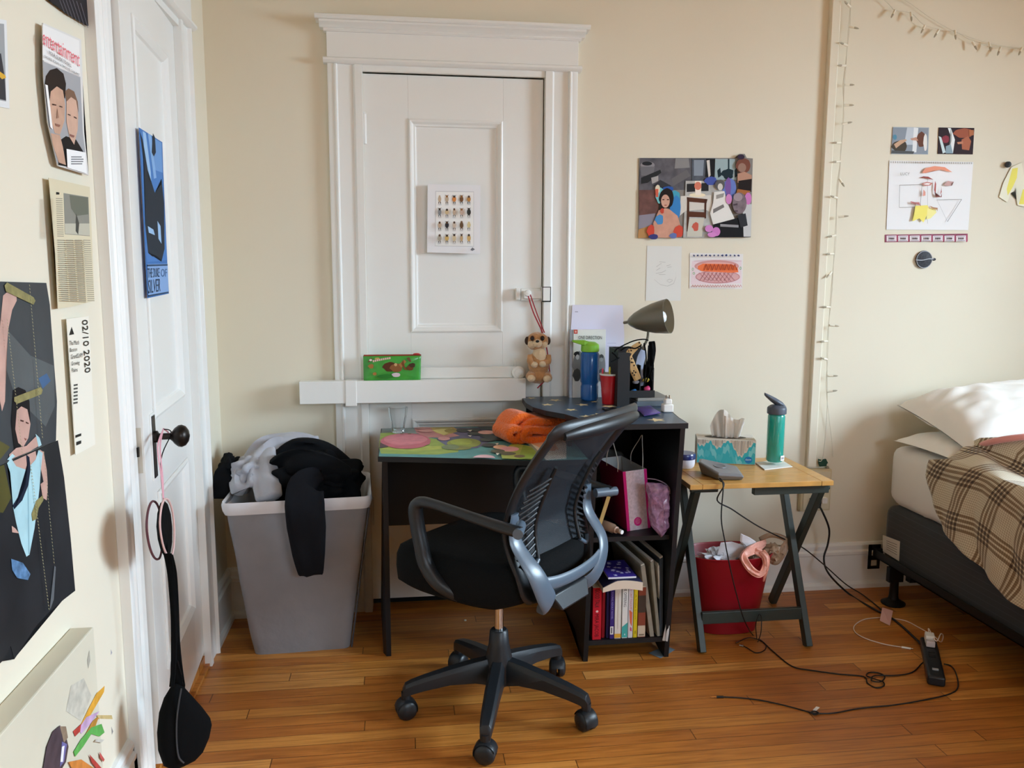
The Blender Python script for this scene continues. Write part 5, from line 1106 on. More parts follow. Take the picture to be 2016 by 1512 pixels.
b = B(); b.tube([BW(1274, 942, Yb), BW(1290, 944, Yb), BW(1306, 950, Yb), BW(1317, 960, Yb), BW(1319, 972, Yb)], .0022, M('film_edge', '9a8a9c', .25, alpha=.8), seg=6); part(b, 'bag_rim', pb)
for nm_, lb, c_, x, y, rx, rz in (('cotton_roll', 'white paper tab inside the purple plastic bag', 'ddd8d0', 1292, 962, .010, .013), ('lip_gloss', 'white and red capped tube inside the purple plastic bag', 'e0c4bc', 1309, 962, .008, .012), ('red_cap', 'tiny bright red cap inside the purple plastic bag', 'c42438', 1313, 966, .005, .006), ('pink_sachet', 'pink sachet seen through the purple plastic bag', 'd08ab0', 1288, 985, .012, .02)):
    b = B(); b.blob(BW(x, y, Yb-.002), (rx, .008, rz), M('bit_'+c_, c_, .5), .12, 6, 2); tag(b.build(nm_, None, smooth=60), lb, 'small item')
b = B(); b.blob((1.475, -.175, .585), (.105, .08, .112), M('grey_plush_cloth', '6f6b68', .95, bump=.5, bscale=50), .12, 8, 4, 4); tag(b.build('grey_blanket', None, smooth=80), 'rolled fuzzy grey blanket stuffed behind the pink gift bag', 'blanket')
b = B(); p0, p1 = BW(1203, 962, -.545), BW(1179, 1037, -.56); b.obox((p0+p1)/2, (.014, .006, (p1-p0).length), (V((1, 0, 0)), V((0, 1, 0)).cross(V((0, 0, 1))) and V((0, 1, 0)), (p1-p0).normalized()), M('kraft_card', 'c2a264', .8)); tag(b.build('wooden_ruler', None, smooth=0), 'narrow tan strip leaning left of the pink gift bag', 'ruler')
b = B(); t0, t1 = V((1.395, -.50, SM+.022)), V((1.437, -.575, SM+.0195)); axx = t1-t0
bei = M('beige_tube', 'b99c86', .35)
b.lathe([(.001, -.03), (.0165, -.028), (.0175, 0), (.0175, .05), (.013, .056), (.0125, .068), (.008, .070), (.008, .086), (.001, .087)], t0, bei, 24, ax=axx); 
fo = tag(b.build('foundation_tube', None), 'beige cosmetic tube lying beside the pink gift bag', 'cosmetic tube')
b = B(); b.lathe([(.0075, .0), (.0075, .010), (.001, .0105)], t0+axx.normalized()*.086, whp, 20, ax=axx); b.build('cap', None, fo, label='white cap')
# upright books
Yf = -.548
def bookspine(name, xa, xb, yt, c, label, yo=0, depth=.16, decor=(), lean=0, cover=None):
    pa, pb_ = BW(xa, 1258, Yf+yo), BW(xb, 1258, Yf+yo); top = BW(xa, yt, Yf+yo).z; w_ = max(.006, pb_.x-pa.x-.0012)
    root = thing(name, label, 'book', ((pa.x+pb_.x)/2, Yf+yo, SB))
    b = B(); L0 = lean
    def cor(x, y, z): return (x+L0*z, y, z)
    h = top-SB
    b.hexa([cor(-w_/2, 0, .0005), cor(w_/2, 0, .0005), cor(w_/2, depth, .0005), cor(-w_/2, depth, .0005), cor(-w_/2, 0, h), cor(w_/2, 0, h), cor(w_/2, depth, h), cor(-w_/2, depth, h)], cover or I(c))
    b.build('cover', None, root, bevel=.001)
    b = B(); n_ = 0
    for d in decor:
        n_ += 1
        if d[0] == 'b': _, z0_, z1_, c2 = d; b.face([cor(x, -.0004-.0001*n_, z) for x, z in ((-w_/2, h*z0_), (w_/2, h*z0_), (w_/2, h*z1_), (-w_/2, h*z1_))], I(c2))
        elif d[0] == 'p': _, pts, c2 = d; b.poly([cor(w_*x/2, -.0004-.0001*n_, h*z) for x, z in pts], I(c2))
        elif d[0] == 't': _, s_, z0_, z1_, c2, th_ = d; b.text(s_, cor(-w_*th_/2, -.0004-.0001*n_, h*z1_), cor(-w_*th_/2, -.0004-.0001*n_, h*z0_), cor(w_*th_/2, -.0004-.0001*n_, h*z1_), I(c2))
    if decor: b.build('spine_print', None, root, smooth=0, recalc=False)
    else: b.bm.free()
    b = B(); b.hexa([cor(-w_/2+.001, .001, h+.0001), cor(w_/2-.001, .001, h+.0001), cor(w_/2-.001, depth, h+.0001), cor(-w_/2+.001, depth, h+.0001), cor(-w_/2+.001, .001, h+.0006), cor(w_/2-.001, .001, h+.0006), cor(w_/2-.001, depth, h+.0006), cor(-w_/2+.001, depth, h+.0006)], I('e4dccb')); b.build('pages', None, root, smooth=0)
    return root
bookspine('book', 1165.5, 1183.4, 1158, 'bd1f2c', 'bright red book with dark spine lettering, leftmost upright on the bottom shelf', decor=(('t', 'GOOD TALK', .62, .98, '2a2222', .5), ('p', ell(0, .55, .3, .022, 12), 'e9b9b4'), ('t', 'MIRA JACOB', .06, .50, '4a1216', .45)))
bookspine('book', 1184, 1190.5, 1162, '8e1c26', 'thin dark red book right beside the bright red one', yo=.012)
bookspine('book', 1192.5, 1199.3, 1164, '2c2450', 'thin dark navy book standing deeper between red and purple books', yo=.01)
bookspine('book', 1199.8, 1208.5, 1161, '3d2a72', 'purple spined book with a white barcode near its foot', decor=(('t', 'YOUNG ADULT NOVEL', .40, .96, 'a79ad0', .35), )); _k = col.objects[-1].parent; bx('barcode_label', (-.0065, -.0009, .018), (.0055, -.0004, .048), I('e6e2de'), _k); bx('barcode', (-.003, -.0012, .022), (.001, -.0009, .044), I('55525a'), _k.children[-1])
bookspine('book', 1209, 1222, 1158, 'ddd5cc', 'off-white book with a mustard band along its foot', decor=(('b', .02, .10, 'd9a53a'), ('p', [(-.1, .2), (.1, .2), (.1, .9), (-.1, .9)], 'c9bdb2')))
bookspine('book', 1223.5, 1235, 1153, 'e2e0dc', 'white book lettered in capitals with a teal foot', decor=(('t', 'THE OFFERING', .60, 1.0, '5a5a60', .5), ('p', [(-1, .02), (1, .02), (1, .30), (-1, .22)], '4aa9a4'), ('p', [(-.1, .06), (.2, .06), (.2, .09), (-.1, .09)], 'dfeeee')))
bookspine('book', 1235.6, 1245.3, 1155, 'd3d0d4', 'white book with an orange-red painted spine streak', decor=(('t', "YOU CAN'T TOUCH MY HAIR", .45, .99, 'c64840', .5), ('p', [(-.7, .55), (.7, .5), (.6, .22), (-.2, .3)], 'd8694a'), ('p', [(-.2, .15), (.6, .13), (.5, .2), (-.1, .22)], 'c0507a')))
bookspine('book', 1245.9, 1254, 1155, 'd9c32a', 'slim bright yellow book', decor=(('t', 'A little book', .35, .85, 'a8901c', .4), ('p', [(-.3, .08), (.3, .08), (.3, .14), (-.3, .14)], 'a8901c')))
bookspine('book', 1254.8, 1270, 1157, '8c4a38', 'brick brown book with a dark block and cream foot, last before the folders', decor=(('b', .50, .84, '4c4038'), ('b', .02, .24, 'cfc0aa'), ('p', [(-.7, .04), (.7, .04), (.7, .07), (-.7, .07)], '8a7a66')))
# two books lying on the upright ones
zt = BW(1200, 1157, Yf).z+.003
bb_ = thing('book', 'thick navy-backed book lying across the tops of the upright books', 'book', (1.47, -.50, zt))
xa, xb = BW(1186, 1150, -.59).x, BW(1264, 1150, -.59).x
b = B(); R = []
for k in range(15):
    t = k/14; x = xa+(xb-xa)*t; zz = .010*math.sin(math.pi*t)+.001; th_ = .030*(.55+.45*min(1, t*3))
    R.append([V((x, -.60, zt+zz)), V((x, -.44, zt+zz)), V((x, -.44, zt+zz+th_)), V((x, -.60, zt+zz+th_))])
b.rings(R, I('d6c3b0')); part(b, 'pages', bb_, smooth=40)
b = B(); R = []
for k in range(15):
    t = k/14; x = xa+(xb-xa)*t*.99+.001; zz = .010*math.sin(math.pi*t)+.0015; th_ = .030*(.55+.45*min(1, t*3))
    R.append([V((x, -.597, zt+zz+th_)), V((x, -.44, zt+zz+th_)), V((x, -.44, zt+zz+th_+.0015)), V((x, -.597, zt+zz+th_+.0015))])
b.rings(R, I('23223f')); part(b, 'cover', bb_, smooth=40)
b2_ = thing('book', 'violet floral-covered booklet on top of the thick lying book', 'book', (1.47, -.50, zt+.045))
xa2, xb2 = BW(1198, 1125, -.585).x, BW(1253, 1125, -.585).x; z2_ = zt+.0435
b = B(); b.box((xa2, -.585, z2_), (xb2, -.42, z2_+.006), I('dcd9e0')); part(b, 'pages', b2_, smooth=0)
b = B(); b.box((xa2, -.584, z2_+.0062), (xb2, -.42, z2_+.008), I('34247e')); R1 = random.Random(11); kk = 0
for k in range(16):
    x, y = xa2+.008+(xb2-xa2-.016)*R1.random(), -.575+.14*R1.random(); kk += 1
    b.poly([V((x+(.004+.004*R1.random())*math.cos(a)*(1+.4*math.cos(5*a)), y+(.005+.004*R1.random())*math.sin(a)*(1+.4*math.cos(5*a)), z2_+.0082+.0001*kk)) for a in [2*math.pi*j/16 for j in range(16)]], I('b9b3dc'))
part(b, 'cover', b2_, smooth=0)
# document folders leaning at the right of the bottom shelf
for nm_, xb_, yb_, xt, yt, wd, c_, lb, dz in (('document_folder', 1288, 1263, 1270, 1112, .016, 'a3a196', 'thick pale grey document folder leaning, nearest to the upright books', .05), ('document_folder', 1300, 1262, 1287, 1104, .012, '9b998c', 'second leaning grey folder with a brownish top edge', .045), ('document_folder', 1305.5, 1262, 1298, 1112, .006, 'cfccc2', 'thin pale folder squeezed between the grey and the dark ones', .03), ('ring_binder', 1313, 1255, 1312, 1097, .014, '3c4650', 'dark slate ring binder leaning against the cabinet side', .06)):
    p0, p1 = BW(xb_, yb_, -.55), BW(xt, yt, -.53); p0.z = max(p0.z, SB+.001); p0.x = min(p0.x, 1.613); p1.x = min(p1.x, 1.613)
    rt = thing(nm_, lb, 'folder', p0); b = B(); m_ = I2(c_, .1, 30)
    b.hexa([p0+V((-wd, 0, 0)), p0, p0+V((-.02, .30, 0)), p0+V((-wd-.02, .30, 0)), p1+V((-wd, 0, -.008)), p1, p1+V((-.045, .27, dz*.3)), p1+V((-wd-.045, .27, dz*.3-.008))], m_)
    part(b, 'cover', rt, smooth=0, bevel=.002)
    b = B(); b.hexa([p0+V((-wd+.002, .004, .004)), p0+V((-.002, .004, .004)), p0+V((-.022, .28, .004)), p0+V((-wd-.018, .28, .004)), p1+V((-wd+.002, .004, .0)), p1+V((-.002, .004, .004)), p1+V((-.047, .26, dz*.3+.004)), p1+V((-wd-.043, .26, dz*.3))], I('d5d2ca')); part(b, 'papers', rt, smooth=0)
b = B(); ribbon([BW(1309, 1262, -.565), BW(1312, 1245, -.57), BW(1315, 1225, -.572), BW(1316, 1203, -.57)], [.010, .009, .006, .002], .0015, I('d5d6d8'), b, up=(-.3, -1, 0)); tag(b.build('loose_papers', None, smooth=70), 'curled white papers slipping down beside the dark binder', 'paper')
b = B(); b.prism([FL(x, y, .0006) for x, y in ((1277, 1286), (1290, 1280), (1313, 1272), (1329, 1279), (1312, 1290), (1300, 1296))], (0, 0, .0008), I('6f7f8c')); tag(b.build('paper_card', None, smooth=0), 'blue-grey card lying on the floor under the cabinet corner', 'card')
b = B(); c = FL(916, 1221, .004); b.blob(c, (.006, .006, .0038), I('d8cfc0'), .1, 5, 2); tag(b.build('crumb', None), 'tiny white speck of litter on the floor behind the chair', 'litter')
# ================================================================ things on the tray table
tb = thing('tissue_box', 'patterned teal and grey tissue box with a tissue pulled up', 'tissue box', (1.93, -.24, TT))
P0, P1 = FL(1371, 911, TT+.001), FL(1487, 915.5, TT+.001); ex = (P1-P0); W_ = ex.length; ex.normalize(); ey = V((-ex.y, ex.x, 0)); Hh = .095; De = .115
def tp(u, v, z): return P0+ex*u+ey*v+V((0, 0, z))
b = B(); card = I('d8d3ca'); b.hexa([tp(0, 0, 0), tp(W_, 0, 0), tp(W_, De, 0), tp(0, De, 0), tp(0, 0, Hh), tp(W_, 0, Hh), tp(W_, De, Hh), tp(0, De, Hh)], card)
b.poly([tp(W_*.5+W_*.36*math.cos(a), De*.5+De*.28*math.sin(a), Hh+.0004) for a in [2*math.pi*j/24 for j in range(24)]], I('5f5c58')); part(b, 'box', tb, smooth=0, bevel=.001)
b = B(); R1 = random.Random(5)
def zig(base, amp, k): return base
lev = [.80, .72, .74, .88, .93, .70, .62, .72, .90, .97, .86, .60, .36, .30, .45, .66, .84, .95]
n_ = 54
for li, (off, c_) in enumerate(((0, '3fb0bd'), (-.16, '7cc9cf'), (-.30, '52b8c3'))):
    pts = [tp(.002, -.0004-.0002*li, .002)]
    xs_ = []
    for j in range(n_+1):
        u = j/n_; v = interp(u, [q/(len(lev)-1) for q in range(len(lev))], lev)+off+.10*(abs((j % 4)-2)/2-.5)*(1 if li == 0 else 1.3)
        xs_.append((u, max(.04, min(v, .97))))
    for (u, v), (u2, v2) in zip(xs_[:-1], xs_[1:]):
        if li == 0 or int(u*9) % 2 == li-1: b.face([tp(.002+u*(W_-.004), -.0004-.0002*li, .002 if li == 0 else Hh*max(.02, v-.28)), tp(.002+u2*(W_-.004), -.0004-.0002*li, .002 if li == 0 else Hh*max(.02, v2-.28)), tp(.002+u2*(W_-.004), -.0004-.0002*li, Hh*v2), tp(.002+u*(W_-.004), -.0004-.0002*li, Hh*v)], I(c_))
for j in range(27):
    u = (j+.5)/27; v = interp(u, [q/(len(lev)-1) for q in range(len(lev))], lev); top = .99
    if v < .93: b.face([tp(.002+(u-.012)*(W_-.004), -.001, Hh*(v+.09)), tp(.002+(u+.012)*(W_-.004), -.001, Hh*(v+.07)), tp(.002+(u+.014)*(W_-.004), -.001, Hh*top), tp(.002+(u-.014)*(W_-.004), -.001, Hh*top)], I(('b5aea4', 'c9c2b8', 'a8a198')[j % 3]))
for v0 in range(9):
    b.face([tp(-.0004, De*(v0+.1)/9, .004), tp(-.0004, De*(v0+.8)/9, .004), tp(-.0004, De*(v0+.8)/9, Hh*(.5+.4*abs(math.sin(v0)))), tp(-.0004, De*(v0+.1)/9, Hh*(.45+.4*abs(math.sin(v0))))], I('bdb6ac'))
cb = tp(W_*.88, -.0012, Hh*.20); b.face([cb+ex*.0145*math.cos(a)+V((0, 0, .0135*math.sin(a))) for a in [2*math.pi*j/24 for j in range(24)]], I('2a7fc0'))
b.text('Kleenex', cb+V((0, 0, -.0025))-ex*.0105+ey*-.0004, cb+V((0, 0, -.0010))+ex*.0105+ey*-.0004, cb+V((0, 0, .0045))-ex*.0105+ey*-.0004, I('e6f0f8'))
part(b, 'printed_pattern', tb, smooth=0, recalc=False)
tis = M('thin_tissue', 'eeebe6', .9, trans=0, alpha=.9, sheen=.3)
b = B()
def tf(u, v):
    a = u*2-1; x = W_*.5+a*(.050+.010*v)+.012*v; y = De*.5+.018*math.sin(a*6)*(.4+v*.6)+.008*math.sin(a*13+2*v)
    z = Hh-.006+v*(.098+.022*math.cos(a*4.2+1.2)-.030*max(0, abs(a)-.75)*4); return tp(x-.02*v*(1-a)*.3, y, z)
b.grid(tf, 30, 14, tis); b.grid(lambda u, v: tf(u, v*.8)+ey*.014*math.sin(u*7+1)+ex*.006, 30, 12, tis); part(b, 'tissue', tb, smooth=80, label='white translucent tissue')
# cream jar
c = FL(1362, 919, TT); jar = thing('cream_jar', 'round white cream jar with dark blue lid at the table corner', 'jar', (1.752, -.330, TT))
b = B(); b.lathe([(.001, .001), (.030, .001), (.036, .007), (.0385, .020), (.0385, .036), (.036, .038), (.001, .038)], (0, 0, 0), I2('d8d5dc', .05, 20), 36); b.build('jar_body', None, jar)
b = B(); b.lathe([(.0395, .036), (.0405, .038), (.0405, .054), (.038, .058), (.001, .0585)], (0, 0, 0), M('navy_lid', '1c2a63', .3, coat=.4), 36); b.build('lid', None, jar, label='dark blue lid')
# grey answering device
dv = thing('charging_pod', 'wedge-shaped grey desktop device with round dial and black cable', 'device', (1.84, -.49, TT))
gp = M('grey_satin_plastic', '77777a', .35, coat=.2)
qb = [FL(x, y, TT+.001) for x, y in ((1412, 943), (1452, 945), (1455, 920), (1378, 912))]
b = B(); z = TT
bot = [V((1.808, -.535, z+.001)), V((1.892, -.545, z+.001)), V((1.905, -.455, z+.001)), V((1.790, -.405, z+.001)), V((1.778, -.445, z+.001))]
tops = [V((1.803, -.545, z+.022)), V((1.895, -.555, z+.016)), V((1.912, -.450, z+.026)), V((1.788, -.390, z+.046)), V((1.765, -.440, z+.044))]
top2 = [p.lerp(sum(tops, V())/5, .12)+V((0, 0, .006)) for p in tops]
b.rings([bot, [p.lerp(sum(tops, V())/5, -.02) for p in tops], top2], gp); part(b, 'body', dv, smooth=0, bevel=.004)
b = B(); cz = sum(top2, V())/5; n_ = (top2[1]-top2[0]).cross(top2[2]-top2[0]).normalized(); n_ = n_ if n_.z > 0 else -n_
b.lathe([(.0245, .0), (.0225, .0024), (.0195, .0012), (.001, .0016)], cz+n_*.001, M('grey_dial', '6c6c6f', .4), 30, ax=n_); part(b, 'dial', dv)
# coaster and teal bottle
b = B(); cq = [FL(x, y, TT+.0006) for x, y in ((1487, 912), (1505, 926), (1560, 920), (1537, 906))]; b.prism(cq, (0, 0, .004), I('dad9d4')); co = tag(b.build('coaster', None, smooth=0, bevel=.001), 'square white coaster under the teal bottle', 'coaster')
bx_, by_ = 2.112, -.335
tb2 = thing('water_bottle', 'tall teal water bottle with dark grey sipper cap on the tray table', 'bottle', (bx_, by_, TT+.0048))
teal = M('teal_plastic', '079a92', .14, coat=.6); outer = M('lime_tinted_shell', 'd4ea6a', .05, alpha=.03, coat=.6); capm = M('slate_cap', '4c5360', .45); b = B()
b.lathe([(.001, .012), (.028, .012), (.0325, .018), (.0325, .190), (.030, .197), (.026, .200)], (0, 0, 0), teal, 36); b.build('inner_body', None, tb2)
b = B(); b.lathe([(.001, .001), (.030, .001), (.036, .006), (.0365, .02), (.0362, .185), (.0355, .195), (.0345, .200)], (0, 0, 0), outer, 36); b.build('outer_shell', None, tb2, label='clear yellow-green shell')
b = B(); b.lathe([(.0350, .199), (.0365, .200), (.0365, .218), (.0350, .224), (.024, .232), (.001, .234)], (0, 0, 0), capm, 36)
R = []
for x, zc, hw, hz in ((.034, .222, .010, .006), (.018, .234, .017, .012), (-.006, .246, .017, .014), (-.026, .258, .012, .012), (-.044, .270, .009, .008), (-.052, .276, .006, .006)):
    R.append([V((x+.0*math.cos(a), hw*math.cos(a), zc+hz*math.sin(a))) for a in [2*math.pi*j/12 for j in range(12)]])
b.rings(R, capm); b.build('sipper_cap', None, tb2, bevel=.001)
b = B(); a0_ = -math.pi/2+.25; R = [[V((.0372*math.cos(a0_+q), .0372*math.sin(a0_+q), z)) for q in [-.05+.6*j/8 for j in range(9)]] for z in (.020, .040)]
for j in range(8): b.face([R[0][j], R[0][j+1], R[1][j+1], R[1][j]], I('e4e6ea'))
for j in range(5): b.face([V((.0376*math.cos(a0_+.06+j*.08+d), .0376*math.sin(a0_+.06+j*.08+d), z)) for d, z in ((0, .026), (.035, .026), (.035, .034), (0, .034))], I('3c3c44'))
b.build('price_label', None, tb2, smooth=0, recalc=False)
# ================================================================ waste bin with rubbish
binm = M('crimson_plastic', '8e0f1e', .38, spec=.5)
bc = V((1.938, -.335, 0)); wbin = thing('waste_bin', 'crimson plastic waste bin filled with rubbish under the tray table', 'bin', bc)
def bring(z, a_, c_, n=44): return [V((bc.x+sup(2*math.pi*j/n, a_, c_, 2.6)[0], bc.y+sup(2*math.pi*j/n, a_, c_, 2.6)[1], z)) for j in range(n)]
b = B(); b.rings([bring(.001, .110, .075), bring(.004, .116, .080), bring(.30, .166, .105), bring(.312, .171, .110), bring(.314, .169, .108), bring(.308, .164, .103), bring(.02, .110, .076), bring(.008, .09, .07)], binm); part(b, 'bin_body', wbin, smooth=50)
def crumple(name, c, r, m, lb, cat, seed, amp=.4): b = B(); b.blob(c, r, m, amp, 11, 4, seed); return tag(b.build(name, None, smooth=30), lb, cat)
Yb2 = -.38
pap = M('crumpled_paper', 'd6d6dc', .8)
b = B(); ps = [BW(x, y, Yb2) for x, y in ((1419, 1068), (1440, 1066), (1470, 1075), (1472, 1100), (1440, 1100), (1412, 1092))]; puffy(b, ps, (0, -1, .3), .006, pap, steps=2)
tag(b.build('torn_receipt', None, smooth=20), 'crumpled printed receipt at the left of the bin rubbish', 'paper')
b = B(); ps = [BW(x, y, Yb2-.02) for x, y in ((1458, 1050), (1476, 1058), (1488, 1066), (1486, 1078), (1476, 1086), (1464, 1072), (1457, 1066))]; puffy(b, ps, (.2, -1, .2), .005, I('e3e3ea'), steps=2)
tag(b.build('paper_scrap', None, smooth=20), 'folded white paper scrap sticking up from the bin', 'paper')
pk = M('salmon_plastic_film', 'e8a593', .35, bump=.6, bscale=40)
b = B(); ribbon([BW(x, y, yy) for x, y, yy in ((1508, 1068, -.36), (1490, 1078, -.41), (1466, 1092, -.44), (1470, 1110, -.455), (1484, 1126, -.46), (1498, 1130, -.46), (1508, 1112, -.45), (1504, 1094, -.43), (1486, 1084, -.42))], [.012, .020, .016, .015, .014, .012, .014, .016, .012], .004, pk, b, up=(0, -1, .1), wob_=.006)
ribbon([BW(x, y, yy) for x, y, yy in ((1500, 1085, -.43), (1510, 1100, -.45), (1508, 1125, -.455), (1503, 1145, -.45))], [.012, .012, .009, .003], .003, pk, b, up=(0, -1, .1), wob_=.004)
tag(b.build('salmon_bag', None, smooth=70), 'salmon pink plastic bag drooping over the bin rim', 'bag')
tn = M('tan_plastic_film', 'a98c72', .4, bump=.6, bscale=40)
b = B(); ribbon([BW(x, y, yy) for x, y, yy in ((1495, 1062, -.33), (1515, 1054, -.34), (1535, 1056, -.35), (1548, 1066, -.36), (1540, 1085, -.37), (1528, 1104, -.37), (1512, 1100, -.37))], [.008, .010, .010, .011, .020, .018, .010], .004, tn, b, up=(0, -1, .1), wob_=.006)
b.blob(BW(1520, 1088, -.35), (.035, .04, .035), tn, .35, 9, 3, 2)
tag(b.build('tan_bag', None, smooth=70), 'thin tan shopping bag with a looped handle behind the salmon bag', 'bag')
crumple('crumpled_tissue', (1.90, -.35, .285), (.075, .06, .035), pap, 'crumpled white tissue filling the left half of the bin', 'tissue', 4)
crumple('crumpled_wrapper', (2.0, -.33, .28), (.07, .06, .04), M('brown_wrapper', '9c7b66', .8), 'brownish crumpled wrapper below the plastic bags in the bin', 'wrapper', 9)
# ================================================================ papers on the back wall
mx_ = I2
coll = [(mx_('5d5b62', .35, 22), [(1260, 311), (1372, 312), (1370, 374), (1258, 374)]), (I('8e8c90'), ell(1275, 325, 14, 7)), (I('2a2a2d'), ell(1274, 322, 10, 4)), (I('747378'), [(1261, 328), (1289, 328), (1286, 346), (1262, 346)]), (I('2b2b2d'), [(1262, 350), (1300, 334), (1302, 340), (1275, 360), (1262, 362)]), (I('a8a6a6'), [(1282, 350), (1296, 346), (1296, 356), (1284, 362)]),
        (I('8d8b8c'), [(1330, 312), (1356, 312), (1358, 330), (1328, 332)]), (I('6b696c'), [(1322, 352), (1352, 334), (1360, 346), (1326, 366)]), (I('3b3b40'), [(1285, 366), (1300, 354), (1322, 366), (1310, 374)]), (mx_('4d525c', .3, 30), [(1362, 312), (1408, 312), (1406, 356), (1362, 356)]), (I('8b95a2'), [(1366, 315), (1386, 315), (1384, 346), (1366, 346)]), (I('1d1c1e'), [(1390, 313), (1408, 313), (1406, 352), (1388, 348)]), (I('d8d4cf'), [(1391, 316), (1397, 315), (1399, 345), (1395, 350)]),
        (I('9fb3b8'), [(1408, 313), (1447, 313), (1450, 354), (1407, 354)]), (I('1e2e36'), [(1433, 313), (1436, 313), (1436, 352), (1433, 352)]), (I('1e2e36'), wob(1434, 342, 14, 9, .6, 20)), (I('1e2e36'), [(1412, 336), (1418, 330), (1420, 346), (1414, 350)]), (I('1e2e36'), [(1446, 336), (1450, 330), (1452, 346), (1447, 350)]),
        (mx_('6b4740', .4, 25), [(1258, 374), (1300, 374), (1296, 420), (1258, 424)]), (I('8f8a98'), [(1258, 424), (1290, 420), (1286, 446), (1257, 450)]), (I('b88a58'), [(1257, 452), (1286, 442), (1280, 468), (1256, 469)]), (mx_('b4b3b0', .2, 30), [(1350, 356), (1430, 356), (1440, 468), (1345, 468)]), (I('2c2a2c'), [(1352, 362), (1395, 360), (1395, 376), (1352, 378)]),
        (I('d9d4cc'), [(1340, 386), (1400, 384), (1402, 420), (1388, 412), (1350, 415), (1338, 425)]), (I('f2e6c8'), ell(1373, 384, 16, 4)), (I('f4e9dc'), [(1368, 356), (1381, 356), (1380, 384), (1369, 384)]), (I('d97f68'), ell(1374, 366, 7, 8)), (I('5a3424'), [(1352, 388), (1393, 392), (1391, 400), (1353, 397)]), (I('4c2b1d'), [(1353, 388), (1357, 389), (1357, 455), (1352, 456)]), (I('4c2b1d'), [(1387, 392), (1391, 392), (1390, 430), (1387, 430)]), (I('5a3424'), [(1354, 416), (1389, 418), (1388, 428), (1356, 427)]), (I('cbc8bb'), [(1357, 430), (1386, 430), (1382, 466), (1352, 466)]), (I('c8604f'), wob(1370, 446, 7, 8, .5)),
        (I('4a5aa8'), wob(1400, 356, 13, 8, .3)), (I('2f5cae'), wob(1316, 372, 12, 5, .3)), (I('6a7fc4'), wob(1437, 372, 14, 20, .2)), (I('7e5aa0'), wob(1434, 368, 6, 18, .3)), (I('49a3c0'), wob(1328, 392, 14, 16, .4)), (I('3f86c8'), wob(1331, 408, 11, 22, .3)), (I('78c4cc'), wob(1300, 385, 9, 15, .3)), (I('e2d8c0'), wob(1295, 372, 5, 8, .2)), (I('d5664f'), [(1290, 372), (1296, 372), (1296, 388), (1291, 388)]),
        (I('241a18'), wob(1313, 390, 15, 19, .2)), (I('2a1d1a'), [(1300, 395), (1306, 392), (1308, 420), (1296, 428)]), (I2('cf9a84', .1, 30), [(1297, 414), (1310, 410), (1318, 412), (1334, 425), (1340, 445), (1334, 468), (1288, 468), (1286, 440)]), (I2('d6a48f', .08, 30), ell(1310, 396, 8.5, 13)), (I('3a2520'), [(1304, 392), (1308, 392), (1308, 394), (1304, 394)]), (I('3a2520'), [(1313, 392), (1317, 392), (1317, 394), (1313, 394)]), (I('a6604f'), [(1308, 403), (1313, 403), (1312, 405), (1308, 405)]),
        (I('4f8fc8'), wob(1299, 432, 9, 9, .5)), (I('cf4a38'), wob(1282, 455, 8, 12, .4)), (I('d14f3c'), wob(1337, 455, 10, 11, .4)), (I('c94b3a'), wob(1304, 415, 4, 5, .4)), (I('3c3f7a'), wob(1287, 466, 10, 5, .3)), (I('6a78b0'), wob(1326, 464, 8, 5, .4)),
        (I('e6e4e0'), [(1406, 378), (1426, 376), (1432, 400), (1446, 430), (1436, 442), (1404, 442), (1398, 420), (1404, 400)]), (I('5f5c5c'), wob(1418, 364, 10, 10, .2)), (I('d3cfca'), ell(1418, 368, 5, 7)), (I('7c7876'), [(1404, 412), (1424, 402), (1426, 408), (1404, 420)]), (I('9b9894'), [(1410, 384), (1426, 380), (1424, 388), (1410, 392)]),
        (I('7b4a3c'), wob(1464, 326, 15, 14, .2)), (I('9a7a6c'), ell(1461, 330, 8, 9)), (I('b98d78'), [(1452, 342), (1466, 338), (1480, 345), (1480, 356), (1452, 360)]), (I('221816'), [(1454, 356), (1480, 352), (1479, 378), (1454, 374)]), (I('a86a3c'), [(1452, 372), (1478, 376), (1470, 384), (1450, 380)]), (I('3a2b3e'), ell(1459, 309, 7, 5)),
        (I('17171a'), [(1404, 442), (1456, 428), (1478, 430), (1478, 467), (1404, 467)]), (I('c7c9cb'), [(1462, 400), (1480, 402), (1478, 466), (1464, 466)]), (I('9a9a9e'), [(1418, 441), (1454, 443), (1454, 448), (1418, 446)]), (I('d38ac4'), ell(1435, 392, 6, 10)), (I('cf7fc0'), ell(1473, 391, 6.5, 12)), (I('d58acb'), ell(1396, 450, 8, 7)), (I('cf7fc4'), ell(1410, 456, 8, 9)), (I('d58acb'), ell(1402, 462, 9, 5)),
        (I2('7a6b72', .2, 60), ell(1456, 400, 14, 21)), (I('a39299'), ell(1453, 388, 9, 8)), (I('4f444b'), [(1443, 402), (1452, 400), (1452, 404), (1444, 405)]), (I('57494f'), [(1446, 414), (1453, 414), (1452, 417), (1446, 417)]), (I('303238'), [(1452, 424), (1468, 420), (1472, 444), (1458, 448)])]
paper('collage_poster', 'busy surreal collage poster with balloons and a laid table on the wall', 'poster', fnB, [(1258, 311), (1450, 311), (1456, 303), (1466, 303), (1470, 311), (1482, 312), (1478, 467), (1257, 469), (1260, 380)], I('8a8580'), coll, gap=.003)
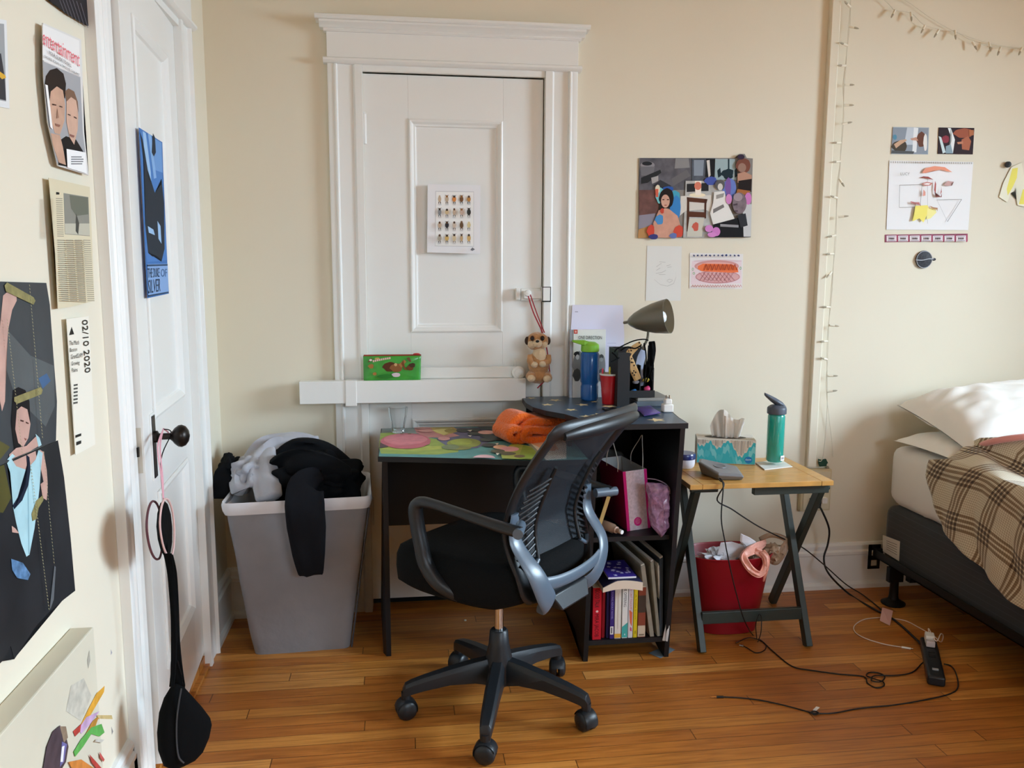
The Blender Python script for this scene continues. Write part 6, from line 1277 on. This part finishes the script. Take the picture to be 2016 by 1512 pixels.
paper('pencil_sketch', 'white sheet with a faint pencil face sketch below the collage', 'drawing', fnB, [(1274, 484), (1342, 485), (1340, 592), (1271, 592)], I('e0dfda'),
      [(I('b9b7b4'), [(x+1.0*math.cos(a), y+1.0*math.sin(a)) for a in (0, 2, 4)]) for x, y in []]+
      [(I('b5b3b0'), [(x0, y0), (x1, y1), (x1+.2, y1+.7), (x0+.2, y0+.7)]) for x0, y0, x1, y1 in ((1288, 550, 1300, 560), (1300, 560, 1314, 563), (1314, 563, 1326, 558), (1326, 558, 1331, 545), (1331, 545, 1330, 535), (1312, 523, 1320, 521), (1314, 526, 1322, 525), (1313, 552, 1318, 549), (1318, 549, 1324, 551), (1313, 553, 1318, 556), (1318, 556, 1324, 552), (1292, 525, 1302, 518), (1302, 518, 1304, 530), (1292, 532, 1300, 527), (1291, 538, 1303, 536), (1303, 536, 1311, 532), (1297, 540, 1310, 540), (1298, 515, 1310, 516))], th=.0006)
cr = lambda c, pts: (I(c), pts)
def wave(x0, x1, y, amp, n, c, w_=1.0):
    out = []
    for k in range(n):
        xa, xb = x0+(x1-x0)*k/n, x0+(x1-x0)*(k+1)/n; s_ = 1 if k % 2 else -1
        out.append((I(c), [(xa, y-s_*amp), (xb, y+s_*amp), (xb+w_, y+s_*amp), (xa+w_, y-s_*amp)]))
    return out
hd_ = [cr('e6d3d8', [(1362, 514), (1460, 512), (1460, 558), (1360, 560)]), cr('d9c3c9', ell(1413, 514, 48, 3)), cr('cf9795', ell(1411, 524, 44, 12)), cr('e0a8a2', ell(1411, 525, 40, 9)), cr('c78d90', ell(1413, 545, 44, 13)), cr('d9a9aa', ell(1413, 545, 42, 11)), cr('ee7a4a', [(1374, 524), (1384, 519), (1440, 520), (1452, 527), (1454, 536), (1440, 537), (1382, 534), (1374, 530)])]
hd_ += [(I('a86a70'), [(1376+8*k, 537), (1377+8*k, 537), (1392+8*k, 556-abs(k-4)), (1391+8*k, 556-abs(k-4))]) for k in range(8)]+[(I('a86a70'), [(1388+8*k, 536), (1389+8*k, 536), (1378+8*k, 553), (1377+8*k, 553)]) for k in range(8)]
hd_ += wave(1386, 1450, 526, 6, 16, 'a8442a', 1.6)+wave(1361, 1460, 563, 2.4, 40, 'c4625e', .8)+[(I('35406e'), [(x+2.6*math.cos(math.pi*q/5)*(1 if q % 2 == 0 else .4), 503+3*math.sin(math.pi*q/5)*(1 if q % 2 == 0 else .4)) for q in range(10)]) for x in range(1366, 1462, 8)]
hd_ += [cr('7aa06a', ell(1364, 530, 1.6, 3)), cr('e0e2de', ell(1364, 530, .8, 2)), cr('7aa06a', ell(1366, 538, 2.2, 2.4)), cr('e0e2de', ell(1366, 538, 1.2, 1.4)), cr('7aa06a', ell(1458, 528, 1.8, 3)), cr('e0e2de', ell(1458, 528, .9, 1.8))]
paper('hot_dog_drawing', 'small crayon drawing of a hot dog with a row of blue stars', 'drawing', fnB, [(1358, 498), (1463, 500), (1461, 569), (1357, 568)], I('e6e2e0'), hd_, th=.0008)
# two glossy generic landscape-format prints
paper('glossy_print', 'glossy pale blue print with two reaching figures, left of the pair', 'print', fnB, [(1758, 250), (1829, 251), (1827, 304), (1754, 303)], I('aab4bf'), [cr('8f98a4', [(1758, 251), (1828, 252), (1826, 303), (1755, 302)]), cr('c2ccd6', [(1786, 251), (1806, 251), (1804, 285), (1780, 285)]), cr('e6e9ec', [(1799, 251), (1808, 252), (1804, 300), (1796, 300)]), cr('4a4238', wob(1772, 288, 16, 11, .3)), cr('c9a58a', [(1760, 284), (1772, 276), (1784, 274), (1785, 277), (1774, 284), (1764, 292)]), cr('6b4436', wob(1814, 274, 9, 14, .4)), cr('c79a86', [(1792, 273), (1804, 270), (1808, 277), (1795, 276)]), cr('e9e6e2', wob(1822, 280, 4, 16, .3)), cr('55585a', [(1756, 296), (1800, 298), (1798, 303), (1755, 302)]), cr('5b8fa8', wob(1762, 270, 4, 5))], th=.0008, gap=.002)
paper('glossy_print', 'glossy dark print with red-brown figures, right of the pair', 'print', fnB, [(1848, 251), (1918, 252), (1915, 304), (1846, 303)], I('2f2226'), [cr('33252b', [(1849, 252), (1917, 253), (1914, 303), (1847, 302)]), cr('a05a44', wob(1898, 262, 20, 9, .3)), cr('b06a50', [(1893, 275), (1906, 268), (1912, 278), (1908, 296), (1894, 294)]), cr('8c3a48', wob(1862, 274, 8, 7, .3)), cr('c08468', [(1884, 280), (1896, 278), (1896, 283), (1886, 284)]), cr('cfe0e4', [(1848, 268), (1853, 270), (1862, 300), (1856, 302)]), cr('e9eef0', [(1866, 252), (1872, 252), (1880, 275), (1876, 302), (1868, 302), (1874, 274)]), cr('8ea6b4', [(1862, 288), (1872, 284), (1876, 302), (1862, 302)]), cr('b5714e', [(1908, 256), (1917, 256), (1917, 266), (1908, 268)])], th=.0008, gap=.002)
# spiral-pad face drawing
sq = lambda pts, w_=.7: [(I('8f8a88'), [pts[k], pts[k+1], (pts[k+1][0]+w_, pts[k+1][1]+w_), (pts[k][0]+w_, pts[k][1]+w_)]) for k in range(len(pts)-1)]
lu = [(I('b9b5b0'), [(1753+4.4*k, 317.5+.06*k), (1755.4+4.4*k, 317.5+.06*k), (1755.4+4.4*k, 321+.06*k), (1753+4.4*k, 321+.06*k)]) for k in range(37)]
lu += sq([(1771, 364), (1815, 363), (1811, 407), (1770, 408), (1771, 364)])+sq([(1844, 393), (1893, 392), (1865, 436), (1844, 393)])+sq([(1826, 350), (1826, 440)], .4)
lu += [cr('e79a80', [(1815, 340), (1822, 331), (1840, 327), (1860, 329), (1875, 339), (1868, 338), (1852, 334), (1836, 336), (1822, 341)]), cr('9a4a42', [(1810, 351), (1818, 347), (1828, 348), (1838, 354), (1828, 352), (1818, 350)]), cr('c77f78', [(1814, 362), (1824, 358), (1836, 360), (1832, 365), (1822, 366)]), cr('efe3e2', [(1817, 362), (1825, 360), (1832, 361), (1829, 364), (1822, 364)]), cr('c9a4a0', [(1858, 364), (1866, 356), (1878, 358), (1870, 361), (1874, 366), (1864, 366)]), cr('b05a54', [(1841, 356), (1843, 362), (1842, 380), (1846, 384), (1842, 382), (1839, 374)]), cr('b05a54', [(1853, 366), (1854, 378), (1851, 384), (1853, 372)]), cr('8f5a54', [(1840, 378), (1842, 386), (1852, 387), (1854, 380), (1854, 388), (1842, 388)]), cr('e2a090', [(1818, 373), (1822, 378), (1822, 385), (1817, 386)]),
       cr('f2e477', [(1802, 405), (1826, 404), (1830, 412), (1822, 430), (1818, 438), (1810, 430), (1796, 436), (1800, 420)]), cr('f5ec9f', [(1826, 410), (1840, 410), (1844, 418), (1832, 430), (1824, 432)]), cr('c98a8a', [(1792, 396), (1796, 400), (1806, 402), (1811, 404), (1810, 398), (1802, 398)]), cr('b98a7a', [(1830, 405), (1836, 411), (1846, 413), (1846, 409), (1838, 408)])]
lu += [(I('b06a66'), [(1793+3*k, 397+.6*k), (1794+3*k, 397+.6*k), (1795+3*k, 402+.6*k), (1794+3*k, 402+.6*k)]) for k in range(7)]+[(I('c9a45a'), [(1829+3*k, 406+.9*k), (1830+3*k, 406+.9*k), (1831+3*k, 411+.9*k), (1830+3*k, 411+.9*k)]) for k in range(6)]
paper('face_drawing', 'white spiral-pad sheet with a coloured line drawing of a face', 'drawing', fnB, [(1751, 316), (1916, 319), (1906, 453), (1745, 452)], I('ecebec'), lu, [('LUCY', (1773, 345), (1791, 345), (1773, 339.5), I('8f8c8c'))], th=.0008, gap=.002)
tk = []; 
for k in range(7):
    x = 1744.5+22.8*k; tk += [(I('e6d8dc'), [(x+1, 464), (x+20.5, 463.5), (x+20.5, 475), (x+1, 475.5)]), (I('b0506a'), [(x+20.8, 462), (x+23, 462), (x+23, 476.5), (x+20.8, 476.5)]), (I('8c8a98'), [(x+3, 465.5), (x+18.5, 465), (x+18.5, 466), (x+3, 466.5)]), (I('8c8a98'), [(x+3, 473.5), (x+18.5, 473), (x+18.5, 474), (x+3, 474.5)])]
    tk += [(I('4f4c54'), [(x+5+2*j, 467.5), (x+6.1+2*j, 467.5), (x+6.1+2*j, 471.3), (x+5+2*j, 471.3)]) for j in range(6)]
paper('ticket_strip', 'strip of seven pink-edged raffle tickets below the face drawing', 'tickets', fnB, [(1742, 462), (1905, 460), (1905, 475), (1742, 477)], I('8d4a60'), tk, [('TICKET', (1748.5+22.8*k, 473), (1760+22.8*k, 473), (1748.5+22.8*k, 471.8), I('6d6a72')) for k in range(7)], th=.0005)
c = BW(1819, 511, -.006); b = B(); b.lathe([(.001, 0), (.034, 0), (.038, .003), (.036, .007), (.001, .009)], (c.x, -.002, c.z), I2('2b2a30', .5, 120), 28, ax=(0, -1, 0)); b.tube([(c.x-.040, -.012, c.z-.002), (c.x-.012, -.0135, c.z-.003), (c.x+.018, -.0135, c.z+.003), (c.x+.046, -.010, c.z+.002)], .0016, I('c9ccd6'), seg=6)
b.tube([(c.x+.0355*math.cos(t), -.009, c.z+.0355*math.sin(t)) for t in [2*math.pi*j/24 for j in range(24)]], .0014, I('b9bcc6'), seg=6, sm=1, close=True); b.blob((c.x+.045, -.008, c.z+.001), (.009, .004, .006), I('2b2a30'), 0, 5, 2)
o = tag(b.build('planet_patch', None), 'round black ringed-planet patch pinned below the ticket strip', 'patch')
b = B(); ps = [(1991, 329), (2011, 320), (2016, 345), (2022, 372), (2040, 380), (2030, 410), (2012, 406), (2003, 404), (2010, 375), (1998, 370), (1990, 380), (1983, 398), (1967, 388), (1975, 360)]
paper('paper_letter', 'yellow-shaded cut-out paper letter pinned at the right edge', 'paper', fnB, ps, I('ebe8d2'), [cr('ece270', [(1993, 332), (2004, 330), (2002, 350), (1994, 368), (1984, 385), (1982, 372), (1988, 350)]), cr('ece270', [(2014, 372), (2026, 378), (2022, 402), (2006, 402), (2010, 388)])], th=.0008, gap=.004)
c = BW(1984, 324, -.01); b = B(); b.lathe([(.001, 0), (.010, 0), (.0135, .006), (.012, .014), (.001, .017)], (c.x, -.003, c.z), M('black_magnet', '1c1c20', .35), 20, ax=(0, -1, 0)); tag(b.build('push_pin', None), 'round black pin holding the yellow paper letter', 'pin')
# ================================================================ string lights
sl = thing('string_lights', 'white mini string lights hanging down beside the wall channel and across the right corner', 'string lights', BW(1668, 60, -.01))
wire = M('white_wire', 'd6cfbd', .6); bulbm = M('clear_mini_bulb', 'b8b09c', .15, alpha=.75); sock = M('ivory_socket', 'ebe4d2', .5)
vp = [(1678, -60), (1674, 10), (1671, 50), (1668, 90), (1665, 140), (1662, 170), (1660, 230), (1655, 300), (1654, 330), (1650, 370), (1646, 430), (1643, 480), (1640, 540), (1637, 590), (1630, 650), (1628, 710), (1629, 770), (1627, 830), (1620, 900), (1612, 908)]
b = B(); b.tube([BW(x, y, -.022) for x, y in vp], .0013, wire, seg=5, sm=4); b.tube([BW(x+2.4*math.sin(y*.03), y, -.019) for x, y in vp[:-3]]+[BW(1638, 870, -.01), BW(1640, 900, -.01)], .0012, wire, seg=5, sm=4); part(b, 'vertical_wire', sl)
hp = [(1690, -30), (1740, 0), (1755, 14), (1762, 20), (1794, 26), (1818, 48), (1850, 58), (1880, 62), (1914, 80), (1948, 92), (1968, 92), (2016, 98), (2060, 100)]
hp2 = [(1700, -30), (1780, 0), (1830, 34), (1880, 62), (1950, 86), (2016, 95), (2060, 96)]
b = B(); b.tube([BW(x, y, -.02) for x, y in hp], .0013, wire, seg=5, sm=4); b.tube([BW(x, y, -.012) for x, y in hp2], .0012, wire, seg=5, sm=4); part(b, 'swag_wire', sl)
def mini(x0, y0, x1, y1, Y=-.028):
    p0, p1 = BW(x0, y0, -.022), BW(x1, y1, Y); d = (p1-p0); d = d.normalized(); b = B()
    b.cyl(p0, p0+d*.021, .0048, .0046, sock, 10); b.lathe([(.0036, .021), (.0040, .025), (.0034, .034), (.0008, .041)], p0, bulbm, 10, ax=d); part(b, 'mini_bulb', sl)
for q in ((1674, 14, 1668, 8), (1671, 52, 1680, 54), (1668, 90, 1659, 86), (1665, 129, 1650, 129), (1662, 167, 1678, 167), (1661, 207, 1675, 207), (1658, 244, 1674, 241), (1655, 281, 1639, 281), (1654, 318, 1640, 319), (1652, 352, 1656, 358), (1648, 390, 1642, 388), (1651, 427, 1662, 426), (1645, 463, 1633, 466), (1641, 500, 1630, 500), (1637, 535, 1632, 541), (1634, 605, 1622, 604), (1633, 640, 1648, 642), (1629, 672, 1620, 672), (1628, 708, 1622, 706), (1629, 771, 1638, 770), (1630, 740, 1640, 740),
          (1762, 20, 1757, 30), (1793, 24, 1794, 34), (1821, 50, 1815, 62), (1848, 59, 1840, 72), (1880, 60, 1881, 70), (1914, 82, 1920, 92), (1947, 83, 1949, 93), (1970, 93, 1965, 106), (2012, 94, 2008, 103)): mini(*q)
b = B(); ps = [(1610, 903), (1617, 905), (1625, 903), (1629, 911), (1624, 914), (1627, 917), (1613, 918), (1611, 912)]
b.prism([BW(x, y, -.012) for x, y in ps], (0, -.006, 0), M('dark_green_tag', '17402f', .6)); tag(b.build('green_bow', None, smooth=0), 'small dark green tag at the lower end of the string lights', 'tag')
b = B(); b.blob(BW(1629, 921, -.012), (.008, .006, .008), M('pale_box_plastic', '9a9282', .5), .15, 5, 2); tag(b.build('light_controller', None), 'little translucent square below the green tag', 'small item')
# outlet box with plug
ob = BW(1600, 960, 0); p0, p1 = BW(1571, 962, 0), BW(1627, 1001, 0)
ou = thing('outlet_box', 'cream surface outlet box at the foot of the wall channel', 'outlet', (ob.x, 0, ob.z))
b = B(); b.box((p0.x, -.030, p1.z), (p1.x, -.001, p0.z+.09), M('cream_outlet', 'cdbf9c', .5)); part(b, 'box', ou, bevel=.003)
b = B(); b.box((p0.x+.010, -.034, p1.z+.008), (p1.x-.008, -.0305, p0.z+.08), M('cream_plate', 'd9cfb4', .45)); part(b, 'cover_plate', ou, bevel=.001)
b = B(); q = BW(1622, 985, -.05); b.box((q.x-.012, -.06, q.z-.012), (q.x+.012, -.0345, q.z+.012), whp); b.tube([BW(1628, 925, -.01), BW(1626, 950, -.02), BW(1622, 975, -.045)], .0013, wire, seg=5); tag(b.build('wall_plug', None, bevel=.002), 'small cream plug of the string lights in the outlet box', 'plug')
b = B(); q = BW(1604, 990, -.055); b.box((q.x-.014, -.085, q.z-.016), (q.x+.014, -.035, q.z+.016), blp)
cord = M('brown_black_rubber', '15110f', .5)
path = [V((q.x, -.085, q.z)), BW(1618, 1005, -.12), BW(1632, 1040, -.11), BW(1630, 1070, -.09), BW(1622, 1100, -.10), BW(1632, 1130, -.14), FL(1670, 1168, .006), FL(1715, 1196, .006), FL(1760, 1220, .006), FL(1800, 1255, .006), FL(1822, 1274, .02)]
b.tube(path, .0042, cord, seg=8); tag(b.build('extension_cord', None, smooth=60), 'thick black power cord curving from the outlet down to the power strip', 'cord')
# device cable 1: over the table edge and under, to the power strip
b = B(); e0 = V((1.806, -.552, TT+.012))
path = [e0, V((1.803, -.580, TT+.010)), V((1.803, -.598, TT-.004)), BW(1412, 985, -.59), BW(1440, 1002, -.55), BW(1470, 1022, -.50), BW(1500, 1040, -.45), BW(1545, 1062, -.36), BW(1580, 1078, -.25), BW(1620, 1110, -.17), FL(1665, 1150, .05), FL(1700, 1172, .006), FL(1745, 1208, .006), FL(1790, 1245, .006), FL(1818, 1275, .02)]
b.tube(path, .0026, cord, seg=8); tag(b.build('device_cable', None, smooth=60), 'black cable sagging from the grey device behind the table legs', 'cord')
b = B(); path = [V((1.800, -.548, TT+.010)), V((1.799, -.575, TT+.008)), V((1.800, -.600, TT-.004)), BW(1420, 1020, -.61), BW(1428, 1070, -.60), BW(1438, 1120, -.585), BW(1450, 1170, -.57), BW(1465, 1220, -.55), FL(1482, 1250, .003), FL(1500, 1262, .003), FL(1525, 1285, .003), FL(1560, 1312, .003), FL(1600, 1320, .003), FL(1650, 1327, .003), FL(1700, 1332, .003), FL(1708, 1345, .003), FL(1725, 1354, .003), FL(1740, 1350, .004), FL(1738, 1342, .006), FL(1720, 1336, .006), FL(1706, 1330, .005), FL(1712, 1324, .003), FL(1730, 1325, .003), FL(1742, 1332, .003), FL(1734, 1342, .009), FL(1716, 1340, .010), FL(1722, 1330, .005), FL(1760, 1330, .003), FL(1795, 1324, .003), FL(1815, 1306, .008), FL(1828, 1298, .03)]
b.tube(path, .0023, cord, seg=6, sm=5); tag(b.build('tangled_cable', None, smooth=60), 'thin black cable dropping from the device and knotted on the floor', 'cord')
b = B()
b.tube([FL(1457, 1262, .004), FL(1472, 1256, .003), FL(1490, 1258, .003), FL(1507, 1268, .003), FL(1512, 1245, .06) if False else FL(1505, 1280, .003), FL(1488, 1285, .003), FL(1470, 1275, .003), FL(1462, 1272, .003)], .0018, cord, seg=6, sm=5); b.tube([FL(1490, 1258, .003), BW(1488, 1230, -.52), BW(1494, 1210, -.53), BW(1499, 1216, -.53), BW(1498, 1245, -.54), FL(1492, 1264, .003)], .0018, cord, seg=6, sm=5)
for x0_, y0_, x1_, y1_ in ((1455, 1263, 1449, 1266), (1464, 1272, 1456, 1270)):
    b.cyl(FL(x0_, y0_, .005), FL(x1_, y1_, .005), .0035, m=chrome, seg=10)
tag(b.build('audio_cable', None, smooth=60), 'short black audio cable with two metal tips on the floor by the bin', 'cord')
b = B(); path = [FL(1424, 1372, .003), FL(1460, 1374, .003), FL(1500, 1379, .003), FL(1550, 1390, .003), FL(1590, 1401, .003), FL(1604, 1404, .003), FL(1640, 1404, .003), FL(1690, 1395, .003), FL(1760, 1388, .003), FL(1820, 1378, .003), FL(1870, 1366, .003), FL(1886, 1352, .003), FL(1882, 1325, .003), FL(1872, 1311, .003), FL(1858, 1307, .004)]
b.tube(path, .0022, cord, seg=6); b.cyl(FL(1411, 1372, .004), FL(1424, 1372, .004), .0042, m=cord, seg=10); b.cyl(FL(1399, 1372, .004), FL(1411, 1372, .004), .0019, m=M('gold_jack', 'c9884a', .25, metal=1), seg=8); b.tube([FL(1596, 1403, .006), FL(1604, 1407, .004), FL(1612, 1404, .006), FL(1604, 1400, .006)], .0022, cord, seg=6, close=True)
b.prism([FL(1600, 1398, .004), FL(1606, 1400, .004), FL(1614, 1393, .016), FL(1607, 1391, .016)], (0, 0, .0006), I('dcd6cc'))
tag(b.build('headphone_cable', None, smooth=60), 'long thin black cable with gold jack across the front of the floor', 'cord')
# power strip with charger and white cable
s0, s1 = FL(1826, 1272, 0), FL(1843, 1352, 0); dr = (s1-s0).normalized(); sd = V((-dr.y, dr.x, 0)); st = thing('power_strip', 'black power strip lying on the floor beside the bed leg', 'power strip', (s0+s1)/2)
b = B(); L_s = (s1-s0).length; c = (s0+s1)/2
b.obox(c+V((0, 0, .018)), (L_s, .056, .035), (dr, sd, V((0, 0, 1))), blp); part(b, 'strip_body', st, bevel=.008, bseg=3)
b = B(); b.obox(s1-dr*.055+V((0, 0, .037)), (.010, .020, .006), (dr, sd, V((0, 0, 1))), M('switch_grey', '8f9398', .4)); part(b, 'switch', st, bevel=.001)
for k in range(3):
    b = B(); cc = s0+dr*(.09+.038*k)+V((0, 0, .0365)); b.obox(cc, (.022, .022, .0016), (dr, sd, V((0, 0, 1))), M('socket_black', '0b0b0c', .5)); part(b, 'socket', st)
b = B(); cc = s0+dr*.045+V((0, 0, .052)); b.obox(cc, (.045, .032, .030), (dr, sd, V((0, 0, 1))), whp); ch_ = tag(b.build('usb_charger', None, bevel=.004), 'white usb charger block plugged into the power strip', 'charger')
b = B(); cc2 = s0+dr*.085+V((0, 0, .048)); b.obox(cc2, (.024, .030, .022), (dr, sd, V((0, 0, 1))), M('clear_plug', 'cfc6c8', .3)); tag(b.build('clear_plug', None, bevel=.003), 'smaller pale plug just in front of the white charger block', 'plug')
wc = M('white_cable', 'dcc9bc', .5)
b = B(); p_ = s0+dr*.018+V((0, 0, .058)); path = [p_, p_-dr*.02+V((0, 0, .01)), FL(1843, 1262, .06), FL(1852, 1248, .06), FL(1857, 1252, .04), FL(1852, 1264, .01), FL(1838, 1252, .004), FL(1810, 1236, .003), FL(1785, 1223, .003), FL(1760, 1218, .003), FL(1730, 1216, .003), FL(1700, 1220, .003), FL(1682, 1232, .003), FL(1684, 1245, .003), FL(1704, 1257, .003), FL(1740, 1268, .003), FL(1775, 1274, .003)]
b.tube(path, .0021, wc, seg=7); b.cyl(FL(1775, 1274, .004), FL(1793, 1277, .004), .0038, m=whp, seg=10); b.cyl(FL(1793, 1277, .004), FL(1798, 1277.6, .004), .0026, m=chrome, seg=8); tag(b.build('phone_cable', None, smooth=60), 'white phone charging cable looping on the floor by the power strip', 'cord')
b = B(); q = [FL(1737, 1196, .03), FL(1758, 1203, .022), FL(1752, 1232, .002), FL(1732, 1222, .004)]; b.prism(q, (0, 0, .001), I('d3a49c')); tag(b.build('cord_label', None, smooth=0), 'pink paper label folded around the black cords', 'label')

# SUBPARTS: pieces that belong to a part sit one level deeper (all share the root's origin)
def pair(root, up_, low):
    ups = sorted([c for c in root.children if c.name.split('.')[0] == up_], key=lambda c: c.name); lows = sorted([c for c in root.children if c.name.split('.')[0] == low], key=lambda c: c.name)
    for k, c in enumerate(lows): c.parent = ups[min(k, len(ups)-1)]
pair(CH, 'base_leg', 'caster'); pair(CH, 'armrest', 'armrest_joint'); pair(CH, 'back_frame', 'side_vent'); pair(CH, 'back_frame', 'top_rail')
pair(plush, 'head', 'nose'); pair(plush, 'head', 'eye'); pair(plush, 'head', 'ear'); pair(dv, 'body', 'dial'); pair(st, 'strip_body', 'switch'); pair(st, 'strip_body', 'socket')
pair(gbag, 'bag_body', 'round_sticker'); pair(gbag, 'bag_body', 'lettering'); pair(ou, 'box', 'cover_plate'); pair(tb, 'box', 'printed_pattern'); pair(lamp, 'lamp_shade', 'light_bulb'); pair(pouch, 'pouch_body', 'print'); pair(cv, 'canvas', 'paint_strokes')
